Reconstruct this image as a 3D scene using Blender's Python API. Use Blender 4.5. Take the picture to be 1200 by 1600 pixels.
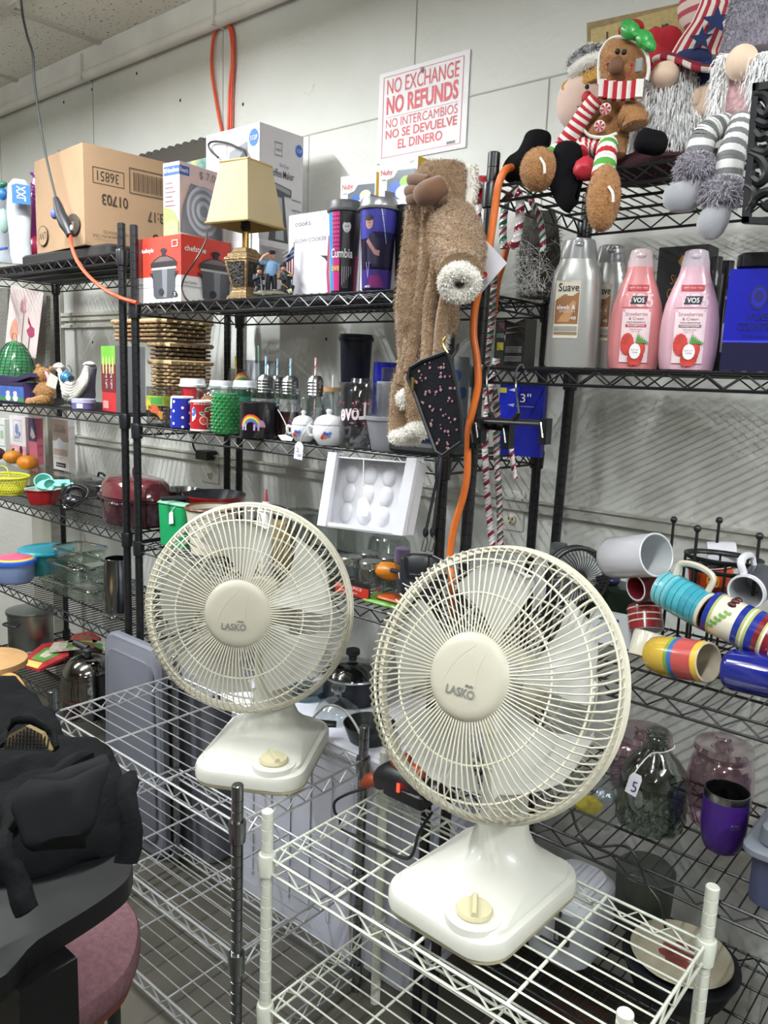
import bpy, bmesh, math, random
from mathutils import Vector, Matrix, Euler
S = bpy.context.scene
COL = S.collection
for o in list(bpy.data.objects): bpy.data.objects.remove(o)
# ------------------------------------------------------------------ camera
HC = 1.60                                   # eye height; X along the shelf wall, Y towards it, Z up
YAW, PIT, ROL, FPX = math.radians(40.067), math.radians(9.572), math.radians(-2.124), 1232.9
_f = Vector((-math.sin(YAW)*math.cos(PIT), math.cos(YAW)*math.cos(PIT), -math.sin(PIT)))
_r = Vector((math.cos(YAW), math.sin(YAW), 0)); _d = _f.cross(_r)
CR = math.cos(ROL)*_r + math.sin(ROL)*_d; CD = -math.sin(ROL)*_r + math.cos(ROL)*_d; CF = _f
cam = bpy.data.cameras.new('camera'); camo = bpy.data.objects.new('camera', cam); COL.objects.link(camo)
camo.matrix_world = Matrix(((CR.x, -CD.x, -CF.x, 0), (CR.y, -CD.y, -CF.y, 0), (CR.z, -CD.z, -CF.z, HC), (0, 0, 0, 1)))
cam.sensor_fit = 'VERTICAL'; cam.sensor_height = 36; cam.lens = 36*FPX/1600; cam.clip_start = .02
S.camera = camo
# ------------------------------------------------------------------ light
S.view_settings.view_transform = 'Standard'; S.view_settings.look = 'None'
S.view_settings.gamma = 1; S.view_settings.use_curve_mapping = False
S.view_settings.exposure = 0.0
W = bpy.data.worlds.new('world'); S.world = W; W.use_nodes = True
W.node_tree.nodes['Background'].inputs[0].default_value = (.80, .9, 1, 1)
W.node_tree.nodes['Background'].inputs[1].default_value = .10
CEIL = HC+1.32
def tube_light(x, y, p, ly=1.2, lx=.035, col=(.94, .98, 1)):
    l = bpy.data.lights.new('fluorescent_tube_and_fill', 'AREA'); l.shape = 'RECTANGLE'; l.size = lx; l.size_y = ly
    l.energy = p; l.color = col
    o = bpy.data.objects.new('fluorescent_tube_and_fill', l); COL.objects.link(o); o.location = (x, y, CEIL-.20)
    u = l.copy(); u.energy = p*.50; o = bpy.data.objects.new('fluorescent_tube_and_fill', u); COL.objects.link(o); o.location = (x, y, CEIL-.19); o.rotation_euler = (math.pi, 0, 0)   # added upward fill above each tube, brightens ceiling and upper wall
for a in ((1.5, .55, 80), (-.35, -.05, 34), (-2.3, .45, 66), (-1.2, -2.3, 20), (1.6, -2.3, 16), (-3.9, .3, 48)): tube_light(*a)
# ------------------------------------------------------------------ helpers
def ray(px, py): return CR*((px-600)/FPX) + CD*((py-800)/FPX) + CF
def at(px, py, Y): d = ray(px, py); d = d*(Y/d.y); return Vector((d.x, d.y, d.z+HC))
def atz(px, py, z): d = ray(px, py); d = d*((z-HC)/d.z); return Vector((d.x, d.y, z))
def atx(px, py, X): d = ray(px, py); d = d*(X/d.x); return Vector((d.x, d.y, d.z+HC))
def spot(xl, xr, yt, Y):                     # upright round thing seen between columns xl..xr, top at row yt
    a = ray(xl, yt); b = ray(xr, yt); a.z = b.z = 0; a.normalize(); b.normalize()
    m = (a+b).normalized(); c = m*(Y/m.y)
    rad = c.length*math.sin(a.angle(b)/2)
    zt = HC + ray((xl+xr)/2, yt).z*(Y/ray((xl+xr)/2, yt).y)
    return c.x, c.y, rad, zt
def s2l(c):
    c = c.lstrip('#'); v = [int(c[i:i+2], 16)/255 for i in (0, 2, 4)]
    return tuple((x/12.92 if x <= .04045 else ((x+.055)/1.055)**2.4) for x in v)+(1,)
_M = {}
def M(col, rough=.5, metal=0, spec=.5, bump=0, bs=200, var=.10, vs=6, trans=0, emit=0, coat=0, sheen=0):
    k = (col, rough, metal, spec, bump, bs, var, vs, emit, coat, sheen, trans)
    if k in _M: return _M[k]
    m = bpy.data.materials.new('m_'+col.strip('#')); m.use_nodes = True; n = m.node_tree.nodes; L = m.node_tree.links
    b = n['Principled BSDF']; c = s2l(col); b.inputs['Roughness'].default_value = rough; b.inputs['Metallic'].default_value = metal
    b.inputs['Specular IOR Level'].default_value = spec
    if coat: b.inputs['Coat Weight'].default_value = coat; b.inputs['Coat Roughness'].default_value = .08
    if sheen: b.inputs['Sheen Weight'].default_value = sheen
    tc = n.new('ShaderNodeTexCoord'); nz = n.new('ShaderNodeTexNoise'); nz.inputs['Scale'].default_value = vs; nz.inputs['Detail'].default_value = 4
    L.new(tc.outputs['Object'], nz.inputs['Vector'])
    rp = n.new('ShaderNodeValToRGB'); rp.color_ramp.elements[0].position = .3; rp.color_ramp.elements[1].position = .7
    rp.color_ramp.elements[0].color = tuple(x*(1-var) for x in c[:3])+(1,); rp.color_ramp.elements[1].color = tuple(min(1, x*(1+var)) for x in c[:3])+(1,)
    L.new(nz.outputs['Fac'], rp.inputs[0]); L.new(rp.outputs[0], b.inputs['Base Color'])
    if emit: L.new(rp.outputs[0], b.inputs['Emission Color']); b.inputs['Emission Strength'].default_value = emit
    if trans:
        t = n.new('ShaderNodeBsdfTransparent'); t.inputs[0].default_value = c; mx = n.new('ShaderNodeMixShader'); mx.inputs[0].default_value = trans
        L.new(b.outputs[0], mx.inputs[1]); L.new(t.outputs[0], mx.inputs[2]); L.new(mx.outputs[0], n['Material Output'].inputs[0])
    if bump:
        z2 = n.new('ShaderNodeTexNoise'); z2.inputs['Scale'].default_value = bs; z2.inputs['Detail'].default_value = 3; L.new(tc.outputs['Object'], z2.inputs['Vector'])
        bp = n.new('ShaderNodeBump'); bp.inputs['Strength'].default_value = bump; bp.inputs['Distance'].default_value = .01
        L.new(z2.outputs['Fac'], bp.inputs['Height']); L.new(bp.outputs[0], b.inputs['Normal'])
    _M[k] = m; return m
def G(tint='#e8eeee', base=.12, rough=.04):      # thin-walled glass / clear plastic: see-through with fresnel gloss
    k = ('G', tint, base, rough)
    if k in _M: return _M[k]
    m = bpy.data.materials.new('glass_'+tint.strip('#')); m.use_nodes = True; n = m.node_tree.nodes; L = m.node_tree.links
    n.remove(n['Principled BSDF']); c = s2l(tint); base *= .38; c = tuple(x*.5+.5 for x in c[:3])+(1,) if min(c[:3]) > .4 else c; t0 = c
    t = n.new('ShaderNodeBsdfTransparent'); t.inputs[0].default_value = c
    g = n.new('ShaderNodeBsdfGlossy'); g.inputs['Roughness'].default_value = rough; g.inputs['Color'].default_value = tuple(x*.3+.6 for x in c[:3])+(1,)
    tc = n.new('ShaderNodeTexCoord'); nz = n.new('ShaderNodeTexNoise'); nz.inputs['Scale'].default_value = 30; L.new(tc.outputs['Object'], nz.inputs['Vector'])
    bp = n.new('ShaderNodeBump'); bp.inputs['Strength'].default_value = .15; bp.inputs['Distance'].default_value = .004; L.new(nz.outputs['Fac'], bp.inputs['Height']); L.new(bp.outputs[0], g.inputs['Normal'])
    w = n.new('ShaderNodeLayerWeight'); w.inputs['Blend'].default_value = .2
    r = n.new('ShaderNodeMapRange'); r.inputs[3].default_value = base; r.inputs[4].default_value = min(.95, base+.5); L.new(w.outputs['Facing'], r.inputs[0])
    mx = n.new('ShaderNodeMixShader'); L.new(r.outputs[0], mx.inputs[0]); L.new(t.outputs[0], mx.inputs[1]); L.new(g.outputs[0], mx.inputs[2]); L.new(mx.outputs[0], n['Material Output'].inputs[0])
    _M[k] = m; return m
def STR(c1, c2, scale, axis='z', rough=.6, duty=.5, bump=0):   # two-colour stripes in object space
    k = ('S', c1, c2, scale, axis, rough, duty)
    if k in _M: return _M[k]
    m = bpy.data.materials.new('stripe_'+c1.strip('#')); m.use_nodes = True; n = m.node_tree.nodes; L = m.node_tree.links; b = n['Principled BSDF']; b.inputs['Roughness'].default_value = rough
    tc = n.new('ShaderNodeTexCoord'); sp = n.new('ShaderNodeSeparateXYZ'); L.new(tc.outputs['Object'], sp.inputs[0])
    mu = n.new('ShaderNodeMath'); mu.operation = 'MULTIPLY'; mu.inputs[1].default_value = scale
    if len(axis) == 1: L.new(sp.outputs[axis.upper()], mu.inputs[0])
    else:                                         # 'xz' : diagonal
        ad = n.new('ShaderNodeMath'); ad.operation = 'ADD'; L.new(sp.outputs[axis[0].upper()], ad.inputs[0]); L.new(sp.outputs[axis[1].upper()], ad.inputs[1]); L.new(ad.outputs[0], mu.inputs[0])
    fr = n.new('ShaderNodeMath'); fr.operation = 'FRACT'; L.new(mu.outputs[0], fr.inputs[0])
    gt = n.new('ShaderNodeMath'); gt.operation = 'GREATER_THAN'; gt.inputs[1].default_value = duty; L.new(fr.outputs[0], gt.inputs[0])
    mx = n.new('ShaderNodeMixRGB'); mx.inputs[1].default_value = s2l(c1); mx.inputs[2].default_value = s2l(c2); L.new(gt.outputs[0], mx.inputs[0]); L.new(mx.outputs[0], b.inputs['Base Color'])
    _M[k] = m; return m
_txt = {}
def text_mesh(s, bold=0):
    if (s, bold) not in _txt:
        c = bpy.data.curves.new('t', 'FONT'); c.body = s; c.offset = bold; c.resolution_u = 3
        o = bpy.data.objects.new('t', c); COL.objects.link(o)
        dg = bpy.context.evaluated_depsgraph_get(); me = bpy.data.meshes.new_from_object(o.evaluated_get(dg))
        vs = [v.co.copy() for v in me.vertices]; fs = [tuple(p.vertices) for p in me.polygons]
        bpy.data.objects.remove(o); bpy.data.meshes.remove(me)
        if not vs: vs = [Vector((0, 0, 0)), Vector((1, 0, 0)), Vector((1, 1, 0))]; fs = [(0, 1, 2)]
        x0 = min(v.x for v in vs); x1 = max(v.x for v in vs); y0 = min(v.y for v in vs); y1 = max(v.y for v in vs)
        _txt[(s, bold)] = ([((v.x-x0)/(x1-x0), (v.y-y0)/(y1-y0)) for v in vs], fs)
    return _txt[(s, bold)]
class MB:
    def __init__(s, mat=None): s.v = []; s.f = []; s.k = []; s.sm = []; s.mats = []; s.d = mat
    def mi(s, m):
        m = m or s.d
        if m not in s.mats: s.mats.append(m)
        return s.mats.index(m)
    def add(s, vs, fs, m=None, sm=False):
        o = len(s.v); s.v += [Vector(v) for v in vs]; i = s.mi(m)
        for f in fs: s.f.append(tuple(a+o for a in f)); s.k.append(i); s.sm.append(sm)
        return s
    def mark(s): return len(s.v)
    def xf(s, mk, X):
        for i in range(mk, len(s.v)): s.v[i] = X @ s.v[i]
        return s
    def box(s, c, d, m=None, X=None, tx=1, ty=1):    # centre, size; tx,ty shrink the top
        x, y, z = (a/2 for a in d); c = Vector(c); vs = []
        for kz, sx, sy in ((-z, 1, 1), (z, tx, ty)): vs += [(-x*sx, -y*sy, kz), (x*sx, -y*sy, kz), (x*sx, y*sy, kz), (-x*sx, y*sy, kz)]
        vs = [c+(X @ Vector(v) if X else Vector(v)) for v in vs]
        return s.add(vs, [(3, 2, 1, 0), (4, 5, 6, 7), (0, 1, 5, 4), (1, 2, 6, 5), (2, 3, 7, 6), (3, 0, 4, 7)], m)
    def rbox(s, c, d, r, m=None, X=None, tx=1, ty=1, n=4, e=None):   # rounded slab: rounded corners in plan, softened top and bottom edge
        x, y, z = (a/2 for a in d); e = r*.4 if e is None else e; c = Vector(c); rings = []
        r = min(r, x*.98, y*.98)
        for kz, ins, t in ((-z, e, 0), (-z+e, 0, 0), (z-e, 0, 1), (z, e, 1)):
            sx = 1+(tx-1)*t; sy = 1+(ty-1)*t; ring = []
            for qx, qy, a0 in ((1, 1, 0), (-1, 1, 90), (-1, -1, 180), (1, -1, 270)):
                for i in range(n+1):
                    a = math.radians(a0+90*i/n); ring.append(((qx*(x-r)+math.cos(a)*(r))*sx*(1-ins/x), (qy*(y-r)+math.sin(a)*r)*sy*(1-ins/y), kz))
            rings.append([c+(X @ Vector(v) if X else Vector(v)) for v in ring])
        return s.loft(rings, m, sm=True)
    def loft(s, rings, m=None, caps=True, sm=True, closed=True):
        n = len(rings[0]); vs = [v for r in rings for v in r]; fs = []
        for i in range(len(rings)-1):
            for j in range(n if closed else n-1):
                k = (j+1) % n; fs.append((i*n+j, i*n+k, (i+1)*n+k, (i+1)*n+j))
        if caps: fs.append(tuple(range(n-1, -1, -1))); fs.append(tuple(range((len(rings)-1)*n, len(rings)*n)))
        return s.add(vs, fs, m, sm)
    def cyl(s, p, q, r, r2=None, n=12, m=None, caps=True):
        p = Vector(p); q = Vector(q); a = (q-p).normalized(); u = a.orthogonal().normalized(); w = a.cross(u); r2 = r if r2 is None else r2
        rg = [[c+(u*math.cos(2*math.pi*i/n)+w*math.sin(2*math.pi*i/n))*t for i in range(n)] for c, t in ((p, r), (q, r2))]
        return s.loft(rg, m, caps)
    def tube(s, pts, r, n=8, m=None, closed=False, sq=1):
        pts = [Vector(p) for p in pts]; N = len(pts); rg = []; u = None
        for i, p in enumerate(pts):
            a = pts[(i+1) % N] if (closed or i < N-1) else p; b = pts[i-1] if (closed or i > 0) else p
            t = (a-b).normalized()
            if u is None: u = t.orthogonal().normalized()
            u = (u-t*u.dot(t)); u = u.normalized() if u.length > 1e-6 else t.orthogonal().normalized()
            w = t.cross(u); rr = r[i] if isinstance(r, (list, tuple)) else r
            rg.append([p+(u*math.cos(2*math.pi*j/n)+w*math.sin(2*math.pi*j/n)*sq)*rr for j in range(n)])
        if closed: rg.append(rg[0]); return s.loft(rg, m, False)
        return s.loft(rg, m, True)
    def lathe(s, prof, n=28, m=None, c=(0, 0, 0), bands=None, caps=True, sx=1, sy=1):   # prof [(r,z)], bands: material per segment
        c = Vector(c)
        if bands is None:
            return s.loft([[c+Vector((max(r, 1e-4)*sx*math.cos(2*math.pi*i/n), max(r, 1e-4)*sy*math.sin(2*math.pi*i/n), z)) for i in range(n)] for r, z in prof], m, caps)
        for j in range(len(prof)-1): s.lathe(prof[j:j+2], n, bands[j] or m, c, None, False, sx, sy)
        return s
    def ell(s, c, r, n=16, k=10, m=None, X=None, nz=0, seed=1):
        c = Vector(c); r = (r, r, r) if not isinstance(r, (tuple, list)) else r; rnd = random.Random(seed); rg = []
        for i in range(k+1):
            t = math.pi*i/k; t = min(max(t, .03), math.pi-.03); ring = []
            for j in range(n):
                a = 2*math.pi*j/n; q = 1+nz*(rnd.random()-.5); v = Vector((r[0]*math.sin(t)*math.cos(a)*q, r[1]*math.sin(t)*math.sin(a)*q, -r[2]*math.cos(t)*q)); ring.append(c+(X @ v if X else v))
            rg.append(ring)
        return s.loft(rg, m)
    def quad(s, a, b, c, d, m=None): return s.add([a, b, c, d], [(0, 1, 2, 3)], m)
    def prism(s, poly, ax, t, m=None):              # poly: 3D points of one face, extruded by vector ax*t
        p = [Vector(v) for v in poly]; q = [v+Vector(ax)*t for v in p]; n = len(p)
        return s.add(p+q, [tuple(range(n-1, -1, -1)), tuple(range(n, 2*n))]+[(i, (i+1) % n, n+(i+1) % n, n+i) for i in range(n)], m)
    def text(s, t, o, U, V, m=None, bold=0):         # text stretched over the parallelogram o, o+U, o+V
        p, f = text_mesh(t, bold); o = Vector(o); U = Vector(U); V = Vector(V)
        return s.add([o+U*x+V*y for x, y in p], f, m)
    def rtext(s, t, R, a0, a1, z0, z1, m=None, bold=0, e=.0008, c=(0, 0)):  # text wrapped round a vertical cylinder/cone R (or R(z)), angles in degrees
        p, f = text_mesh(t, bold); vs = []
        for x, y in p:
            a = math.radians(a0+(a1-a0)*x); z = z0+(z1-z0)*y; r = (R(z) if callable(R) else R)+e; vs.append((c[0]+r*math.cos(a), c[1]+r*math.sin(a), z))
        return s.add(vs, f, m)
    def rpatch(s, R, a0, a1, z0, z1, m=None, e=.0005, c=(0, 0), shape=None, n=10, k=6):   # label patch on a vertical cylinder; shape: polygon in (u,v)
        n = max(n, int(abs(a1-a0)/4)) if shape is None else max(12, min(44, int(abs(a1-a0)/1.5))); k = k if shape is None else max(14, min(44, int(abs(z1-z0)/.0012)))
        def ins(x, y):
            r = False; q = shape
            for i in range(len(q)):
                (xa, ya), (xb, yb) = q[i-1], q[i]
                if (ya > y) != (yb > y) and x < (xb-xa)*(y-ya)/(yb-ya)+xa: r = not r
            return r
        vs = []; fs = []
        for i in range(n+1):
            for j in range(k+1):
                a = math.radians(a0+(a1-a0)*i/n); z = z0+(z1-z0)*j/k; r = (R(z) if callable(R) else R)+e; vs.append((c[0]+r*math.cos(a), c[1]+r*math.sin(a), z))
        for i in range(n):
            for j in range(k):
                if shape is None or ins((i+.5)/n, (j+.5)/k): q = i*(k+1)+j; fs.append((q, q+k+1, q+k+2, q+1))
        return s.add(vs, fs, m)
    def build(s, name, parent=None, loc=None, rz=0, sharp=40):
        me = bpy.data.meshes.new(name); me.from_pydata([tuple(v) for v in s.v], [], s.f)
        for m in (s.mats or [s.d]): me.materials.append(m)
        me.polygons.foreach_set('material_index', s.k); me.polygons.foreach_set('use_smooth', s.sm)
        b = bmesh.new(); b.from_mesh(me); bmesh.ops.recalc_face_normals(b, faces=b.faces); b.to_mesh(me); b.free()
        if any(s.sm): me.set_sharp_from_angle(angle=math.radians(sharp))
        o = bpy.data.objects.new(name, me); COL.objects.link(o)
        if parent: o.parent = parent
        if loc is not None: o.location = loc
        if rz: o.rotation_euler = (0, 0, rz)
        return o
def tag(o, label, cat, group=None, kind=None):
    o['label'] = label; o['category'] = cat
    if group: o['group'] = group
    if kind: o['kind'] = kind
    return o
def T(name, label, cat, loc=(0, 0, 0), rz=0, group=None, rot=None):
    o = bpy.data.objects.new(name, None); COL.objects.link(o); o.location = loc; o.rotation_euler = rot or (0, 0, rz); o.empty_display_size = .02
    return tag(o, label, cat, group)
def struct(o): o['kind'] = 'structure'; return o
def kids(o): return [c for c in bpy.data.objects if c.parent == o]
def dup(src, loc=None, rz=None, label=None, group=None, parent=None):
    c = src.copy(); COL.objects.link(c); c.parent = parent
    if loc is not None: c.location = loc
    if rz is not None: c.rotation_euler = (0, 0, rz)
    if label: c['label'] = label
    if group: c['group'] = group
    for k in kids(src): dup(k, parent=c)
    return c
def RZ(a): return Matrix.Rotation(a, 3, 'Z')
def RX(a): return Matrix.Rotation(a, 3, 'X')
def RY(a): return Matrix.Rotation(a, 3, 'Y')
def face_cam(p): return math.atan2(p[0], -p[1])+math.pi*0      # yaw so that local -Y looks at the camera
def yaw_to_cam(p): return math.atan2(-p[1], -p[0])+math.pi/2   # rotation of a thing whose front is local -Y
def bez(p, n=24):                                   # Catmull-Rom through points
    p = [Vector(q) for q in p]; out = []
    for i in range(len(p)-1):
        a = p[max(i-1, 0)]; b = p[i]; c = p[i+1]; d = p[min(i+2, len(p)-1)]
        for j in range(n):
            t = j/n; out.append(.5*((2*b)+(c-a)*t+(2*a-5*b+4*c-d)*t*t+(3*b-a-3*c+d)*t**3))
    out.append(p[-1]); return out
def wrinkle(mb, mk, amp, scale, seed=0):               # push vertices along a noise field (cloth creases)
    from mathutils import noise
    for i in range(mk, len(mb.v)):
        v = mb.v[i]; mb.v[i] = v+noise.noise_vector(v*scale+Vector((seed, seed, 0)))*amp+noise.noise_vector(v*scale*2.7+Vector((seed, 3, 0)))*amp*.4
def fur(mb, n, ln, m, faces=None, droop=.6, w=.0012, seed=3, curl=.3, dirv=None):   # thin tapered strands over the faces already in mb
    rnd = random.Random(seed); fs = faces or list(range(len(mb.f))); ar = []; tot = 0; ctr = sum(mb.v, Vector())/len(mb.v)
    for i in fs:
        f = mb.f[i]; a, b, c = mb.v[f[0]], mb.v[f[1]], mb.v[f[2]]; A = (b-a).cross(c-a).length*(1 if len(f) == 3 else 2); tot += A; ar.append(tot)
    import bisect
    for _ in range(n):
        i = fs[min(bisect.bisect(ar, rnd.random()*tot), len(fs)-1)]; f = mb.f[i]; v = [mb.v[j] for j in f]
        if len(v) > 4: continue
        u, t = rnd.random(), rnd.random()
        p = (v[0]*(1-u)+v[1]*u)*(1-t)+((v[3] if len(v) == 4 else v[2])*(1-u)+v[2]*u)*t
        nr = (v[1]-v[0]).cross(v[2]-v[0])
        if nr.length < 1e-12: continue
        nr.normalize()
        if nr.dot(p-ctr) < 0: nr = -nr
        g = Vector((0, 0, -1)) if dirv is None else Vector(dirv); j = Vector((rnd.gauss(0, 1), rnd.gauss(0, 1), rnd.gauss(0, 1)))*curl
        l = ln*(.6+.8*rnd.random()); d1 = (nr+g*droop*.4+j).normalized(); d2 = (nr*.35+g*droop+j).normalized(); q = p+d1*l*.5; e = q+d2*l*.5
        sd = d1.cross(Vector((rnd.gauss(0, 1), rnd.gauss(0, 1), rnd.gauss(0, 1))))
        if sd.length < 1e-6: continue
        sd = sd.normalized()*w
        mb.add([p-sd, p+sd, q+sd*.7, q-sd*.7, e], [(0, 1, 2, 3), (3, 2, 4)], m)
    return mb
BLK = M('#17181c', .32, .0, .6); BLKP = M('#1a1b1f', .5); WHT = M('#e6e6e6', .4); CHR = M('#b9bcc0', .18, 1); INK = M('#1d1d20', .6)
PAPER = M('#ecebf2', .8); STEEL = M('#a8a9ab', .28, 1)
# ------------------------------------------------------------------ room shell
YW = 1.93
def wall_mat():
    m = bpy.data.materials.new('painted_block'); m.use_nodes = True; n = m.node_tree.nodes; L = m.node_tree.links; b = n['Principled BSDF']
    b.inputs['Roughness'].default_value = .55; tc = n.new('ShaderNodeTexCoord')
    nz = n.new('ShaderNodeTexNoise'); nz.inputs['Scale'].default_value = 2.5; nz.inputs['Detail'].default_value = 8; L.new(tc.outputs['Object'], nz.inputs[0])
    r = n.new('ShaderNodeValToRGB'); r.color_ramp.elements[0].color = s2l('#d0d1ca'); r.color_ramp.elements[1].color = s2l('#dedfdb'); r.color_ramp.elements[0].position = .3; r.color_ramp.elements[1].position = .7
    L.new(nz.outputs[0], r.inputs[0])
    vz = n.new('ShaderNodeTexNoise'); vz.inputs['Scale'].default_value = 9; vz.inputs['Detail'].default_value = 5; L.new(tc.outputs['Object'], vz.inputs[0])     # scuffs
    r2 = n.new('ShaderNodeValToRGB'); r2.color_ramp.elements[0].position = .24; r2.color_ramp.elements[1].position = .30; r2.color_ramp.elements[0].color = s2l('#b9b6a8'); r2.color_ramp.elements[1].color = (1, 1, 1, 1)
    L.new(vz.outputs[0], r2.inputs[0]); mx = n.new('ShaderNodeMixRGB'); mx.blend_type = 'MULTIPLY'; mx.inputs[0].default_value = .5; L.new(r.outputs[0], mx.inputs[1]); L.new(r2.outputs[0], mx.inputs[2]); L.new(mx.outputs[0], b.inputs['Base Color'])
    z2 = n.new('ShaderNodeTexNoise'); z2.inputs['Scale'].default_value = 45; z2.inputs['Detail'].default_value = 6; L.new(tc.outputs['Object'], z2.inputs[0])
    bp = n.new('ShaderNodeBump'); bp.inputs['Strength'].default_value = .35; bp.inputs['Distance'].default_value = .006; L.new(z2.outputs[0], bp.inputs['Height']); L.new(bp.outputs[0], b.inputs['Normal'])
    return m
WALL = wall_mat(); SEAM = M('#b9b8af', .8)
w = MB(WALL); w.box((-1, YW+.06, (CEIL)/2), (9, .12, CEIL))
# block joints: courses .88 wide blocks in running bond, raised mortar beads
for z in (HC+.783,): w.box((-1, YW-.0005, z), (9, .003, .004), SEAM)
for i in range(-6, 7):
    w.box((-1.57+.885*i, YW-.0005, HC+1.0), (.003, .003, .45), SEAM); w.box((-1.12+.885*i, YW-.0005, HC+.50), (.003, .003, .56), SEAM)
rnd = random.Random(5)
for px, py in ((214, 115), (144, 140), (380, 163), (282, 157), (100, 160), (510, 530), (145, 535), (105, 503)):
    p = at(px, py, YW); w.ell((p.x, YW-.001, p.z), (.004, .003, .006), 8, 6, INK)
struct(w.build('wall_back'))
def ceil_mat():
    m = bpy.data.materials.new('acoustic_tile'); m.use_nodes = True; n = m.node_tree.nodes; L = m.node_tree.links; b = n['Principled BSDF']; b.inputs['Roughness'].default_value = .9
    tc = n.new('ShaderNodeTexCoord'); mp = n.new('ShaderNodeMapping'); mp.inputs['Scale'].default_value = (60, 110, 1); mp.inputs['Rotation'].default_value = (0, 0, .2); L.new(tc.outputs['Object'], mp.inputs[0])
    nz = n.new('ShaderNodeTexNoise'); nz.inputs['Scale'].default_value = 1; nz.inputs['Detail'].default_value = 2; L.new(mp.outputs[0], nz.inputs[0])
    r = n.new('ShaderNodeValToRGB'); r.color_ramp.elements[0].position = .30; r.color_ramp.elements[1].position = .38; r.color_ramp.elements[0].color = s2l('#4d4b45'); r.color_ramp.elements[1].color = s2l('#d8d5ca'); L.new(nz.outputs[0], r.inputs[0]); L.new(r.outputs[0], b.inputs['Base Color'])
    return m
c = MB(ceil_mat()); c.box((-1, -1.2, CEIL+.05), (9, 6.6, .1)); struct(c.build('ceiling'))
g = MB(M('#b8b5aa', .6))                              # tile grid
for i in range(12):
    g.box((-5.2+.61*i*1.2-.2, -1.2, CEIL-.004), (.024, 6.4, .01))
for j in range(6): g.box((-1, YW-.42-1.22*j*.5, CEIL-.0045), (9, .024, .009))
struct(g.build('trim_1'))
t = MB(M('#dcdad2', .5))
t.box((-1, YW-.02, HC+1.275), (9, .04, .09)); t.tube([(-5.5, YW-.026, HC+1.225), (3.4, YW-.026, HC+1.225)], .022, 10)
for x in (-3.35, -2.45, -1.57): t.box((x, YW-.028, HC+1.255), (.012, .05, .10))
struct(t.build('trim_2'))
def floor_mat():
    m = bpy.data.materials.new('worn_vinyl_tile'); m.use_nodes = True; n = m.node_tree.nodes; L = m.node_tree.links; b = n['Principled BSDF']; b.inputs['Roughness'].default_value = .5
    tc = n.new('ShaderNodeTexCoord'); bk = n.new('ShaderNodeTexBrick'); bk.offset = 0; bk.inputs['Scale'].default_value = 3.28; bk.inputs['Brick Width'].default_value = 1; bk.inputs['Row Height'].default_value = 1; bk.inputs['Mortar Size'].default_value = .01
    bk.inputs['Color1'].default_value = s2l('#5f5b50'); bk.inputs['Color2'].default_value = s2l('#524e44'); bk.inputs['Mortar'].default_value = s2l('#34322c'); L.new(tc.outputs['Object'], bk.inputs[0])
    nz = n.new('ShaderNodeTexNoise'); nz.inputs['Scale'].default_value = 7; nz.inputs['Detail'].default_value = 8; L.new(tc.outputs['Object'], nz.inputs[0])
    mx = n.new('ShaderNodeMixRGB'); mx.blend_type = 'MULTIPLY'; mx.inputs[0].default_value = .6; L.new(bk.outputs[0], mx.inputs[1]); L.new(nz.outputs[0], mx.inputs[2]); L.new(mx.outputs[0], b.inputs['Base Color'])
    return m
f = MB(floor_mat()); f.box((-1, -1.2, -.05), (9, 6.6, .1)); struct(f.build('floor'))
for nm, x in (('wall_left', -5.55), ('wall_right', 3.55)):
    w = MB(M('#a39e92', .8)); w.box((x, -1.2, CEIL/2), (.1, 6.6, CEIL)); struct(w.build(nm))
w = MB(M('#8f897c', .8)); w.box((-1, -4.55, CEIL/2), (9, .1, CEIL)); struct(w.build('wall_front'))
# conduit strip along the wall and a capped vertical stud strip
t = MB(M('#bdbdb4', .45))
z = HC-.335
t.box((-1, YW-.008, z), (9, .016, .030)); t.box((-1, YW-.012, z+.016), (9, .02, .006))
struct(t.build('trim_3'))
t = MB(M('#b4b2a8', .6)); p = at(78, 690, YW); t.box((p.x, YW-.03, HC-.45), (.20, .06, 2.2)); struct(t.build('trim_4'))
t = MB(M('#cfcdc3', .6)); p = at(99, 560, YW); q = at(205, 470, YW); t.box((p.x, YW-.01, HC+.0), (.035, .02, .95)); 
for yy in (490, 498, 509): pz = at(150, yy, YW); t.box(((p.x+q.x)/2, YW-.008, pz.z), (q.x-p.x, .016, .014))
struct(t.build('trim_5'))
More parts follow.
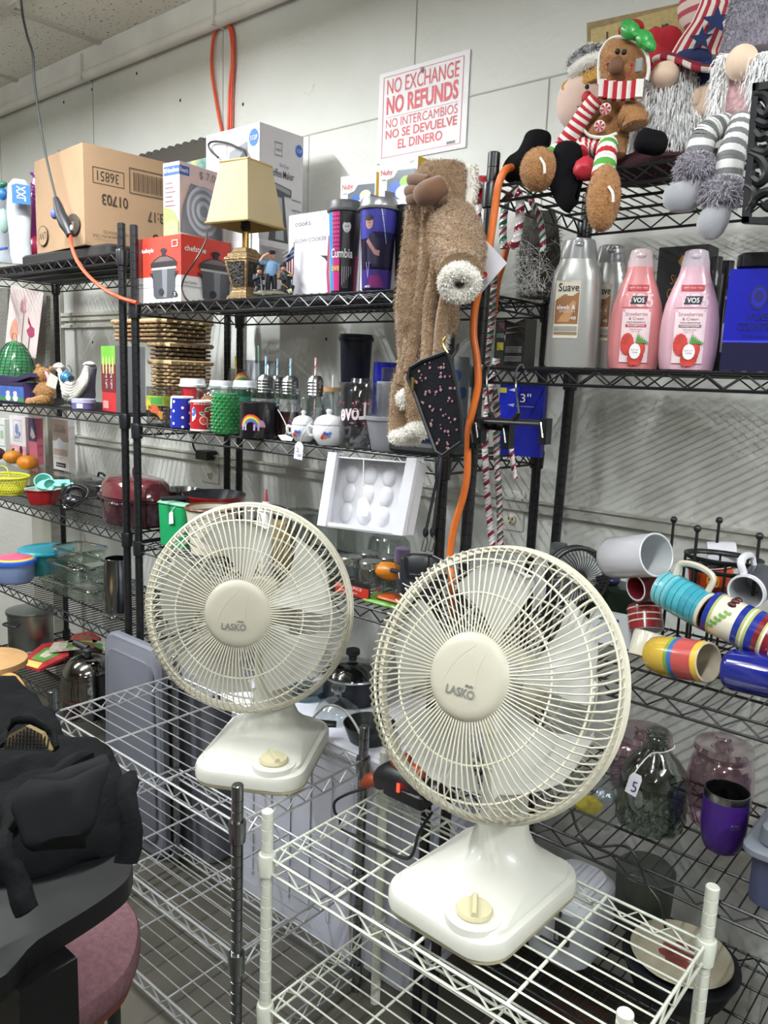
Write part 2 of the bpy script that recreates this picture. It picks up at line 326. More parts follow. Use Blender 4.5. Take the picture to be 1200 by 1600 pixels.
# ------------------------------------------------------------------ wire shelving units
def post_mesh(mat, h, r=.0127, step=.0254):
    mb = MB(mat); pr = [(r, 0)]
    z = step
    while z < h-.01:
        pr += [(r, z-.0011), (r*.9, z-.0005), (r*.9, z+.0005), (r, z+.0011)]; z += step
    pr += [(r, h-.002), (r-.002, h)]
    mb.lathe(pr, 14); return mb
def shelf_mesh(mat, w, d, along_x, pitch, rr=.0032, wr=.0018, nrod=3, tr=.032):
    mb = MB(mat); s = .012
    for z in (-.002, -tr):                                    # double rails round the rim
        for y in (-d/2, d/2): mb.cyl((-w/2+s, y, z-rr), (w/2-s, y, z-rr), rr, n=6)
        for x in (-w/2, w/2): mb.cyl((x, -d/2+s, z-rr), (x, d/2-s, z-rr), rr, n=6)
    def zig(a, b, n):
        a = Vector(a); b = Vector(b); pts = [a.lerp(b, i/(2*n))+Vector((0, 0, -.004-rr if i % 2 else -tr)) for i in range(2*n+1)]
        mb.tube(pts, rr*.72, 5)
    for y in (-d/2, d/2): zig((-w/2+.03, y, 0), (w/2-.03, y, 0), max(4, round(w/.072)))
    for x in (-w/2, w/2): zig((x, -d/2+.03, 0), (x, d/2-.03, 0), max(3, round(d/.072)))
    if along_x:
        n = int(d/pitch)
        for i in range(1, n): y = -d/2+d*i/n; mb.cyl((-w/2, y, -wr), (w/2, y, -wr), wr, n=5)
        for i in range(1, nrod+1): x = -w/2+w*i/(nrod+1); mb.cyl((x, -d/2, -2*wr-rr), (x, d/2, -2*wr-rr), rr, n=6)
    else:
        n = int(w/pitch)
        for i in range(1, n): x = -w/2+w*i/n; mb.cyl((x, -d/2, -wr), (x, d/2, -wr), wr, n=5)
        for i in range(1, nrod+1): y = -d/2+d*i/(nrod+1); mb.cyl((-w/2, y, -2*wr-rr), (w/2, y, -2*wr-rr), rr, n=6)
    return mb
def collar_mesh(mat):
    mb = MB(mat); mb.lathe([(.0135, -.048), (.0175, -.046), (.0195, -.004), (.0178, .002), (.0137, .002)], 14); return mb
def unit(label, x0, x1, y0, y1, zs, top, mat, group, along_x=False, pitch=.027, lean=0, wr=.0018, nrod=3, tr=.032, pmat=None, tops=None):
    w = x1-x0; d = y1-y0; cx = (x0+x1)/2; cy = (y0+y1)/2; pmat = pmat or mat
    r = T('wire_shelving_unit', label, 'shelf', (cx, cy, 0), 0, group)
    pm = None
    for i, (sx, sy) in enumerate(((-1, -1), (1, -1), (1, 1), (-1, 1))):
        h = tops[i] if tops else top
        o = post_mesh(pmat, h).build('post', r, (sx*w/2, sy*d/2, 0))
        if lean: o.rotation_euler = (0, lean, 0); o.location.x -= math.tan(lean)*HC
    sm = cm = None
    for z in zs:
        if sm is None: sm = s = shelf_mesh(mat, w, d, along_x, pitch, wr=wr, nrod=nrod, tr=tr).build('shelf', r)
        else: s = sm.copy(); COL.objects.link(s); s.parent = r
        s.location = (math.tan(lean)*(z-HC), 0, z)
        for sx, sy in ((-1, -1), (1, -1), (1, 1), (-1, 1)):
            if cm is None: cm = c = collar_mesh(pmat).build('collar', s)
            else: c = cm.copy(); COL.objects.link(c); c.parent = s
            c.location = (sx*w/2, sy*d/2, 0)
            if lean: c.rotation_euler = (0, lean, 0)
    return r
Y0, Y1 = 1.43, 1.85
ZT, ZM, ZL, ZB = HC+.205, HC-.172, HC-.558, HC-1.5          # centre unit shelves
LT, LM, LL, LB, LG = HC+.37, HC-.145, HC-.54, HC-.907, HC-1.27  # left unit shelves
RT, RM, RL, RB, RG = HC+.40, HC+.036, HC-.565, HC-.925, HC-1.30  # right unit shelves
BG = 'black wire shelving units along the wall'
unit('black wire shelving unit holding the cardboard box and bear, leftmost on the wall', -3.56, -2.325, Y0, Y1, (LT, LM, LL, LB, LG), HC+.452, BLK, BG)
unit('black wire shelving unit holding the lamp and mugs, in the middle of the wall', -2.255, -1.035, Y0, Y1, (ZT, ZM, ZL), HC+.44, BLK, BG, tops=(HC+.44, HC+.235, HC+.235, HC+.235))
unit('black wire shelving unit holding the plush dolls and shampoo, rightmost on the wall', -.955, .265, Y0, Y1, (RT, RM, RL, RB, RG), HC+.462, BLK, BG, lean=math.radians(1.2))
CZ, WZ = HC-.94, HC-1.0
chrome = M('#8d8f92', .22, 1, var=.15)
unit('chrome wire rack carrying the left fan', -2.01, -1.215, .998, 1.40, (CZ, HC-1.255, HC-1.52), CZ+.085, M('#d2d4d6', .34, .75), None, True, .036, wr=.0016, nrod=2, tr=.036, pmat=chrome, tops=(CZ+.06, CZ+.085, CZ+.085, CZ+.06))
unit('off-white wire rack carrying the right fan', -1.15, -.365, 1.025, 1.405, (WZ, HC-1.36), WZ+.10, M('#d5d8cb', .38), None, True, .034, wr=.0020, nrod=3, tr=.036, tops=(WZ+.10, WZ+.10, WZ+.11, WZ+.10))
# ------------------------------------------------------------------ desk fans
CREAM = M('#d0ccba', .42, var=.04); CREAMW = M('#cfcfc6', .35, coat=.2, var=.03); TAN = M('#bcb595', .45, var=.04); HUBM = M('#b4b0a0', .45, var=.04)
BLADE = M('#d8d8d2', .35, trans=.35, var=.03)
def fan(label, bx, by, bz, yaw, hx, hy, hz, az, el, R=.25):
    r = T('desk_fan', label, 'fan', (bx, by, bz), yaw, 'two cream desk fans')
    def rr(w, d, rad, z, dy=0, n=8):
        ring = []
        for qx, qy, a0 in ((1, 1, 0), (-1, 1, 90), (-1, -1, 180), (1, -1, 270)):
            for i in range(n+1):
                a = math.radians(a0+90*i/n); ring.append(Vector((qx*(w-rad)+math.cos(a)*rad, qy*(d-rad)+math.sin(a)*rad+dy, z)))
        return ring
    b = MB(TAN); b.loft([rr(.128, .165, .06, 0), rr(.132, .169, .062, .004), rr(.133, .17, .062, .014)]); b.build('foot_rim', r)
    b = MB(CREAMW); nk = hz-bz
    w, d = .133, .172
    prof = [(1, .013, .062, 0), (1.0, .034, .062, 0), (.975, .042, .060, 0), (.90, .046, .06, 0), (.885, .052, .06, .002)]
    rings = [rr(w*s, d*s, rad*s, z, dy) for s, z, rad, dy in prof]
    rings += [rr(.095, .105, .075, .066, .035), rr(.07, .07, .068, .09, .05), rr(.052, .052, .052, .125, .055), rr(.046, .046, .046, .17, .055), rr(.045, .045, .045, nk-.13, .05), rr(.040, .040, .04, nk-.06, .05)]
    b.loft(rings); b.build('base', r)
    # rotary switch with a grip ridge
    k = MB(M('#c2bb9a', .4)); kx, ky = .055, -.112
    pl = MB(CREAMW); pl.lathe([(.056, .040), (.053, .0555), (.001, .056)], 28, c=(kx, ky, 0)); pl.build('switch_plate', r)
    k.lathe([(.033, .056), (.034, .060), (.031, .066), (.001, .067)], 28, c=(kx, ky, 0)); k.box((kx, ky, .070), (.014, .058, .010), X=RZ(.6), tx=.5)
    for a in (150, 110, 70, 30): k.ell((kx+.044*math.cos(math.radians(a)), ky+.044*math.sin(math.radians(a)), .0562), (.0016, .0016, .0006), 8, 4, INK)
    k.build('speed_knob', r)
    # head: built along local -Y then turned
    X = Matrix.Translation(Vector((hx-bx, hy-by, 0))); X = Matrix.Rotation(-yaw, 4, 'Z') @ Matrix.Translation((hx-bx, hy-by, hz-bz)) @ Matrix.Rotation(az, 4, 'Z') @ Matrix.Rotation(-el, 4, 'X')
    def P(rad, a, y): return Vector((rad*math.cos(a), y, rad*math.sin(a)))
    def ringtube(mb, rad, y, tr, n=72, seg=8, m=None): mb.tube([P(rad, 2*math.pi*i/n, y) for i in range(n)], tr, seg, closed=True, m=m)
    fg = MB(CREAM)
    NS = 96
    pr = [(.078, -.099), (.11, -.0975), (.15, -.0945), (.19, -.089), (.215, -.081), (.2335, -.066), (.243, -.045), (.2465, -.02), (.2465, -.004)]
    sw = [0, .00, .01, .03, .05, .075, .10, .12, .135]          # spokes sweep a little as they wrap the rim
    for i in range(NS):
        a = 2*math.pi*i/NS; fg.tube([P(q, a+s, y) for (q, y), s in zip(pr, sw)], [.0014]*5+[.0018]*4, 5, sq=1.5)
    for q, y, tr in ((.151, -.0915, .0020), (.2145, -.0785, .0022)): ringtube(fg, q, y, tr)
    ringtube(fg, .2465, -.028, .0024)
    fg.xf(0, X); fg.build('front_grille', r)
    rim = MB(CREAM); rim.lathe([(.2435, -.008), (.2525, -.008), (.2565, 0), (.2525, .008), (.2435, .008), (.2435, -.008)], 96, caps=False)
    rim.xf(0, X @ Matrix.Rotation(math.radians(90), 4, 'X')); rim.build('rim', r)
    bg = MB(CREAM)
    pr2 = [(.2465, .004), (.244, .03), (.225, .062), (.17, .08), (.10, .086), (.062, .087)]
    for i in range(64): a = 2*math.pi*i/64; bg.tube([P(q, a-.05*j, y) for j, (q, y) in enumerate(pr2)], .0016, 5)
    for q, y in ((.234, .05), (.17, .0795), (.105, .0855)): ringtube(bg, q, y, .0024)
    bg.xf(0, X); bg.build('rear_grille', r)
    hb = MB(HUBM); H = [(.0001, .109), (.03, .1088), (.06, .1075), (.070, .1055), (.0775, .101), (.080, .096), (.078, .092)]
    hb.loft([[P(q, 2*math.pi*i/56, -y) for i in range(56)] for q, y in H]);
    # raised leaf-shaped relief
    def cur(pts): return bez([(x, -.1088+.0022*((x*x+z*z)/.0036), z) for x, z in pts], 8)
    hb.tube(cur([(-.046, -.040), (-.038, 0), (-.018, .034), (.005, .056)]), .0012, 5); hb.tube(cur([(.028, .048), (.020, .018), (.022, -.014), (.036, -.044)]), .0012, 5)
    hb.tube(cur([(-.046, -.040), (-.024, -.052), (.004, -.055), (.036, -.044)]), .0008, 5)
    g = M('#77766f', .5); y = -.1098
    hb.text('LASKO', (-.034, y, -.037), (.058, 0, 0), (0, 0, .0155), g, .035)
    for j in range(2): hb.tube([(.002+.004*q, y, -.018+.0025*j+(.0018 if q % 2 else 0)) for q in range(5)], .0007, 4, g)
    hb.xf(0, X); hb.build('hub_badge', r)
    bl = MB(BLADE)
    for i in range(5):
        a0 = 2*math.pi*i/5+.35; gr = []
        for j in range(9):
            u = j/8; q = .05+.17*math.sin(u*math.pi/2)**.9; hw = .16+.42*math.sin(min(1, u*1.15)*math.pi*.62); row = []
            for k2 in range(7): v = k2/6-.5; row.append(P(q*(1-.08*abs(v)*2*(u > .8)), a0+v*hw*1.7+u*.25, -.015+v*.07*(.5+.5*u)))
            gr.append(row)
        vs = [p for row in gr for p in row]; fs = [(j*7+k2, j*7+k2+1, (j+1)*7+k2+1, (j+1)*7+k2) for j in range(8) for k2 in range(6)]
        th = [p+Vector((0, .002, 0)) for p in vs]; bl.add(vs+th, fs+[tuple(q+63 for q in reversed(f)) for f in fs], None, True)
    bl.loft([[P(q, 2*math.pi*i/24, yy) for i in range(24)] for q, yy in ((.001, -.06), (.045, -.058), (.05, -.05), (.052, .02))])
    bl.xf(0, X); bl.build('blades', r)
    mo = MB(CREAM); mo.loft([[P(q, 2*math.pi*i/32, yy) for i in range(32)] for q, yy in ((.064, .07), (.068, .088), (.066, .13), (.058, .16), (.03, .172), (.001, .174))])
    mo.box((0, .09, -.06), (.06, .07, .09)); mo.xf(0, X); mo.build('motor_housing', r)
    return r
fanL = fan('cream desk fan standing on the chrome rack, the left and farther fan', -1.385, 1.225, CZ, math.radians(31), -1.432, 1.208, HC-.559, math.radians(34.7), math.radians(8.3), .247)
fanR = fan('cream desk fan standing on the off-white rack, the right and nearer fan', -.735, 1.222, WZ, math.radians(-2), -.738, 1.213, HC-.547, math.radians(3.8), math.radians(20), .25)
# ------------------------------------------------------------------ object builders
def inv(root): return Matrix.LocRotScale(root.location, root.rotation_euler, None).inverted()
CLAMP = [None]                               # (height, from depth): soft things settle on the shelf they sit on
def wb(mb, name, root, **k):
    if CLAMP[0]:
        for v in mb.v:
            if v.y > CLAMP[0][1] and v.z < CLAMP[0][0]: v.z = CLAMP[0][0]
    mb.xf(0, inv(root)); return mb.build(name, root, **k)      # world-space mesh under a thing
def perp(p): d = Vector((p.x, p.y, 0)).normalized(); return Vector((d.y, -d.x, 0))       # to the viewer's right
def aw3(p): return (Vector(p)-Vector((0, 0, HC))).normalized()                          # along the line of sight
def away(p): return Vector((p.x, p.y, 0)).normalized()
def sil(mb, rows, Y, dep=.6, m=None, n=16, nz=0, seed=1, dy=0, caps=True, sq=1.0, sub=0):   # loft through (row, left, right[, Y]) outline rows with real depth
    rnd = random.Random(seed); rg = []
    if sub:
        q = [Vector((r[0], r[1], r[2], r[3] if len(r) > 3 else Y)) for r in rows]; o = []
        for i in range(len(q)-1):
            a = q[max(i-1, 0)]; b = q[i]; c = q[i+1]; d = q[min(i+2, len(q)-1)]
            for j in range(sub): t = j/sub; o.append(.5*((2*b)+(c-a)*t+(2*a-5*b+4*c-d)*t*t+(3*b-a-3*c+d)*t**3))
        rows = [tuple(v) for v in o+[q[-1]]]
    for rw in rows:
        y, a, b = rw[:3]; YY = rw[3] if len(rw) > 3 else Y
        p = at((a+b)/2, y, YY); q = at(b, y, YY); l = at(a, y, YY); hw = abs((q-l).dot(perp(p)))/2; u = perp(p); v = away(p); ring = []
        for i in range(n):
            t = 2*math.pi*i/n; k = 1+nz*(rnd.random()-.5); c, s = math.cos(t), math.sin(t)
            if sq != 1: c = math.copysign(abs(c)**sq, c); s = math.copysign(abs(s)**sq, s)
            ring.append(p+u*hw*c*k+v*(hw*dep*s*k+dy))
        rg.append(ring)
    return mb.loft(rg, m, caps)
class BX:
    """carton: near bottom corner at N, seen between columns xl and xr, top row yt at the near edge"""
    def __init__(s, N, xl, xr, yt, yaw, mat, rad=0, w=None, d=None, h=None, lid=None):
        c, sn = math.cos(yaw), math.sin(yaw); N = Vector(N)
        def hit(px, u):
            r = ray(px, 500); den = u.x*r.y-u.y*r.x
            return -(N.x*r.y-N.y*r.x)/den
        s.w = w or hit(xl, Vector((-c, -sn))); s.d = d or hit(xr, Vector((-sn, c)))
        nx = 600+0
        # height from the row at the near edge
        if h is None:
            px = N.x*CR.x+N.y*CR.y+(N.z-HC)*CR.z
            lo, hi = 0, 1.5
            def row(z): v = Vector((N.x, N.y, N.z+z-HC)); return 800+FPX*v.dot(CD)/v.dot(CF)
            for _ in range(40):
                mid = (lo+hi)/2
                if row(mid) > yt: lo = mid
                else: hi = mid
            h = lo
        s.h = h; s.yaw = yaw; s.e = .0006
        ctr = N-Vector((c, sn, 0))*s.w/2+Vector((-sn, c, 0))*s.d/2
        s.loc = (ctr.x, ctr.y, N.z); s.mb = MB(mat)
        s.mb.box((0, 0, s.h/2), (s.w, s.d, s.h))
    def P(s, f, u, v, e=None):
        e = s.e if e is None else e
        if f == 'F': return Vector((-s.w/2+u*s.w, -s.d/2-e, v*s.h))
        if f == 'R': return Vector((s.w/2+e, -s.d/2+u*s.d, v*s.h))
        return Vector((-s.w/2+u*s.w, -s.d/2+v*s.d, s.h+e))
    def poly(s, f, pts, m): s.e += .00015; s.mb.add([s.P(f, u, v) for u, v in pts], [tuple(range(len(pts)))], m); return s
    def q(s, f, a, b, c, d, m): return s.poly(f, [(a, b), (c, b), (c, d), (a, d)], m)
    def el(s, f, cu, cv, ru, rv, m, n=24): return s.poly(f, [(cu+ru*math.cos(2*math.pi*i/n), cv+rv*math.sin(2*math.pi*i/n)) for i in range(n)], m)
    def fr(s, f, a, b, c, d, t, m):
        for x in ((a, b, c, b+t), (a, d-t, c, d), (a, b, a+t, d), (c-t, b, c, d)): s.q(f, *x, m)
        return s
    def t(s, f, txt, a, b, c, d, m, bold=0, flip=False):
        s.e += .00015; o = s.P(f, a, b); U = s.P(f, c, b)-o; V = s.P(f, a, d)-o
        if flip: s.mb.text(txt, o+U+V, -U, -V, m, bold)
        else: s.mb.text(txt, o, U, V, m, bold)
        return s
    def done(s, name, label, cat, group=None): o = s.mb.build(name, None, s.loc, s.yaw); return tag(o, label, cat, group)
def interp(sh):
    def f(z):
        for (r0, z0), (r1, z1) in zip(sh, sh[1:]):
            if z0 <= z <= z1+1e-9 and z1 > z0: return r0+(r1-r0)*(z-z0)/(z1-z0)
        return sh[-1][0]
    return f
class VS:
    """vessel of revolution: shape [(radius fraction, height fraction)], open on top unless solid"""
    def __init__(s, name, label, cat, loc, R, H, shape, mat, inner=None, th=.003, group=None, rot=None, n=32, rim=None, solid=False, body='body'):
        s.t = T(name, label, cat, loc, 0, group, rot); s.R = R; s.H = H; sh = [(r*R, z*H) for r, z in shape]; s.f = interp(sh); s.ca = math.degrees(math.atan2(-loc[1], -loc[0]))
        s.mb = MB(mat); s.name = body
        s.mb.lathe([(.0001, 0)]+sh, n, caps=False)
        top = sh[-1]
        if solid: s.mb.lathe([top, (.0001, top[1])], n, caps=False)
        else:
            rp = [top, (top[0]-th*.5, top[1]+th*.4), (top[0]-th, top[1])]
            s.mb.lathe(rp, n, rim or mat, caps=False)
            ip = [(max(r-th, .001), max(z, th)) for r, z in reversed(sh)]; s.mb.lathe(ip+[(.0001, th)], n, inner or mat, caps=False)
    def handle(s, ang, z0, z1, out, r, mat=None, name='handle', flat=1.3):
        a = math.radians(ang); u = Vector((math.cos(a), math.sin(a), 0)); m = MB(mat or s.mb.d)
        p = [u*(s.f(z1)-.002)+Vector((0, 0, z1)), u*(s.f(z1)+out*.75)+Vector((0, 0, z1+.002)), u*(s.f((z0+z1)/2)+out)+Vector((0, 0, (z0+z1)/2+(z1-z0)*.1)), u*(s.f(z0)+out*.6)+Vector((0, 0, z0+(z1-z0)*.1)), u*(s.f(z0)-.002)+Vector((0, 0, z0))]
        m.tube(bez(p, 7), r, 8, sq=flat); m.build(name, s.t); return s
    def text(s, t, da0, da1, z0, z1, m, bold=0, e=.0008): s.mb.rtext(t, s.f, s.ca+da0, s.ca+da1, z0*s.H, z1*s.H, m, bold, e); return s
    def patch(s, da0, da1, z0, z1, m, e=.0005, shape=None): s.mb.rpatch(s.f, s.ca+da0, s.ca+da1, z0*s.H, z1*s.H, m, e, shape=shape); return s
    def dot(s, da, z, rad, m, e=.0006, n=14, ry=None):
        z *= s.H; r = s.f(z); k = math.degrees(rad/r); ry = ry or rad
        s.mb.rpatch(s.f, s.ca+da-k, s.ca+da+k, z-ry, z+ry, m, e, shape=[(.5+.5*math.cos(2*math.pi*i/n), .5+.5*math.sin(2*math.pi*i/n)) for i in range(n)]); return s
    def part(s, name, mb): mb.build(name, s.t); return s
    def done(s): s.mb.build(s.name, s.t); return s.t
def vs(name, label, cat, xl, xr, yt, Y, z, shape, mat, **k):     # vessel standing upright on a shelf, measured from the photo
    x, y, r, zt = spot(xl, xr, yt, Y); return VS(name, label, cat, (x, y, z), r, zt-z, shape, mat, **k)
def leaf(c, a, l, w): # polygon of a leaf in uv
    ca, sa = math.cos(a), math.sin(a); pts = []
    for t, k in ((0, 0), (.25, .8), (.5, 1), (.75, .7), (1, 0), (.75, -.7), (.5, -1), (.25, -.8)): pts.append((c[0]+ca*t*l-sa*k*w, c[1]+sa*t*l+ca*k*w))
    return pts
CARD = M('#a5876a', .8, var=.05); RED = M('#cd3726', .5, var=.04); GREYP = M('#8b8c91', .5)
# ------------------------------------------------------------------ left unit, top shelf
N = at(133, 382, 1.455); L = atz(65, 396, N.z); yw = math.atan2(N.y-L.y, N.x-L.x)
tr = MB(M('#1f1e1d', .7)); tr.rbox((0, 0, (N.z-LT)/2), (.62, .34, N.z-LT-.001), .02); tag(tr.build('flat_tray', None, (-2.78, 1.64, LT)), 'flat black tray lying under the cardboard box', 'tray')
b = BX(N, 62, 264, 222, yw, CARD); k = M('#3b2f24', .8)
b.t('R', '36851', .15, .66, .40, .76, k, 0, True).fr('R', .10, .63, .46, .79, .006, k)
b.t('R', '01703', .20, .43, .50, .54, k, .01, True).t('R', '13:17', .74, .34, .98, .45, k, 0, True).t('R', '18', .80, .10, .94, .22, k, .01, True)
b.fr('R', .52, .60, 1.0, .86, .008, k)
for i in range(22): b.q('R', .57+.018*i, .63, .57+.018*i+(.006 if i % 3 else .010), .82, k)
b.t('R', 'Product in the USA', .08, .09, .45, .12, k, 0, True).t('R', '100% CORRUGATED', .2, .14, .5, .17, k, 0, True)
b.el('F', .17, .18, .11, .11, k).el('F', .17, .18, .10, .102, CARD).t('F', 'UW', .09, .14, .25, .22, k, .01, True)
b.el('F', .80, .22, .14, .11, M('#4a443c', .8)).q('F', .77, .15, .83, .25, CARD)
b.q('T', .49, .0, .51, 1, M('#9c7a52', .6))
b.done('cardboard_box', 'large brown cardboard box with upside-down black printing on top of left unit', 'box')
# picture behind it
fr = T('framed_picture', 'picture in dark scalloped frame leaning on the wall behind the boxes', 'picture', at(270, 400, 1.86)[:2]+(LT+.0,))
m = MB(M('#3f3a34', .6)); p0 = at(205, 243, 1.875); p1 = at(338, 208, 1.875); cx = (p0.x+p1.x)/2; zt = (p0.z+p1.z)/2-.01; wd = (p1.x-p0.x)/2+.06
fx, fy = fr.location.x, fr.location.y; y = 1.875-fy; H = zt-LT
m.box((cx-fx, y, H/2), (2*wd, .018, H-.03))
for i in range(15): m.cyl((cx-fx-wd+2*wd*i/14, y-.008, H-.02), (cx-fx-wd+2*wd*i/14, y+.010, H-.02), .026, n=14)
m.build('frame', fr)
pm = bpy.data.materials.new('painted_landscape'); pm.use_nodes = True; n = pm.node_tree.nodes; Lk = pm.node_tree.links; tc = n.new('ShaderNodeTexCoord'); nz = n.new('ShaderNodeTexNoise'); nz.inputs['Scale'].default_value = 9; nz.inputs['Detail'].default_value = 5; Lk.new(tc.outputs['Object'], nz.inputs[0]); rp = n.new('ShaderNodeValToRGB'); rp.color_ramp.elements[0].position = .38; rp.color_ramp.elements[1].position = .62
rp.color_ramp.elements[0].color = s2l('#4f8a80'); rp.color_ramp.elements[1].color = s2l('#d8c87c'); e = rp.color_ramp.elements.new(.5); e.color = s2l('#9db49a'); Lk.new(nz.outputs[0], rp.inputs[0]); Lk.new(rp.outputs[0], n['Principled BSDF'].inputs[0])
m = MB(pm); m.box((cx-fx, y-.010, H/2-.02), (2*wd-.09, .004, H-.10)); m.build('painting', fr)
# soft packs
def pack(name, label, rows, Y, mat, extra=None, group=None, nz=.06, z=None):
    p = at((rows[-1][1]+rows[-1][2])/2, rows[-1][0], Y); t = T(name, label, 'bag', p, 0, group); m = MB(mat); sil(m, rows, Y, .55, n=22, nz=nz, sq=.75); 
    if extra: extra(m)
    wb(m, 'wrapper', t); return t
def xxl(m):
    bl = M('#2f7bc0', .35); p = at(33, 303, 1.52); u = perp(p)*.032; v = Vector((0, 0, .036)); o = p-aw3(p)*.07
    m.prism([o-u-v, o+u-v, o+u+v*.9, o-u*.5+v, o-u+v*.8], aw3(p), .03, bl); o2 = o-aw3(p)*.001
    m.text('XXL', o2+u*.5+v*.8, -v*1.5, -u*1.0, WHT, .02)
    m.text('LIFE', o2-u*.2-v*2.2, -v*1.6, u*.5, M('#cfd6de', .5)) ; m.text('for men', o2-u*.8-v*5, v*2.2, u*.5, M('#b9c5d2', .5))
pack('diaper_pack', 'white and blue plastic pack marked XXL standing left of the cardboard box', [(281, 20, 42), (290, 12, 48), (330, 10, 49), (370, 14, 48), (400, 16, 50), (413, 20, 46)], 1.52, M('#dfe6f0', .25, var=.05), xxl)
def grn(m):
    p = at(6, 345, 1.6); o = p-aw3(p)*.066; m.ell(o, (.03, .02, .05), m=M('#a9c9c0', .4)); m.ell(at(4, 304, 1.6)-aw3(p)*.062, (.03, .016, .025), m=M('#2f7bc0', .4)); m.ell(at(2, 290, 1.6)-aw3(p)*.06, (.045, .016, .012), m=M('#3c8f6a', .4)); m.box(at(4, 388, 1.6)-aw3(p)*.07, (.08, .01, .008), M('#3c57b8', .4))
pack('diaper_pack', 'pale blue and white plastic pack with green patch at the left picture edge', [(288, -28, 15), (300, -40, 18), (350, -42, 18), (395, -42, 20), (410, -38, 22)], 1.60, M('#d6e3ee', .25, var=.05), grn)
def prp(m):
    p = at(56, 290, 1.62); d = M('#6e2a78', .3)
    for i, yy in enumerate((276, 292, 298, 304, 312)): o = at(56+i*.6, yy, 1.62)-aw3(p)*(.035+.004*i); m.box(o, (.06, .02, .008), d, X=RY(.5))
    m.ell(at(54, 385, 1.62)-aw3(p)*.03, (.05, .03, .045), m=M('#b8325c', .25))
pack('plastic_bag', 'crumpled shiny purple and magenta plastic pack against the cardboard box', [(256, 58, 66), (275, 51, 70), (310, 46, 76), (350, 40, 80), (375, 32, 82), (395, 30, 78), (406, 40, 70)], 1.62, M('#a8479a', .18, coat=.4, var=.25, vs=25), prp, nz=.12)
# hanging cord with plug and orange extension
t = T('hanging_cord', 'black power cord hanging from ceiling plugged into an orange extension cord', 'cord', at(35, -60, 1.40))
YC = 1.40
m = MB(M('#2c302f', .5)); m.tube(bez([at(30, -120, 1.36), at(33, 0, 1.38), at(41, 50, YC), at(51, 85, YC), at(54, 130, YC), at(62, 190, YC), at(73, 250, YC), at(88, 312, YC)], 10), .0042, 8); wb(m, 'cord', t)
m = MB(M('#23252b', .45)); m.tube([at(87, 310, YC), at(91, 322, YC), at(95, 336, YC), at(102, 350, YC), at(107, 360, YC), at(110, 368, YC)], [.010, .015, .019, .021, .016, .013], 12); m.ell(at(85, 334, YC), (.013, .013, .018), m=M('#5a60a0', .5)); m.ell(at(112, 356, YC), (.006, .006, .010), m=M('#b9b9b0', .5)); wb(m, 'plug', t)
m = MB(M('#e5502f', .45)); m.tube(bez([at(110, 366, YC), at(112, 385, YC), at(122, 410, YC), at(140, 433, YC), at(165, 453, YC), at(190, 466, YC), at(214, 473, 1.405)], 10), .0062, 9); wb(m, 'extension_cord', t)
# hanging orange loop on the wall
t = T('orange_cord_loop', 'long orange cord looped over a nail high on the wall', 'cord', at(350, 38, YW-.012))
yy = YW-.012
m = MB(M('#e0512f', .45)); m.tube(bez([at(357, 212, yy), at(357, 205, yy), at(359, 140, yy), at(363, 90, yy), at(360, 48, yy), at(350, 36, yy), at(338, 45, yy), at(332, 70, yy), at(331, 110, yy), at(338, 160, yy), at(346, 203, yy), at(347, 212, yy)], 9), .0055, 8)
m.tube(bez([at(352, 37, yy), at(363, 48, yy), at(365, 90, yy), at(362, 150, yy), at(361, 208, yy)], 8), .0050, 8); m.cyl(at(350, 40, yy), at(350, 40, YW), .003, m=STEEL); wb(m, 'cord', t)
# ------------------------------------------------------------------ centre unit, top shelf
z = ZT
DK = M('#4a4c52', .4, var=.12); DK2 = M('#2b2526', .4)
yw = 0
b = BX((at(283, 478, 1.452).x, 1.452, z+.001), 217, 372, 365, yw, M('#eceaea', .5, var=.02), d=.185); redH = b.h
b.q('F', 0, .40, 1, 1, RED).q('R', 0, .40, 1, 1, RED)
def cooker(f, cu, w, s=1):
    b.poly(f, [(cu-w, .50), (cu-w*.9, .10), (cu-w*.7, .06), (cu+w*.7, .06), (cu+w*.9, .10), (cu+w, .50)], DK)
    b.poly(f, [(cu-w*.15, .5), (cu-w*.1, .08), (cu+w*.25, .07), (cu+w*.3, .5)], M('#74777f', .4))
    b.q(f, cu-w*1.05, .50, cu+w*1.05, .535, M('#a8a3a4', .4)).poly(f, [(cu-w*1.12, .535), (cu+w*1.12, .535), (cu+w*1.12, .60), (cu+w*.8, .66), (cu+w*.3, .71), (cu-w*.3, .71), (cu-w*.8, .66), (cu-w*1.12, .60)], DK2)
    b.poly(f, [(cu-w*.9, .62), (cu+w*.9, .62), (cu+w*.3, .69), (cu-w*.3, .69)], M('#6d5a5c', .4)).q(f, cu-w*.15, .70, cu+w*.15, .76, INK).el(f, cu, .785, w*.27, .035, INK)
    b.poly(f, [(cu-w*1.25, .47), (cu-w*.95, .45), (cu-w*.95, .36)], INK).poly(f, [(cu+w*1.25, .47), (cu+w*.95, .45), (cu+w*.95, .36)], INK).el(f, cu-w*.2, .16, w*.22, .055, INK)
b.q('F', 0, .235, 1, .243, GREYP).q('F', 0, .262, 1, .266, GREYP); cooker('F', .62, .27)
b.t('F', 'chefstyle', .08, .755, .40, .84, WHT, .015).t('F', 'Slow Cooker', .03, .28, .33, .31, INK).fr('F', .82, .82, .95, .92, .012, WHT).el('F', .88, .12, .055, .045, INK).t('F', '2', .86, .095, .90, .145, WHT, .02)
b.t('R', 'chefstyle', .06, .74, .48, .85, WHT, .015).q('R', 0, .235, 1, .243, GREYP).t('R', 'Slow Cooker', .02, .28, .30, .32, INK); cooker('R', .68, .30)
b.done('appliance_box', 'red and white slow cooker carton with a cooker picture, bottom of its stack', 'box')
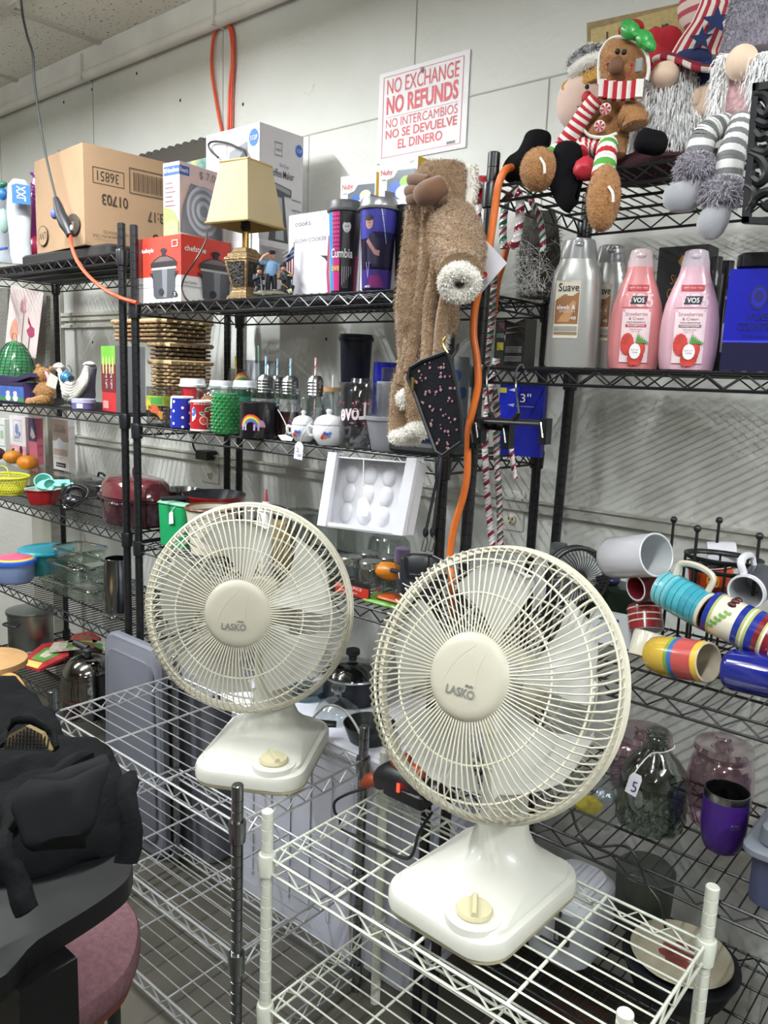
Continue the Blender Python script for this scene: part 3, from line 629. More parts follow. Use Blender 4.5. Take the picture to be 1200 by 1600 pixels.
# pink appliance box lying on it
top = z+redH
b = BX((at(281, 360, 1.47).x, 1.47, top), 257, 352, 251, math.radians(5), M('#cdb4b6', .45, var=.04))
b.d = .165; b.mb = MB(M('#cdb4b6', .45, var=.04)); b.mb.box((0, 0, b.h/2), (b.w, b.d, b.h)); sn, c = math.sin(b.yaw), math.cos(b.yaw); N = Vector((at(281, 360, 1.47).x, 1.47, top)); ct = N-Vector((c, sn, 0))*b.w/2+Vector((-sn, c, 0))*b.d/2; b.loc = (ct.x, ct.y, top)
b.q('F', .05, .83, 1, .95, M('#2c56a8', .5)).t('F', 'Hamilton', .22, .865, .97, .925, WHT, .01).q('F', .09, .865, .17, .92, WHT); b.q('R', 0, .83, .22, .95, M('#2c56a8', .5)).t('R', 'Beach', .01, .865, .19, .925, WHT, .01)
for i in range(7): b.q('F', .1, .72-.06*i, .55+.3*((i*7) % 3)/3, .735-.06*i, M('#9b8488', .6))
b.poly('F', [(.05, .02), (.95, .02), (.95, .2), (.6, .36), (.05, .42)], M('#8aa05a', .6)).el('F', .5, .12, .4, .1, M('#c8a070', .6))
b.poly('R', [(.0, .05), (.06, .40), (.26, .74), (.95, .70), (1.0, .05)], M('#77787f', .3, .6)).el('R', .55, .40, 0.409, 0.340, M('#b4b6be', .25, .7)).el('R', .55, .40, 0.351, 0.290, M('#8e9098', .25, .7)).el('R', .55, .40, 0.292, 0.240, M('#c2c4cc', .25, .7)).el('R', .55, .40, 0.234, 0.190, M('#8f9199', .25, .7)).el('R', .55, .40, 0.175, 0.140, M('#c9cbd2', .25, .7)).el('R', .55, .40, 0.098, 0.080, M('#a0a2aa', .25, .7))
b.t('R', '$ 7.00', .45, .82, .92, .94, M('#7d7479', .6))
b.done('appliance_box', 'pink and grey appliance carton with food steamer picture lying on the red carton', 'box')
# plain white carton, coffee maker carton on it
yb = 1.645
b = BX((at(404, 470, yb).x, yb, z), 330, 470, 372, 0, M('#e6e4e8', .5, var=.02))
for i in range(10): b.q('R', .05, .62+.03*i, .9, .632+.03*i, M('#b9b7bd', .6))
b.q('R', .05, .45, .6, .50, M('#8d8b92', .6)); wtop = z+b.h
b.done('carton', 'plain white carton with grey lines underneath the coffee maker carton', 'box')
b = BX((at(404, 372, yb).x, yb, wtop), 323, 469, 190, 0, M('#d2d0d4', .5, var=.03)); bl = M('#2f66c4', .4)
b.el('F', .90, .88, .085, .075, bl).t('F', '5 CUP', .84, .86, .96, .90, WHT).el('R', .90, .86, .085, .055, bl).t('R', '5 CUP', .84, .845, .96, .875, WHT)
b.q('F', 0, 0, .40, 1, M('#e4e3e8', .5)).poly('F', [(.42, .70), (.46, .80), (.78, .86), (.80, .55), (.78, .1), (.45, .1)], M('#7b7d84', .35)).poly('F', [(.62, .72), (.76, .80), (.76, .2), (.62, .2)], M('#3a3c42', .4)).t('F', 'mainstays', .06, .50, .32, .55, M('#8a8a92', .5))
b.fr('R', .33, .76, .50, .88, .01, M('#8a8a92', .5)).t('R', 'main', .36, .80, .48, .83, M('#6a6a72', .5)).t('R', 'Coffee Maker', .22, .575, .78, .645, M('#3c3a40', .5), .004).t('R', '5-Cup', .45, .66, .65, .70, M('#6a6a72', .5))
b.poly('R', [(.12, .54), (.72, .49), (.72, .42), (.55, .42), (.66, .0), (.22, .0), (.30, .40), (.14, .46)], M('#45474d', .35)).poly('R', [(.40, .40), (.50, .40), (.56, .02), (.36, .02)], M('#a9abb2', .3)).poly('R', [(.15, .53), (.69, .48), (.69, .44), (.16, .49)], M('#8b8d94', .3))
for i in range(4): b.q('R', .74, .40-.09*i, .95, .41-.09*i, M('#8a8890', .5))
b.done('coffee_maker_box', 'tall grey coffee maker carton with blue round stickers stacked near the wall', 'box')
m = MB(INK); t = T('loose_cable', 'loop of black cable sticking up beside the coffee maker carton', 'cord', at(345, 246, 1.632)); m.tube(bez([at(341, 246, 1.632), at(330, 236, 1.632), at(326, 226, 1.632), at(334, 221, 1.632), at(352, 223, 1.632), at(368, 229, 1.632), at(384, 242, 1.632), at(386, 300, 1.632), at(386, 420, 1.632)], 8), .0035, 7); wb(m, 'cable', t)
# table lamp
cx, cy = at(383, 468, 1.53)[:2]; yl = math.atan2(-cy, -cx)+math.pi/4+.05
t = T('table_lamp', 'table lamp with cream pyramid shade and carved bronze urn base', 'lamp', (cx, cy, z), yl)
def sq4(h, zz): return [Vector((sx*h, sy*h, zz)) for sx, sy in ((-1, -1), (1, -1), (1, 1), (-1, 1))]
zb = at(383, 339, 1.43).z-z; zt = at(383, 241, 1.47).z-z; SH = M('#bfae88', .8, var=.04, bump=.1, bs=400)
m = MB(SH); hb, ht = .079, .050
m.loft([sq4(hb, zb), sq4(ht, zt)], None, False, False); m.loft([sq4(ht-.002, zt), sq4(hb-.002, zb)], M('#b59a66', .8), False, False); m.loft([sq4(hb, zb), sq4(hb-.002, zb)], None, False, False); m.loft([sq4(ht, zt), sq4(ht-.002, zt)], None, False, False); m.build('lamp_shade', t)
for zz, h in ((zb+.004, hb), (zt-.004, ht)):
    m = MB(M('#b99c60', .7)); q = sq4(h+.0012, zz)
    m.tube(q, .0028, 6, closed=True); m.build('trim_band', t)
bz = M('#8a7250', .35, .5, var=.35, vs=60, bump=.4, bs=250); m = MB(bz)
q = [(.034, 0), (.037, .004), (.037, .012), (.030, .016), (.030, .022), (.026, .026), (.027, .034), (.040, .085), (.041, .098), (.043, .10), (.043, .105), (.036, .109), (.036, .115), (.028, .119), (.022, .128), (.012, .131)]
k = (zb-.03)/.145; k = min(k, 1.15)
m.loft([sq4(r, h*k) for r, h in q], None, True, False); m.build('base', t)
m = MB(M('#2f2a24', .5, .3, var=.8, vs=90, bump=1, bs=160))
for a in range(4): mk = m.mark(); m.prism([(-.020, -.0, .036*k), (.020, 0, .036*k), (.032, 0, .094*k), (-.032, 0, .094*k)], (0, -1, 0), .003); [None]; m.xf(mk, RX(-.0).to_4x4()); m.xf(mk, Matrix.Rotation(math.pi/2*a, 4, 'Z') @ Matrix.Translation((0, -.0265, 0)) @ Matrix(((1, 0, 0, 0), (0, 1, -.22, .22*.036*k), (0, 0, 1, 0), (0, 0, 0, 1))))
m.build('carved_panels', t)
m = MB(M('#b08d4a', .25, .9)); m.cyl((0, 0, .13*k), (0, 0, zb+.0), .0095, n=16); m.build('brass_neck', t)
m = MB(INK); m.lathe([(.010, zb-.012), (.015, zb-.002), (.014, zb+.004), (.012, zb+.03), (.001, zb+.03)], 16); m.tube([(0, 0, zb+.03), (-.03, 0, zb+.05), (-.03, 0, zt-.01), (0, 0, zt), (.03, 0, zt-.01), (.03, 0, zb+.05), (0, 0, zb+.03)], .0012, 5); m.build('socket', t)
m = MB(M('#3d2a26', .4)); m.tube(bez([at(325, 358, 1.50), at(320, 380, 1.47), at(306, 406, 1.44), at(289, 432, 1.435), at(284, 450, 1.435), at(290, 466, 1.435), at(300, 474, 1.45)], 8), .0028, 7); wb(m, 'power_cord', t)
# figurine group of rescuers
px, py = at(424, 466, 1.50)[:2]; yv = yaw_to_cam((px, py))
t = T('rescuers_figurine', 'painted figurine of a saluting officer and two firefighters with a small flag', 'figurine', (px, py, z), yv)
sc = 1.0; sk = M('#c98f72', .5); nv = M('#23252e', .5, var=.3); lb = M('#7fa8cf', .5); tn = M('#c9a24a', .5)
m = MB(M('#6f6a5c', .7, bump=.5, bs=80)); m.ell((0, 0, .0125), (.052, .032, .012), nz=.2); m.ell((.030, .004, .016), (.018, .016, .014), nz=.2); m.build('ground', t)
m = MB(nv)    # officer: legs, shirt, arms, head, cap
m.tube([(-.010, .004, .012), (-.010, .003, .040), (-.007, .004, .066)], [.006, .0075, .009], 10); m.tube([(.008, .002, .012), (.008, .000, .040), (.005, .004, .066)], [.006, .0075, .009], 10)
m.ell((.008, -.004, .012), (.006, .011, .005)); m.ell((-.010, -.002, .012), (.006, .011, .005)); m.cyl((.008, 0, .022), (.008, 0, .026), .0068, m=WHT)
m.loft([[Vector((r*math.cos(a), .004+d*math.sin(a), zz)) for a in [2*math.pi*i/14 for i in range(14)]] for zz, r, d in ((.062, .013, .010), (.075, .015, .011), (.092, .018, .011), (.099, .014, .009), (.102, .006, .006))], lb)
m.tube([(-.017, .004, .095), (-.027, .0, .096), (-.031, -.002, .102)], [.007, .0065, .0055], 9, lb); m.tube([(-.030, -.002, .1), (-.022, -.004, .112), (-.012, -.006, .118)], [.0045, .004, .0035], 8, sk); m.ell((-.009, -.006, .119), (.005, .003, .003), m=sk)
m.tube([(.017, .004, .095), (.020, .003, .082)], [.007, .006], 9, lb); m.tube([(.020, .003, .084), (.021, 0, .066), (.019, -.003, .056)], [.0045, .004, .0035], 8, sk)
m.cyl((0, .003, .099), (0, .002, .108), .0045, m=sk); m.ell((0, .001, .115), (.008, .0085, .0105), m=sk); m.ell((0, -.0075, .1145), (.0016, .002, .002), m=sk); m.box((-.003, -.0072, .117), (.002, .001, .001), INK); m.box((.003, -.0072, .117), (.002, .001, .001), INK); m.box((0, -.0072, .1105), (.004, .001, .0007), M('#9a4a42', .5))
m.lathe([(.0085, .119), (.0105, .123), (.0108, .127), (.007, .129), (.001, .129)], 14, INK); m.ell((0, -.008, .120), (.007, .005, .0012), m=INK); m.build('officer', t)
m = MB(nv)    # kneeling firefighter, left, leaning on an axe
m.tube([(-.030, -.012, .014), (-.024, -.016, .032), (-.034, -.006, .036)], [.006, .007, .008], 10); m.tube([(-.046, -.004, .012), (-.040, -.010, .018), (-.036, -.004, .034)], [.006, .007, .008], 10)
m.tube([(-.036, -.004, .034), (-.036, -.008, .055), (-.034, -.010, .064)], [.011, .013, .008], 12); m.tube([(-.045, -.008, .060), (-.046, -.016, .048), (-.034, -.022, .054)], [.006, .005, .004], 8); m.tube([(-.026, -.010, .060), (-.022, -.018, .052), (-.030, -.022, .056)], [.006, .005, .004], 8)
m.ell((-.033, -.015, .070), (.0065, .007, .008), m=sk); m.ell((-.033, -.012, .0765), (.010, .013, .003), m=INK); m.ell((-.033, -.010, .080), (.0075, .009, .007), m=INK); m.tube([(-.030, -.022, .058), (-.024, -.028, .006)], .0013, 6, STEEL); m.box((-.022, -.028, .010), (.008, .002, .006), STEEL)
m.build('firefighter', t)
m = MB(nv)    # seated firefighter, right
m.tube([(.034, -.012, .012), (.032, -.016, .032), (.040, .0, .036)], [.006, .0075, .0085], 10); m.tube([(.052, -.014, .014), (.056, -.014, .034), (.046, .002, .036)], [.006, .0075, .0085], 10)
m.tube([(.043, .002, .034), (.040, .001, .052), (.036, -.002, .070), (.034, -.003, .076)], [.013, .0135, .011, .005], 12); m.tube([(.030, -.002, .068), (.026, -.012, .056), (.036, -.018, .050)], [.0065, .0055, .004], 8); m.tube([(.044, -.002, .068), (.052, -.010, .058), (.050, -.014, .068)], [.0065, .0055, .004], 8, nv)
m.cyl((.047, -.012, .020), (.057, -.014, .024), .0085, m=M('#c9c2a0', .5)); m.ell((.032, -.006, .083), (.0065, .0075, .008), m=sk); m.ell((.032, -.004, .089), (.010, .012, .003), m=INK); m.ell((.033, -.003, .0925), (.0075, .009, .007), m=INK); m.ell((.050, -.014, .064), (.008, .004, .003), m=tn); m.tube([(.020, -.018, .046), (.044, -.020, .030)], .0013, 6, tn); m.build('firefighter', t)
m = MB(M('#4a3a2c', .5)); m.cyl((.056, -.006, .03), (.060, -.004, .152), .0011, n=6); m.ell((.060, -.004, .153), .002, m=tn); m.build('flag_pole', t)
m = MB(WHT); rf = M('#b02a35', .6); bf = M('#26345e', .6)
for i in range(9):      # draped flag: vertical folds, canton on top
    u0, u1 = i/9, (i+1)/9; x0 = .060-.030*u0; x1 = .060-.030*u1; yy0 = -.006-.004*math.sin(i*1.3); yy1 = -.006-.004*math.sin((i+1)*1.3)
    zt0, zt1 = .148-.052*u0, .148-.052*u1; zb0, zb1 = .066+.02*u0, .066+.02*u1; md0 = (zt0*.55+zb0*.45); md1 = (zt1*.55+zb1*.45)
    m.prism([(x0, yy0, zb0), (x1, yy1, zb1), (x1, yy1, md1), (x0, yy0, md0)], (0, 1, 0), .0012, rf if i % 2 == 0 else WHT); m.prism([(x0, yy0, md0), (x1, yy1, md1), (x1, yy1, zt1), (x0, yy0, zt0)], (0, 1, 0), .0012, bf)
    for j in range(3): m.ell(((x0+x1)/2, min(yy0, yy1)-.0006, md0+.008+.011*j), (.0012, .0005, .0016), 6, 4, WHT)
m.build('flag', t)
# white slow-cooker carton facing front
b = BX((at(640, 440, 1.56).x, 1.56, z+.001), 449, 648, 308, 0, M('#dcdae4', .45, var=.02), d=.24)
b.t('F', 'cooks', .06, .86, .20, .92, M('#6b6a74', .5)).t('F', 'SLOW COOKER', .06, .67, .34, .715, M('#8a8894', .5))
b.poly('F', [(.36, .06), (.345, .3), (.355, .7), (.38, .76), (.62, .78), (.62, .04)], M('#b3486e', .3)).poly('F', [(.385, .05), (.365, .3), (.375, .7), (.40, .75), (.62, .77), (.62, .04)], M('#bdbcc4', .25, .5)).poly('F', [(.29, .50), (.35, .49), (.35, .42), (.33, .46)], INK)
b.done('slow_cooker_box', 'white carton with pink slow cooker picture behind the flag and tumblers', 'box')
# tumblers
def tumbler(label, xl, xr, yt, Y, mat, lid, deco, tilt=0):
    v = vs('travel_tumbler', label, 'tumbler', xl, xr, yt, Y, z, [(.74, 0), (.76, .01), (.97, .86), (1, .865), (1, .88)], mat, solid=True, rot=(0, 0, 0), n=40); deco(v); v.done()
    m = MB(lid); R, H = v.R, v.H; m.lathe([(1.0*R, .865*H), (1.09*R, .868*H), (1.11*R, .885*H), (1.02*R, .90*H), (1.0*R, .965*H), (.94*R, .985*H), (.2*R, .985*H)], 36); v.part('lid', m); return v
def cumbia(v):
    v.patch(-100, -52, 0.02, .86, M('#2f8fd0', .3)); v.patch(-52, -20, .02, .86, M('#c02f78', .35)); v.patch(45, 100, .02, .4, M('#8c1f50', .35))
    for i in range(4):
        for j in range(10): v.dot(-48+8*i, .40+.045*j, .0022, M('#4a1638', .4), .0007, 8)
    v.patch(-14, 22, .05, .80, M('#3c3b40', .4), .0006, [(.1, 0), (.9, 0), (1, .5), (.8, .8), (.65, .95), (.35, .95), (.2, .8), (0, .5)]); v.dot(6, .70, .010, M('#c9c6c6', .5), .0009, 16, .014); v.dot(4, .765, .012, INK, .0011, 14, .006); v.dot(2, .70, .0016, INK, .0012); v.dot(10, .70, .0016, INK, .0012); v.dot(6, .655, .003, M('#8a6a6a', .5), .0012, 10, .001)
    v.text('Cumbia', -60, 32, .37, .47, WHT, .015, .0015); v.text('love', -62, -20, .23, .31, M('#d9d04a', .4), .01, .0015)
    for i in range(5): v.patch(-10+9*i, -7+9*i, .08+.03*i, .28, M('#9a9aa0', .4), .001)
tumbler('travel tumbler with blue, pink and black Cumbia print and dark grey lid', 514, 567, 314, 1.475, M('#232026', .3), M('#55565a', .45), cumbia)
def artist(v):
    v.patch(-100, 100, .55, .86, M('#3b3a9a', .3)); v.patch(-100, 100, .02, .22, M('#3a2a78', .3)); v.patch(-20, 100, .25, .62, M('#1b1836', .3))
    v.patch(-38, -2, .28, .80, M('#2b2440', .4), .0008, [(.0, 0), (1, 0), (.9, .35), (.75, .6), (.5, .66), (.2, .6), (0, .4)]); v.dot(-30, .71, .0095, M('#b98a80', .5), .001, 16, .013); v.dot(-31, .765, .011, M('#1d1720', .5), .0012, 14, .007); v.dot(-34, .712, .0014, INK, .0013); v.dot(-27, .712, .0014, INK, .0013); v.dot(-30, .68, .0028, M('#8a4a48', .5), .0013, 10, .0009)
    v.patch(-42, 8, .36, .56, M('#a87a78', .5), .0011, [(0, .8), (.18, .95), (.7, .35), (1, .3), (.95, 0), (.6, .1)]); v.patch(8, 30, .5, .86, M('#bcd4ff', .3, emit=0), .0009, [(.0, 1), (.12, 1), (1, .02), (.95, 0)])
    v.text('V', -44, -28, .12, .30, M('#9a8ad0', .4), 0, .001); v.patch(-40, 30, .03, .16, M('#7a2a6a', .3), .0008, [(0, 0), (1, 0), (.7, 1), (.2, 1)]); v.text('AMOS', -52, -26, .025, .05, WHT, .01, .0012)
v = tumbler('travel tumbler with dark blue portrait print and silver lid', 563, 622, 311, 1.465, M('#1a1834', .25), M('#a7a9ae', .3, .7), artist)
m = MB(M('#8f9196', .3, .6))

for a in (40, 220): aa = math.radians(v.ca+a); m = MB(M('#8f9196', .3, .6)); m.box((v.R*.6*math.cos(aa), v.R*.6*math.sin(aa), v.H*1.0), (.022, .030, .022), X=RZ(aa)); v.part('flip_spout', m)
v = vs('travel_tumbler', 'plain black tumbler half hidden behind the brown plush costume', 'tumbler', 618, 652, 322, 1.51, z, [(.78, 0), (.8, .02), (1, .9), (1.05, .91), (1.05, .94), (.9, 1)], M('#1c1b1f', .35), solid=True); v.done()
# toy boxes standing on the carton
zc = at(640, 308, 1.56).z
for lab, N, xl, xr, yt, mt, dd in (('white teether carton with clear window, left of the two baby toy cartons', (587, 1.66), 527, 610, 268, '#e4e2e0', .06), ('white and yellow teether carton with clear window, right of the two baby toy cartons', (651, 1.60), 585, 690, 243, '#e4e2e0', None)):
    n_ = at(N[0], 300, N[1]); b = BX((n_.x, n_.y, zc+.002), xl, xr, yt, math.radians(3), M(mt, .45, var=.02), d=dd)
    b.q('R', 0, 0, 1, 1, M('#d0a32e', .5)).poly('F', [(.22, .05), (.97, .05), (.97, .72), (.5, .74), (.40, .60), (.22, .55)], M('#6a727c', .2)).t('F', 'Nuby', .05, .62, .36, .80, M('#c23a48', .5), .01)
    b.el('F', .45, .30, .16, .20, M('#3e62b8', .25)).el('F', .72, .45, .16, .14, M('#8fc04a' if xr > 650 else '#d8c8b0', .25)).el('F', .66, .22, .20, .16, M('#cfe0f4', .15)).t('F', '6m+', .80, .86, .93, .94, M('#8a8a90', .5)).q('F', .07, .55, .20, .57, GREYP)
    b.done('toy_box', lab, 'box')
# ------------------------------------------------------------------ sign, costume, hanging things
o = Vector((at(590, 255, YW).x, YW-.004, 0)); bl = at(590, 257, YW); br = at(728, 240, YW); tl = at(590, 133, YW)
wd, hh = br.x-bl.x, .255
t = T('store_sign', 'white no exchange no refunds sign in red letters tacked to the wall', 'sign', ((bl.x+br.x)/2, YW-.003, bl.z))
m = MB(M('#f2f0f3', .5, var=.01)); m.box((0, 0, hh/2), (wd, .003, hh)); R_ = M('#d8525c', .5, var=.03); y = -.0022
def P(u, v): return Vector((-wd/2+u*wd, y, v*hh))
for a, b_, c, d in ((.06, .05, .94, .056), (.06, .944, .94, .95), (.055, .05, .062, .95), (.938, .05, .945, .95), (.10, .493, .90, .497)): m.quad(P(a, b_), P(c, b_), P(c, d), P(a, d), M('#c4606a', .5))
for s_, a, b_, c, d, bo in (('NO EXCHANGE', .10, .75, .90, .915, .005), ('NO REFUNDS', .10, .525, .90, .725, .03), ('NO INTERCAMBIOS', .10, .375, .90, .475, 0), ('NO SE DEVUELVE', .10, .255, .90, .355, .018), ('EL DINERO', .25, .125, .75, .23, .018)): m.text(s_, P(a, b_)+Vector((0, -.0003, 0)), P(c, b_)-P(a, b_), P(a, d)-P(a, b_), R_, bo)
for i in range(8): m.quad(P(.80+.012*i, .065), P(.806+.012*i, .065), P(.806+.012*i, .095), P(.80+.012*i, .095), INK)
m.build('panel', t); m = MB(M('#cfcfd2', .3, .8)); m.ell((.0, -.006, hh*.925), (.006, .005, .006)); m.build('pin', t)
# brown plush costume
BR = M('#93785c', .95, sheen=.5, var=.15, vs=40, bump=.6, bs=120); BRF = M('#a58a6c', .9, sheen=.5, var=.2, vs=60); BRD = M('#6d4c36', .9, sheen=.4, var=.12, vs=30); CUF = M('#e8e4dc', .95, sheen=.3, var=.05); CUFF = M('#f2efe8', .9, sheen=.3)
YC = 1.335
t = T('plush_costume', 'brown plush reindeer baby costume with white cuffs hanging on the centre post', 'clothing', at(690, 260, YC+.05))
m = MB(BR)
sil(m, [(251, 676, 716), (256, 660, 726), (270, 650, 728), (300, 640, 727), (340, 637, 724), (380, 630, 722), (420, 623, 718), (470, 617, 716), (505, 618, 718), (516, 620, 712), (530, 621, 696), (560, 622, 686), (590, 618, 676), (612, 614, 668)], YC, .48, n=30, nz=.05, seed=4)
nb = len(m.f)
sil(m, [(585, 616, 650), (610, 611, 647), (650, 608, 643), (682, 607, 645)], YC-.02, .6, n=18, nz=.04); sil(m, [(585, 634, 678), (615, 632, 672), (645, 636, 668), (664, 640, 668)], YC-.045, .6, n=18, nz=.04)
for a, w in (([(644, 330), (640, 400), (634, 470), (640, 540), (628, 600)], .012), ([(672, 300), (668, 350), (664, 420), (652, 500), (640, 580)], .013), ([(690, 350), (682, 420), (672, 480), (668, 560), (656, 600)], .012), ([(700, 450), (690, 500), (684, 560), (672, 600)], .010)):   # gathered folds
    m.tube(bez([at(x, y_, YC-.026) for x, y_ in a], 6), w*1.25, 10)
fur(m, 24000, .0075, BRF, w=.0006, droop=.7, seed=2); wb(m, 'bodysuit', t)
m = MB(BR); sl = [at(706, 338, YC-.02), at(712, 372, YC-.05), at(718, 402, YC-.09), at(719, 425, YC-.12)]; m.tube(bez(sl, 5), [.040+.012*math.sin(math.pi*min(1, i/12)) for i in range(16)], 18); fur(m, 6000, .0075, BRF, w=.0006, droop=.5, seed=5); wb(m, 'sleeve', t)
def cuff(c, ax, R, r, n=2600, name='cuff'):
    m = MB(CUF); ax = Vector(ax).normalized(); u = ax.orthogonal().normalized(); v = ax.cross(u); m.tube([c+(u*math.cos(2*math.pi*i/22)+v*math.sin(2*math.pi*i/22))*R for i in range(22)], r, 10, closed=True); m.ell(c-ax*r*1.1, (R*.9, R*.9, .003), m=M('#b9b4a6', .9), X=ax.to_track_quat('Z', 'Y').to_matrix()); fur(m, int(n*1.5), .006, CUFF, w=.0009, droop=.2, seed=8, curl=.7); wb(m, name, t)
c = at(718, 442, YC-.125); cuff(c, -away(c)*.8+Vector((0, 0, -.55)), .024, .0145)
c = at(633, 683, YC-.02); cuff(c, (0, 0, -1), .020, .014, 1800); c = at(655, 672, YC-.05); cuff(c, (0, 0, -1), .017, .012, 1500)
m = MB(CUF); m.tube(bez([at(736, 258, YC+.045), at(735, 300, YC+.045), at(727, 345, YC+.04), at(723, 385, YC+.03)], 6), .012, 10); m.tube(bez([at(694, 520, YC+.02), at(690, 550, YC+.0), at(686, 580, YC-.0)], 5), .010, 8); m.ell(at(633, 622, YC-.05), (.016, .016, .022)); fur(m, 2200, .008, CUFF, w=.001, seed=9); wb(m, 'fleece_lining', t)
m = MB(BRD); Ya = YC-.07
m.tube(bez([at(694, 288, Ya), at(680, 296, Ya-.01), at(665, 303, Ya-.015), at(655, 308, Ya-.015)], 5), [.018+.006*math.sin(i/15*3.1) for i in range(16)], 14)
for a in ([(668, 284), (655, 282), (638, 281)], [(662, 300), (648, 299), (634, 299)], [(665, 306), (650, 310), (637, 312)]): m.tube(bez([at(x, y_, Ya-.012) for x, y_ in a], 5), [.011, .0115, .012, .012, .0125, .0125, .0125, .012, .011, .010, .006], 12)
m.ell(at(684, 308, Ya), (.022, .014, .018)); wb(m, 'antler', t)
# paper slip tucked behind the costume
t = T('paper_slip', 'white printed paper slip pinned behind the orange cord beside the costume', 'paper', at(745, 380, 1.34)); Yp = 1.375
m = MB(PAPER); q = [at(724, 338, Yp), at(792, 411, Yp), at(752, 457, Yp), at(730, 420, Yp), at(722, 360, Yp)]; m.prism(q, (0, 1, 0), .0015)
for i in range(7): a = at(727+4*i, 376+5*i, Yp); e = at(737+3*i, 366+10*i, Yp); m.tube([a+Vector((0, -.001, 0)), e.lerp(a, .3)+Vector((0, -.001, 0))], .0007, 4, GREYP)
wb(m, 'sheet', t); m = MB(M('#b3261e', .4)); m.cyl(at(757, 429, Yp), at(757, 429, Yp-.012), .004); m.cyl(at(757, 429, Yp-.012), at(757, 429, Yp-.014), .006); wb(m, 'push_pin', t)
# floral pouch
t = T('zip_pouch', 'black floral zip pouch hanging from the centre post below the costume', 'pouch', at(690, 555, 1.24)); Yq = 1.195
m = MB(M('#14161c', .9, 0, .15, var=.1, bump=.3, bs=500)); fq = [at(x, y_, Yq) for x, y_ in ((641, 575), (660, 564), (697, 550), (704, 560), (714, 600), (722, 650), (722, 690), (692, 712), (681, 705), (664, 660), (650, 620), (637, 590))]
m.prism(fq, away(fq[0]), .02); wb(m, 'body', t)
m = MB(M('#101114', .5)); m.tube(fq+[fq[0]], .004, 6); wb(m, 'piping', t)
m = MB(M('#a8727c', .8)); rnd = random.Random(11); pk2 = M('#c09a98', .8); bb = M('#4c5a66', .8)
spots = [(668, 571), (690, 574), (654, 583), (660, 590), (700, 590), (668, 612), (690, 605), (684, 617), (702, 625), (662, 632), (676, 640), (692, 645), (706, 655), (672, 660), (689, 668), (700, 676), (682, 690), (714, 670), (697, 696), (648, 600), (708, 608), (684, 588)]
for (x, y_) in spots:
    for j in range(rnd.choice((2, 3, 4))):
        X0, Y0_ = x+rnd.uniform(-5, 5), y_+rnd.uniform(-5, 5); s_ = rnd.uniform(.0010, .0019)
        for k2 in range(5): a = 2*math.pi*k2/5; p = at(X0, Y0_, Yq-.001)+Vector((math.cos(a)*s_, 0, math.sin(a)*s_)); m.ell(p, (s_*.7, .0006, s_*.7), 6, 4, rnd.choice((None, pk2)))
        m.ell(at(X0, Y0_, Yq-.0016), (.0009, .0006, .0009), 6, 4, M('#6a2a34', .8))
wb(m, 'flower_print', t)
m = MB(M('#b9a25a', .3, .9)); p = at(645, 603, Yq-.004); m.box(p, (.004, .003, .018)); m.box(p+Vector((0, 0, .012)), (.006, .004, .008)); m.tube(bez([at(700, 552, Yq), at(695, 544, Yq), at(692, 534, Yq), at(697, 526, Yq)], 4), .002, 6); wb(m, 'zipper_pull', t)
m = MB(INK); m.tube(bez([at(704, 562, Yq), at(713, 548, 1.33), at(716, 538, 1.412)], 5), .003, 6); wb(m, 'hang_loop', t)
# ------------------------------------------------------------------ left unit, shelf of ornaments
z = LM
t = T('flower_canvas', 'tilted canvas print of pink tulips behind the green vase on the left', 'picture', at(35, 552, 1.66))
m = MB(M('#e7d5d3', .7, var=.05)); q = [at(7, 550, 1.66), at(56, 560, 1.66), at(68, 458, 1.63), at(17, 445, 1.63)]; ax = aw3(at(35, 500, 1.6)); m.prism(q, ax, .03)
o, U, V = q[0], q[1]-q[0], q[3]-q[0]
def cp(u, v, k=1): return o+U*u+V*v-ax*.0006*k
def blob(pts, mt, k=1): m.add([cp(u, v, k) for u, v in pts], [tuple(range(len(pts)))], mt)
pk, dp, og, st = M('#b98796', .6, var=.15, vs=40), M('#9c3556', .6, var=.25, vs=40), M('#d99a84', .6, var=.15, vs=40), M('#7f7070', .6)
blob([(.50, 0), (.53, 0), (.51, .62), (.48, .62)], st, 1); blob([(.36, .75), (.38, .65), (.48, .60), (.60, .66), (.63, .80), (.58, .93), (.50, .98), (.42, .92)], pk, 2); blob([(.45, .68), (.52, .63), (.54, .80), (.50, .95), (.44, .85)], M('#cfa3ae', .6), 3)
blob([(.62, .62), (.64, .50), (.74, .42), (.86, .44), (.98, .55), (.96, .66), (.84, .70), (.72, .69)], dp, 2); blob([(.62, .38), (.70, .30), (.80, .28), (.88, .32), (.86, .42), (.74, .46)], M('#b0476a', .6, var=.2, vs=40), 3); blob([(.72, .1), (.76, .1), (.76, .30), (.72, .30)], st, 1)
blob([(.10, .30), (.16, .22), (.30, .20), (.38, .30), (.34, .46), (.24, .54), (.14, .46)], og, 2); blob([(.60, .1), (.50, 0), (.55, 0), (.7, .24)], st, 1); wb(m, 'canvas', t)
GL = M('#8b8a86', .35, .3, var=.6, vs=160)
for lab, x0, x1, y0, y1, Yc in (('silver glitter picture frame at the left picture edge behind the tulip canvas', -14, 12, 450, 560, 1.70), ('silver glitter picture frame showing right of the tulip canvas', 52, 72, 462, 556, 1.71)):
    t = T('glitter_frame', lab, 'frame', at(x0, y1, Yc)); m = MB(GL); zb_ = LM+.002; f0 = at(x0, y1, Yc); f1 = at(x1-4, y1, Yc); m.prism([Vector((f0.x, f0.y, zb_)), Vector((f1.x, f1.y, zb_)), at(x1, y0, Yc), at(x0+4, y0, Yc)], (0, 1, 0), .02); wb(m, 'moulding', t)
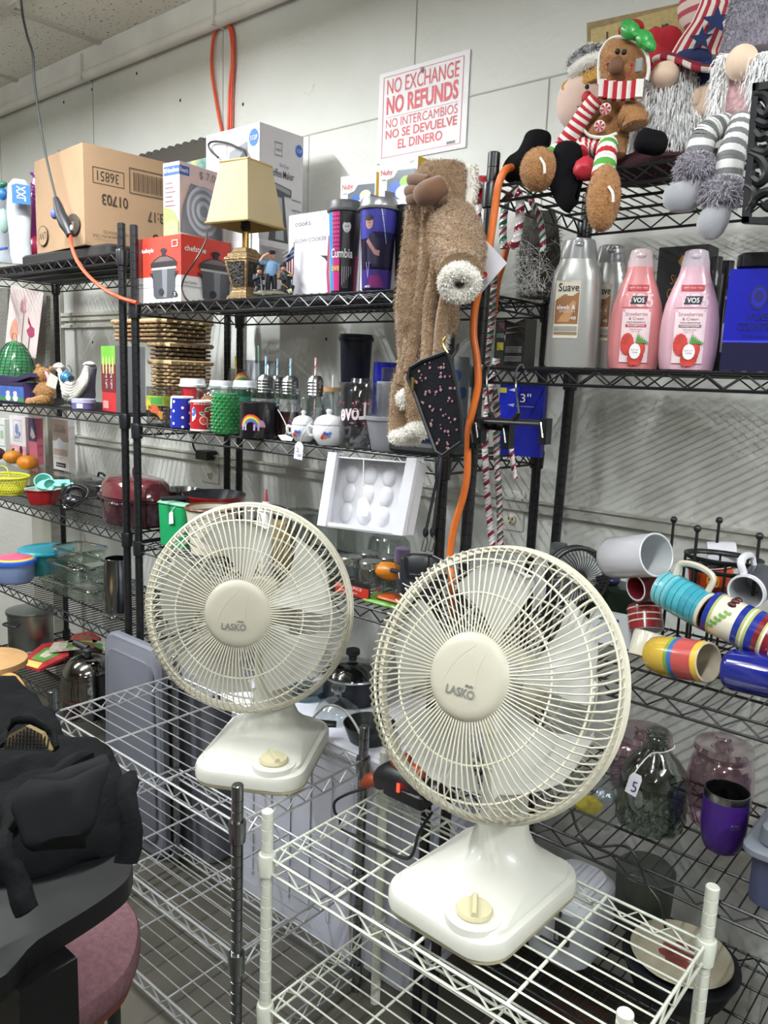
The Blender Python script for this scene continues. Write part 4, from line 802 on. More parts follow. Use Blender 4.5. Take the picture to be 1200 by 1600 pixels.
# green glass vase with mesh
x, y, r, zt = spot(-8, 53, 532, 1.575)
v = VS('glass_vase', 'green blown-glass cloche with dark net, at the left picture edge', 'vase', (x, y, z+.035), r, zt-z-.035, [(.82, 0), (1, .15), (1, .35), (.9, .6), (.68, .82), (.35, .96), (.05, 1)], M('#4f9a66', .1, coat=1, var=.35, vs=18, trans=.25), th=.002); v.done()
m = MB(M('#233f33', .5))
for i in range(20):
    a = 2*math.pi*i/20; m.tube([Vector(((v.f(zz*v.H)+.002)*math.cos(a+.4*zz), (v.f(zz*v.H)+.002)*math.sin(a+.4*zz), zz*v.H)) for zz in (.02, .15, .3, .45, .6, .72, .82, .9, .95)], .0011, 4)
for zz in [.06*i for i in range(1, 16)]: m.tube([Vector(((v.f(zz*v.H)+.002)*math.cos(2*math.pi*i/30), (v.f(zz*v.H)+.002)*math.sin(2*math.pi*i/30), zz*v.H)) for i in range(30)], .0008, 4, closed=True)
v.part('net', m); m = MB(M('#8c3a34', .4)); m.tube(bez([(.02, 0, v.H*.96), (.02, 0, v.H+.02), (.0, 0, v.H+.03), (-.02, 0, v.H+.02), (-.02, 0, v.H*.96)], 4), .0015, 6); v.part('wire_loop', m)
# purple snowmen box
n_ = at(38, 632, 1.44); b = BX((n_.x, n_.y, z+.001), -30, 56, 598, 0, M('#372a58', .6))
b.q('F', .36, .05, 1, .8, M('#3d5fa8', .6, var=.25, vs=30)).poly('F', [(.36, .05), (1, .05), (1, .22), (.8, .32), (.5, .25), (.36, .34)], M('#3f7a4c', .6))
for cu in (.62, .80): b.el('F', cu, .22, .06, .16, WHT).el('F', cu, .45, .045, .12, WHT).el('F', cu, .45, .01, .03, INK).q('F', cu-.05, .55, cu+.05, .60, M('#6a5a8a', .6))
b.q('F', 0, .82, 1, 1, M('#2b2144', .6)); b.done('gift_box', 'dark purple gift box printed with two snowmen at the left picture edge', 'box')
t = T('gift_box_flap', 'open dark purple cardboard lid lying across the snowmen box', 'lid', at(20, 600, 1.5)); m = MB(M('#2d2247', .6)); m.prism([at(-6, 598, 1.44), at(26, 596, 1.44), at(46, 589, 1.44), at(44, 583, 1.44), at(24, 590, 1.44), at(-4, 586, 1.44)], (0, 1, 0), .04); wb(m, 'lid', t)
CLAMP[0] = (LM+.001, 1.40)
# teddy bear
FUR1 = M('#a87a44', .95, sheen=.4, var=.2, vs=50, bump=.8, bs=200); FUR2 = M('#bd904f', .9, sheen=.4)
p = at(64, 634, 1.50); t = T('teddy_bear', 'small golden teddy bear sitting on the shelf facing left', 'teddy bear', (p.x, p.y, z), 0); Yt = 1.50
def wl(x, y_, Y=1.50): return at(x, y_, Y)
m = MB(FUR1); sc = .0016
m.ell(wl(70, 612), (.036, .034, .036), 18, 12); m.ell(wl(66, 586), (.030, .030, .028), 18, 12); m.ell(wl(58, 591)-perp(p)*.008, (.014, .014, .012)); m.ell(wl(60, 573), (.009, .007, .009)); m.ell(wl(80, 576, 1.52), (.009, .007, .009))
m.tube(bez([wl(74, 622), wl(62, 624, 1.47), wl(48, 628, 1.46), wl(42, 626, 1.46)], 4), [.016, .016, .016, .015, .015, .015, .015, .015, .015, .016, .017, .016, .012], 12); m.tube(bez([wl(68, 606), wl(60, 609, 1.475), wl(56, 613, 1.47)], 4), .011, 10); m.tube(bez([wl(80, 624, 1.53), wl(70, 628, 1.50), wl(58, 630, 1.49)], 4), .014, 12)
fur(m, 5000, .006, FUR2, w=.0007, droop=.3, seed=4); wb(m, 'body', t)
m = MB(INK); m.ell(wl(54, 590)-perp(p)*.006, .004); m.ell(wl(60, 583)-aw3(p)*.026, .0028); m.ell(wl(68, 582)-aw3(p)*.029, .0028); wb(m, 'face', t)
m = MB(M('#e88a9a', .6)); m.tube(bez([wl(72, 582, 1.465), wl(76, 592, 1.462), wl(74, 602, 1.465)], 4), .006, 8); wb(m, 'bow', t)
m = MB(M('#b9b6ae', .7)); m.prism([wl(78, 582, 1.455), wl(91, 590, 1.455), wl(87, 608, 1.455), wl(72, 602, 1.455)], aw3(p), .001); wb(m, 'hang_tag', t)
# grey draped ornament
p = at(120, 620, 1.58); t = T('draped_ornament', 'grey and ivory draped cloth ornament with shiny blue ball beside the bear', 'ornament', (p.x, p.y, z))
m = MB(M('#c9c4ba', .8, var=.1, bump=.3, bs=60)); sil(m, [(567, 134, 148), (575, 132, 152), (590, 128, 150), (605, 122, 149), (618, 118, 150), (626, 122, 148)], 1.58, .6, m=M('#6b6d7c', .7, var=.2), nz=.06)
for i in range(6): m.tube(bez([wl(92+i*1.5, 578+7*i, 1.55), wl(104, 598+5*i, 1.54), wl(118, 600+4*i, 1.54), wl(128+i, 590+2*i, 1.54), wl(136, 572+2*i, 1.55)], 5), .009, 8)
m.ell(wl(140, 569, 1.58), (.026, .02, .010), nz=.3); wb(m, 'drape', t)
m = MB(M('#b9b6b0', .7, var=.3, vs=50)); m.ell(wl(92, 574, 1.60), (.028, .022, .018), nz=.25); m.ell(wl(100, 588, 1.62), (.03, .02, .04), m=M('#8c8e96', .7, var=.3, vs=50)); m.tube(bez([wl(112, 582, 1.62), wl(110, 574, 1.62), wl(106, 571, 1.62)], 4), .003, 6, M('#55584a', .6)); wb(m, 'tufts', t)
m = MB(M('#3f86b4', .15, .3, coat=1, var=.3, vs=30)); m.ell(wl(104, 590, 1.545), (.024, .024, .024), 20, 12); wb(m, 'ball', t)
m = MB(INK); m.cyl(wl(110, 591, 1.52), wl(112, 591, 1.515), .010); wb(m, 'cap', t)
v = vs('glass_dish', 'little clear glass stem dish on the shelf in front of the draped ornament', 'dish', 92, 114, 617, 1.49, z, [(.9, 0), (1, .08), (.25, .2), (.2, .6), (.5, .75), (.55, 1)], G('#dfe4e4', .25), th=.002); v.done()
x, y, r, zt = spot(111, 150, 623, 1.475)
t = T('round_tin', 'small round lavender tin with pale lid and price sticker', 'tin', (x, y, z)); m = MB(M('#5c5f92', .5)); h = zt-z; m.lathe([(.001, 0), (r*.95, 0), (r*.97, h*.6), (.001, h*.6)], 32); m.rpatch(r*.97, math.degrees(math.atan2(-y, -x))-35, math.degrees(math.atan2(-y, -x))-5, h*.1, h*.55, M('#e8e8ee', .5), .001); m.build('body', t); m = MB(M('#aaa8c6', .5, var=.12, vs=60)); m.lathe([(.001, h*.6), (r, h*.6), (r, h*.97), (r*.96, h), (.001, h)], 32); m.build('lid', t)
CLAMP[0] = None
# string light boxes
n_ = at(182, 648, 1.46); b = BX((n_.x, n_.y, z), 157, 189, 540, math.radians(-14), M('#b8262a', .5), d=.10)
b.q('F', 0, .72, 1, 1, M('#6fb53f', .5)).q('F', 0, .30, 1, .72, M('#6a1c22', .5))
for i in range(4): b.poly('F', [(.1+.23*i, .58), (.2+.23*i, .58), (.2+.23*i, .80), (.15+.23*i, .86), (.1+.23*i, .80)], M('#c9bf80', .5))
def vt(b, s_, u0, u1, v0, v1, mt): o = b.P('F', u1, v0, b.e+.0004); b.mb.text(s_, b.P('F', u0, v1, b.e+.0004), b.P('F', u0, v0)-b.P('F', u0, v1), b.P('F', u1, v1)-b.P('F', u0, v1), mt)
vt(b, 'String Light', .30, .46, .35, .68, WHT); vt(b, 'String Light', .66, .82, .35, .68, WHT); b.q('F', .1, .04, .5, .16, M('#d98a8a', .5)); b.q('R', 0, 0, 1, 1, M('#7d7f86', .5)); b.done('string_light_box', 'narrow red and green string light box standing by the unit post', 'box')
# ------------------------------------------------------------------ left unit, lower shelves
z = LL
yt_ = M('#6f6f6c', .3, .4)
m = MB(G('#cfd4d2', .35)); TH = at(40, 728, 1.66).z-z; m.rbox((0, 0, TH/2), (.72, .17, TH-.002), .03); tag(m.build('clear_tray', None, (-3.36, 1.675, z+.001)), 'long clear plastic bin lying along the back of the shelf under the pumpkins', 'tray')
z2 = z+TH+.001
for lab, xl, xr, yt, Y, c_, gm in (('white baby keepsake card box with blue drawing, standing behind the pumpkins', 8, 41, 652, 1.71, '#e6e0e2', 0), ('pale greeting card at the left picture edge behind the pumpkins', -14, 9, 655, 1.71, '#dfe2dc', 1), ('pink and purple picture book standing right of the card box', 38, 58, 654, 1.715, '#c86a7e', 2)):
    n_ = at(xr, 700, Y); b = BX((n_.x, n_.y, z2), xl, xr+4, yt, 0, M(c_, .6, var=.05), d=.03)
    if gm == 0: b.fr('F', .25, .45, .75, .92, .012, M('#8f9cc4', .6)).el('F', .45, .72, .10, .12, M('#7c8cc0', .6)).el('F', .62, .62, .07, .05, M('#7c8cc0', .6)).t('F', 'BABY', .32, .5, .66, .58, M('#7c8cc0', .6)).q('F', .0, .02, 1, .36, M('#dfa3b4', .6)).el('F', .35, .22, .16, .10, M('#e8c0b0', .6)).el('F', .70, .26, .10, .10, M('#5a2a34', .6))
    if gm == 1: b.fr('F', .3, .3, .95, .85, .02, M('#7f9ab0', .6)).q('F', .5, .5, .8, .7, M('#a9b8a0', .6))
    if gm == 2: b.q('F', 0, .5, 1, 1, M('#4a3f5c', .6, var=.3, vs=40)).poly('F', [(.2, .62), (.4, .82), (.9, .60), (.5, .55)], M('#b0a6a8', .6))
    b.done('picture_book' if gm else 'card_box', lab, 'book' if gm == 2 else 'card')
for lab, xc, yc, r, c_ in (('orange pumpkin ornament, left and rear of the pair on the clear tray', 20, 712, .036, '#d98a24'), ('orange pumpkin ornament, right and front of the pair on the clear tray', 43, 714, .038, '#cc7a1e'), ('dark maroon pumpkin ornament at the left picture edge', -6, 714, .036, '#4d1c2c')):
    p = at(xc, yc, 1.65 if xc != 43 else 1.60); t = T('pumpkin_ornament', lab, 'ornament', (p.x, p.y, z2)); m = MB(M(c_, .5, var=.12)); R = r; g = []
    for i in range(11):
        th = math.pi*i/10; th = min(max(th, .08), math.pi-.08); g.append([Vector((R*1.1*math.sin(th)*(1+.06*abs(math.sin(4*a)))*math.cos(a), R*1.1*math.sin(th)*(1+.06*abs(math.sin(4*a)))*math.sin(a), R*.85-R*.85*math.cos(th))) for a in [2*math.pi*j/48 for j in range(48)]])
    m.loft(g); m.build('body', t); m = MB(M('#6a5a2c', .7)); m.tube([(0, 0, R*1.62), (.004, 0, R*1.8), (.012, 0, R*1.95)], [.006, .005, .004], 8); m.build('stem', t)
n_ = at(108, 726, 1.71); b = BX((n_.x, n_.y, z2), 76, 112, 654, 0, M('#d8d2d0', .5), d=.03); b.q('F', 0, .55, 1, .97, M('#9c8880', .5, var=.1)).t('F', 'FRIDGE', .2, .80, .8, .86, M('#5c4a46', .5)).t('F', 'DRAWER', .12, .71, .88, .79, M('#4c3a36', .5), .01).poly('F', [(.1, .52), (.45, .62), (.85, .50), (.5, .36)], M('#cfd6e6', .4)).q('F', .05, .28, .9, .40, M('#b8a29a', .5)).t('F', 'clear plastic', .1, .2, .6, .25, GREYP).q('F', .2, .06, .8, .14, INK).t('F', 'Better', .25, .08, .75, .12, WHT); b.done('drawer_box', 'upright carton reading DRAWER with fridge drawer picture', 'box')
# yellow mesh basket
x, y, r, zt = spot(-40, 56, 742, 1.495)
t = T('mesh_basket', 'yellow plastic mesh colander basket with handle at the left picture edge', 'basket', (x, y, z+.003)); YL = M('#c8c530', .45); h = zt-z-.003; m = MB(YL)
f_ = lambda k: r*(.72+.28*k)
for k in (0, .14, .28, .42, .56, .70, .84): m.tube([(f_(k)*math.cos(2*math.pi*i/40), .72*f_(k)*math.sin(2*math.pi*i/40), .004+k*h*.95) for i in range(40)], .0016, 5, closed=True)
for s_ in (-1, 1):
    for i in range(44): a = 2*math.pi*i/44; m.tube([(f_(k)*math.cos(a+s_*k*.5), .72*f_(k)*math.sin(a+s_*k*.5), .004+k*h*.95) for k in (0, .25, .5, .75, 1)], .0014, 4)
m.lathe([(.001, 0), (r*.70, 0), (r*.74, .02), (r*.70, .022), (.001, .003)], 40, sy=.72); m.build('mesh', t); m = MB(YL); m.tube([(r*1.01*math.cos(2*math.pi*i/48), .72*r*1.01*math.sin(2*math.pi*i/48), h*.96) for i in range(48)], .005, 8, closed=True); m.build('rim', t)
m = MB(YL); a = at(2, 730, 1.52); m.tube(bez([at(-14, 752, 1.53), at(-2, 730, 1.53), at(10, 731, 1.53), at(14, 745, 1.53)], 6), .003, 7); wb(m, 'handle', t)
# red bundt pan with turquoise cups in it
x, y, r, zt = spot(37, 96, 764, 1.50)
t = T('bundt_pan', 'red fluted cake pan with pale lining holding turquoise measuring cups', 'pan', (x, y, z)); h = zt-z; m = MB(M('#a81f24', .35)); g = []
def flt(R, zz): return [Vector((R*(1+.035*math.cos(8*a))*math.cos(a), R*(1+.035*math.cos(8*a))*math.sin(a), zz)) for a in [2*math.pi*j/64 for j in range(64)]]
m.loft([flt(r*.70, 0), flt(r*.76, .006), flt(r*.97, h*.97), flt(r*1.03, h), flt(r*1.03, h+.002)], None, False); m.loft([flt(r*.70, 0), flt(.005, 0)], None, False); m.loft([flt(r*1.02, h+.002), flt(r*.94, h), flt(r*.72, .008), flt(.01, .008)], M('#9fb8ae', .4), False); m.build('pan', t)
TQ = M('#7cc4b8', .4, var=.06)
for lab, xc, yc, rr_, el in (('large turquoise measuring cup tipped up in the red pan', 68, 752, .034, 1.0), ('small turquoise measuring cup lying in front in the red pan', 78, 757, .022, 1.2)):
    p = at(xc, yc, 1.49 if rr_ > .03 else 1.465); d = -aw3(p)*math.sin(el)+Vector((0, 0, math.cos(el))); t2 = T('measuring_cup', lab, 'measuring cup', p, 0, None, d.to_track_quat('Z', 'Y').to_euler()); m = MB(TQ); m.lathe([(.001, -.03), (rr_*.8, -.03), (rr_, 0), (rr_+.002, .002), (rr_-.002, .001), (rr_*.78, -.027), (.001, -.027)], 28); m.build('cup', t2); m = MB(TQ); m.box((rr_+.03, 0, -.002), (.065, .014, .004)); m.build('handle', t2)
m = MB(TQ); m.tube(bez([at(84, 762, 1.47), at(95, 757, 1.46), at(104, 754, 1.455), at(110, 758, 1.455)], 4), .006, 8); m.ell(at(92, 758, 1.46), (.028, .02, .010)); p = at(92, 762, 1.46); t2 = T('measuring_spoon', 'turquoise measuring spoon leaning over the right rim of the red pan', 'spoon', p); wb(m, 'spoon', t2)
# black hand mixer
t = T('hand_mixer', 'black hand mixer with curled cord lying between red pan and roaster', 'mixer', at(115, 795, 1.46)[:2]+(z,)); m = MB(M('#1c1c20', .25, coat=.4)); p = at(114, 784, 1.46); u = perp(p); 
m.ell(p+Vector((0, 0, .005)), (.045, .035, .024), 20, 12); m.tube(bez([p-u*.03+Vector((0, 0, .01)), p-u*.01+Vector((0, 0, .05)), p+u*.03+Vector((0, 0, .05)), p+u*.045+Vector((0, 0, .01))], 5), .009, 10); wb(m, 'body', t)
m = MB(M('#15151a', .5)); m.tube(bez([at(97, 776, 1.45), at(103, 762, 1.45), at(118, 757, 1.45), at(132, 760, 1.46), at(138, 768, 1.46), at(132, 780, 1.44), at(118, 790, 1.44), at(104, 796, 1.44), at(98, 788, 1.44)], 6), .0032, 7); wb(m, 'cord', t); m = MB(CHR); m.ell(at(102, 793, 1.435), (.010, .008, .006)); m.tube(bez([at(99, 783, 1.43), at(102, 774, 1.43), at(108, 773, 1.43), at(111, 779, 1.43)], 4), .0016, 6); wb(m, 'beater', t)
# purple roaster with lid
PU = M('#44232c', .2, coat=.6, var=.08); 
x, y, r, zt = spot(136, 286, 778, 1.56)
t = T('roasting_pan', 'oval maroon roasting pan with domed lid behind the two posts', 'roaster', (x, y, z), math.radians(0)); h = zt-z
m = MB(PU); m.lathe([(.001, 0), (r*.86, 0), (r*.93, .012), (r*.97, h), (r*1.05, h+.004), (r*1.05, h+.010), (r*.95, h+.008), (r*.9, .014), (.001, .012)], 48, sy=.66); m.build('pan', t)
m = MB(M('#5f2a30', .12, coat=1, var=.1)); m.lathe([(r*1.0, h+.012), (r*.98, h+.022), (r*.90, h+.055), (r*.75, h+.073), (r*.4, h+.082), (.001, h+.084)], 48, sy=.66); m.build('lid', t)
m = MB(PU); m.tube(bez([(r*.25, -r*.66*.95, h-.01), (r*.3, -r*.80, h), (r*.5, -r*.78, h), (r*.55, -r*.66*.82, h-.01)], 5), .007, 8); m.tube(bez([(-r*.06, 0, h+.083), (-r*.05, 0, h+.105), (r*.05, 0, h+.105), (r*.06, 0, h+.083)], 5), .006, 8); m.build('handle', t)
# stacked clear lids with black knob, back of the shelf
for i, (lab, xl, xr, yt) in enumerate((('clear glass domed cover with dark knob behind the roaster', 95, 215, 744),)):
    x, y, r, zt = spot(xl, xr, yt, 1.76); zl = at(155, 756, 1.76).z; st_ = MB(M('#2c2d30', .3)); st_.lathe([(.001, 0), (r*.7, 0), (r*.78, zl-z-.002), (.001, zl-z-.002)], 36, sy=.5); tag(st_.build('shallow_pan', None, (x, 1.765, z+.001)), 'dark shallow pan at the back of the shelf under the clear domed cover', 'pan'); t = T('domed_cover', lab, 'pot cover', (x, 1.765, zl)); m = MB(G('#d5dcdc', .3)); m.lathe([(r*.8, 0), (r*.8, .006), (r*.6, .02), (r*.2, .03), (.001, .03)], 40, caps=False, sy=.5); m.build('dome', t); m = MB(STEEL); m.tube([(r*.8*math.cos(2*math.pi*i/40), .5*r*.8*math.sin(2*math.pi*i/40), .003) for i in range(40)], .003, 6, closed=True); m.build('rim', t); m = MB(INK); m.tube(bez([(-.02, 0, .03), (-.015, 0, .045), (.015, 0, .045), (.03, 0, .038)], 4), .005, 8); m.build('knob', t)
z = LB
# storage bowls
x, y, r, zt = spot(-14, 57, 874, 1.49)
t = T('lidded_container', 'clear plastic tub with pink, yellow and blue lid at the left picture edge', 'container', (x, y, z)); h = zt-z; m = MB(M('#8fa3cf', .25, trans=.25)); m.lathe([(.001, 0), (r*.78, 0), (r*.88, .012), (r*.96, h), (.001, h)], 40); m.build('tub', t); m = MB(M('#2f5cc0', .35)); m.lathe([(r*.96, h-.012), (r*1.03, h-.012), (r*1.03, h+.002), (r*.93, h+.006), (r*.90, h+.006)], 40, caps=False); m.lathe([(r*.93, h+.006), (r*.86, h+.010), (r*.80, h+.012)], 40, M('#d8c23c', .4), caps=False); m.lathe([(r*.82, h+.012), (r*.5, h+.016), (.001, h+.017)], 40, M('#d0577a', .4), caps=False); m.build('lid', t)
x, y, r, zt = spot(27, 116, 858, 1.655)
t = T('lidded_bowl', 'teal plastic bowl with flat turquoise lid', 'bowl', (x, y, z)); h = zt-z; m = MB(M('#2c8f96', .3, trans=.2)); m.lathe([(.001, 0), (r*.62, 0), (r*.70, .012), (r*.92, h), (.001, h)], 44); m.build('bowl', t); m = MB(M('#23a3b8', .35)); m.lathe([(r*.92, h-.008), (r*1.0, h-.008), (r*1.01, h), (r*.96, h+.006), (r*.85, h+.004), (.001, h+.007)], 44); m.build('lid', t)
# rectangular glass bakeware stack
def baker(lab, xc, yc, Y, w, d, h, zz, yaw, tint='#cfe0d6', grp=None):
    p = at(xc, yc, Y); t = T('glass_baking_dish', lab, 'baking dish', (p.x, p.y, zz), yaw, grp); m = MB(G(tint, .45)); m.rbox((0, 0, h/2), (w, d, h), .03, e=.002, tx=1.10, ty=1.12)
    m.f.pop(); m.k.pop(); m.sm.pop(); m.build('dish', t); m = MB(G('#b9d4c6', .95)); q = []
    for qx, qy, a0 in ((1, 1, 0), (-1, 1, 90), (-1, -1, 180), (1, -1, 270)):
        for i in range(5): a = math.radians(a0+22.5*i); q.append(((qx*(w*.55-.03)+.03*math.cos(a)), qy*(d*.56-.03)+.03*math.sin(a), h))
    m.tube(q, .005, 7, closed=True); m.box((w*.57, 0, h-.002), (.03, .07, .008)); m.box((-w*.57, 0, h-.002), (.03, .07, .008)); m.build('rim', t); return t
baker('long clear glass baking dish at the bottom of the glass stack', 140, 940, 1.63, .33, .21, .05, z, .1)
baker('clear glass loaf dish resting on the long baking dish', 125, 900, 1.62, .23, .15, .06, z+.056, .0)
baker('small clear glass dish nested on top of the glass stack', 126, 882, 1.64, .18, .13, .05, z+.122, .15)
x, y, r, zt = spot(163, 202, 872, 1.535)
v = VS('steel_mug', 'tall stainless steel sifter mug with wire handle beside the glass dishes', 'mug', (x, y, z+.02), r, zt-z-.02, [(.96, 0), (1, .03), (1, 1)], M('#8e9194', .18, 1), th=.002, rim=CHR); m = MB(CHR)
for dd in (-.007, .007): m.tube(bez([(-r, dd, v.H*.85), (-r-.03, dd, v.H*.82), (-r-.036, dd, v.H*.45), (-r-.045, dd, v.H*.05)], 5), .003, 7)
m.box((-r-.033, 0, v.H*.5), (.004, .018, .07)); v.part('handle', m); v.done()
m = MB(G('#c8d4ce', .3)); m.rbox((0, 0, .010), (.10, .10, .019), .02); tag(m.build('glass_coaster', None, (x, y, z)), 'square clear glass dish under the steel sifter mug', 'dish')
z = LG
# aluminium stock pot
x, y, r, zt = spot(9, 84, 950, 1.63)
t = T('stock_pot', 'brushed aluminium stock pot with lid on the low left shelf', 'pot', (x, y, z)); h = zt-z; AL = M('#9b9d9d', .35, 1, var=.12, vs=14); m = MB(AL); m.lathe([(.001, 0), (r*.94, 0), (r*.97, .01), (r*.97, h-.02), (r*1.0, h-.018), (.001, h-.018)], 44); m.build('pot', t); m = MB(M('#8a9090', .3, 1)); m.lathe([(r*1.03, h-.018), (r*1.05, h-.012), (r*1.02, h-.004), (r*.8, h), (r*.5, h+.006), (.001, h+.007)], 44); m.build('lid', t)
for sgn in (0, math.pi): m = MB(M('#2c2d30', .4)); a = math.radians(math.degrees(math.atan2(-y, -x))-50)+sgn; q = lambda da, zz, rr_: ((rr_)*math.cos(a+da), rr_*math.sin(a+da), zz); m.tube(bez([q(-.35, h*.72, r*.97), q(-.3, h*.70, r*1.22), q(.3, h*.70, r*1.22), q(.35, h*.72, r*.97)], 5), .005, 8); m.build('handle', t)
# bags of snacks / printed packets
for lab, pts, cs in (('red and green printed plastic packet lying nearest on the low shelf', [(28, 1040), (62, 1050), (108, 1028), (100, 1004), (66, 1010)], ('#b23038', '#5f9a4a', '#d9d2bc')), ('printed packet with green and white label lying behind the kettle', [(76, 1020), (150, 1012), (183, 1024), (180, 1008), (130, 1002), (84, 1008)], ('#d3cfbe', '#5c8f4c', '#a83a3a')), ('red printed packet at the back of the packets', [(105, 1008), (150, 1008), (158, 1000), (140, 990), (118, 994)], ('#b5302e', '#c8503c', '#7a8a5a'))):
    Yb = 1.56 if pts[0][0] != 28 else 1.50; p = at(pts[0][0], pts[0][1], Yb); t = T('printed_packet', lab, 'packet', (p.x, p.y, z)); m = MB(M(cs[0], .25, var=.3, vs=40)); zz = z+.03+(.02 if pts[0][0] != 28 else 0)
    q = [atz(a, b_, zz) for a, b_ in pts]; c = sum(q, Vector())/len(q); m.prism(q, (0, 0, 1), .012)
    up = Vector((0, 0, .0125))
    m.add([c+(v_-c)*.55+up for v_ in q], [tuple(range(len(q)))], M(cs[1], .3, var=.2, vs=50)); m.add([c+(v_-c)*.28+up*1.05 for v_ in q], [tuple(range(len(q)))], M(cs[2], .3, var=.2, vs=50)); m.add([q[0].lerp(q[1], .2)+up, q[0].lerp(q[1], .9)+up, q[1].lerp(c, .4)+up, q[0].lerp(c, .35)+up], [(0, 1, 2, 3)], M('#d8c46a', .3)); wb(m, 'wrapper', t)
    st_ = MB(M('#3a2c28', .8)); st_.box((c.x, c.y, (z+zz)/2), (.12, .09, zz-z-.002)); tag(st_.build('packet_carton', None), 'low dark carton underneath the '+lab.split(' lying')[0].split(' at the')[0], 'box')
# kettle
x, y, r, zt = spot(88, 178, 1032, 1.43)
KZ = z
t = T('tea_kettle', 'shiny chrome whistling kettle with black handle knob on the low shelf', 'kettle', (x, 1.44, z)); k = 1.0; R = r; m = MB(M('#8b8a88', .08, 1)); h = at(133, 1022, 1.44).z-z
m.lathe([(.001, 0), (R*.95, 0), (R*.99, .01), (R*1.0, h*.55), (R*.96, h*.62), (R*.97, h*.64), (R*.90, h*.78), (R*.70, h*.92), (R*.35, h*.99), (.001, h)], 44); m.build('body', t)
m = MB(INK); m.lathe([(.014, h-.002), (.012, h+.012), (.020, h+.022), (.014, h+.030), (.001, h+.031)], 18); m.tube(bez([(0, 0, h+.026), (-.03, -.01, h+.034), (-.06, -.02, h+.040)], 5), [.014]*3+[.013]*5+[.011]*3, 10); m.build('handle', t)
m = MB(M('#2c1416', .4)); m.box((R*.35, -R*.9, h*.2), (.06, .03, .06)); m.build('base_trim', t)
# ------------------------------------------------------------------ centre unit, mug shelf
z = ZM
ST = [(.96, 0), (1, .02), (1, 1)]
def parrot(v):
    v.patch(-75, 70, .52, .78, M('#9cae3a', .4, var=.3, vs=60)); v.patch(-40, 10, .56, .74, M('#4f9a4a', .4), .0008); v.patch(-75, -55, .40, .66, M('#d8a83a', .4), .0009)
    v.patch(-52, 20, .12, .56, M('#c4603c', .4, var=.2, vs=50), .0010, [(.0, .7), (.2, .98), (.55, .95), (.75, .6), (.95, .2), (.8, .1), (.5, .45), (.2, .5)]); v.patch(-10, 18, .15, .40, M('#d9a24a', .4), .0013, [(.1, .9), (.9, .9), (.7, .1), (.4, .1)]); v.dot(-38, .46, .0025, INK, .0014, 8)
for lab, xl, xr, Y in (('clear glass tumbler with painted orange parrot at the shelf\'s left end', 228, 270, 1.475), ('clear glass tumbler with painted band, behind the parrot glass', 258, 298, 1.53)):
    v = vs('painted_glass', lab, 'glass', xl, xr, 605, Y, z, ST, G('#dfe3e2', .2), th=.003, group='painted glass tumblers'); parrot(v) if Y < 1.5 else v.patch(-70, 60, .5, .74, M('#9cae3a', .4, var=.3, vs=60)); v.done()
v = vs('dotted_cup', 'cobalt blue cup with white dots and white rim', 'cup', 265, 305, 620, 1.47, z, [(.96, 0), (1, .02), (.97, .5), (.90, 1)], M('#20309a', .25, coat=.4), rim=WHT, inner=WHT, th=.004)
v.mb.lathe([(v.R*.905, v.H*.95), (v.R*.91, v.H*1.0)], 32, WHT, caps=False); v.patch(-85, -60, .62, 1.0, WHT, .0006)
for a, b_ in ((-45, .15), (-45, .55), (-45, .85), (0, .35), (0, .66), (35, .15), (35, .5), (35, .85), (-70, .35), (0, .05)): v.dot(a, b_, .0042, WHT)
v.done()
v = vs('berry_mug', 'red tin mug with strawberry picture and white edges', 'mug', 297, 336, 626, 1.455, z, [(1, 0), (1, 1)], M('#ad1f26', .35), th=.003, rim=WHT, inner=WHT)
v.patch(-90, 90, 0, .06, WHT); v.patch(-90, 90, .95, 1.0, WHT); v.text('JAMS & JELLIES', -45, 45, .86, .93, WHT)
v.patch(-55, -5, .25, .82, WHT, .0007, leaf((.05, .1), 1.35, .9, .35)); v.dot(-42, .70, .006, M('#5a6cb8', .4), .0010); v.dot(-46, .55, .006, M('#5a6cb8', .4), .0010); v.dot(-36, .62, .005, M('#5a6cb8', .4), .001)
v.dot(5, .36, .0125, WHT, .0008, 18); v.dot(5, .36, .0105, M('#c84a3a', .4), .0011, 18); v.patch(-20, 14, .52, .72, WHT, .0012, leaf((.9, .1), 2.6, .9, .3)); v.patch(-18, 12, .54, .70, M('#2f7a58', .4), .0014, leaf((.9, .1), 2.6, .85, .25)); v.patch(8, 42, .60, .84, WHT, .0012, leaf((0, .2), .7, 1.1, .3)); v.patch(10, 40, .62, .82, M('#2f7a58', .4), .0014, leaf((.05, .22), .7, 1.0, .25)); v.dot(32, .18, .008, WHT, .0012); v.dot(32, .18, .0065, M('#2f6a4a', .4), .0014); v.dot(42, .42, .007, M('#2f6a4a', .4), .0014)
v.done()
v = vs('hobnail_cup', 'green ceramic cup covered in small raised bumps', 'cup', 330, 375, 615, 1.445, z, [(.86, 0), (.95, .08), (1, .3), (.98, .65), (.86, 1)], M('#2f7d46', .15, coat=.6, var=.08), th=.003)
for i in range(16):
    for j in range(11): a = 2*math.pi*(i+.5*(j % 2))/16; zz = v.H*(.06+.085*j); rr_ = v.f(zz); v.mb.ell((rr_*math.cos(a), rr_*math.sin(a), zz), (.0042, .0042, .0036), 8, 6)
v.done()
v = vs('rainbow_mug', 'black mug with a rainbow pig drawing', 'mug', 374, 434, 629, 1.45, z, [(.97, 0), (1, .03), (1, 1)], M('#16161a', .25, coat=.5), th=.004, inner=M('#2a2a2e', .3)); v.handle(v.ca+100, v.H*.15, v.H*.85, .030, .006)
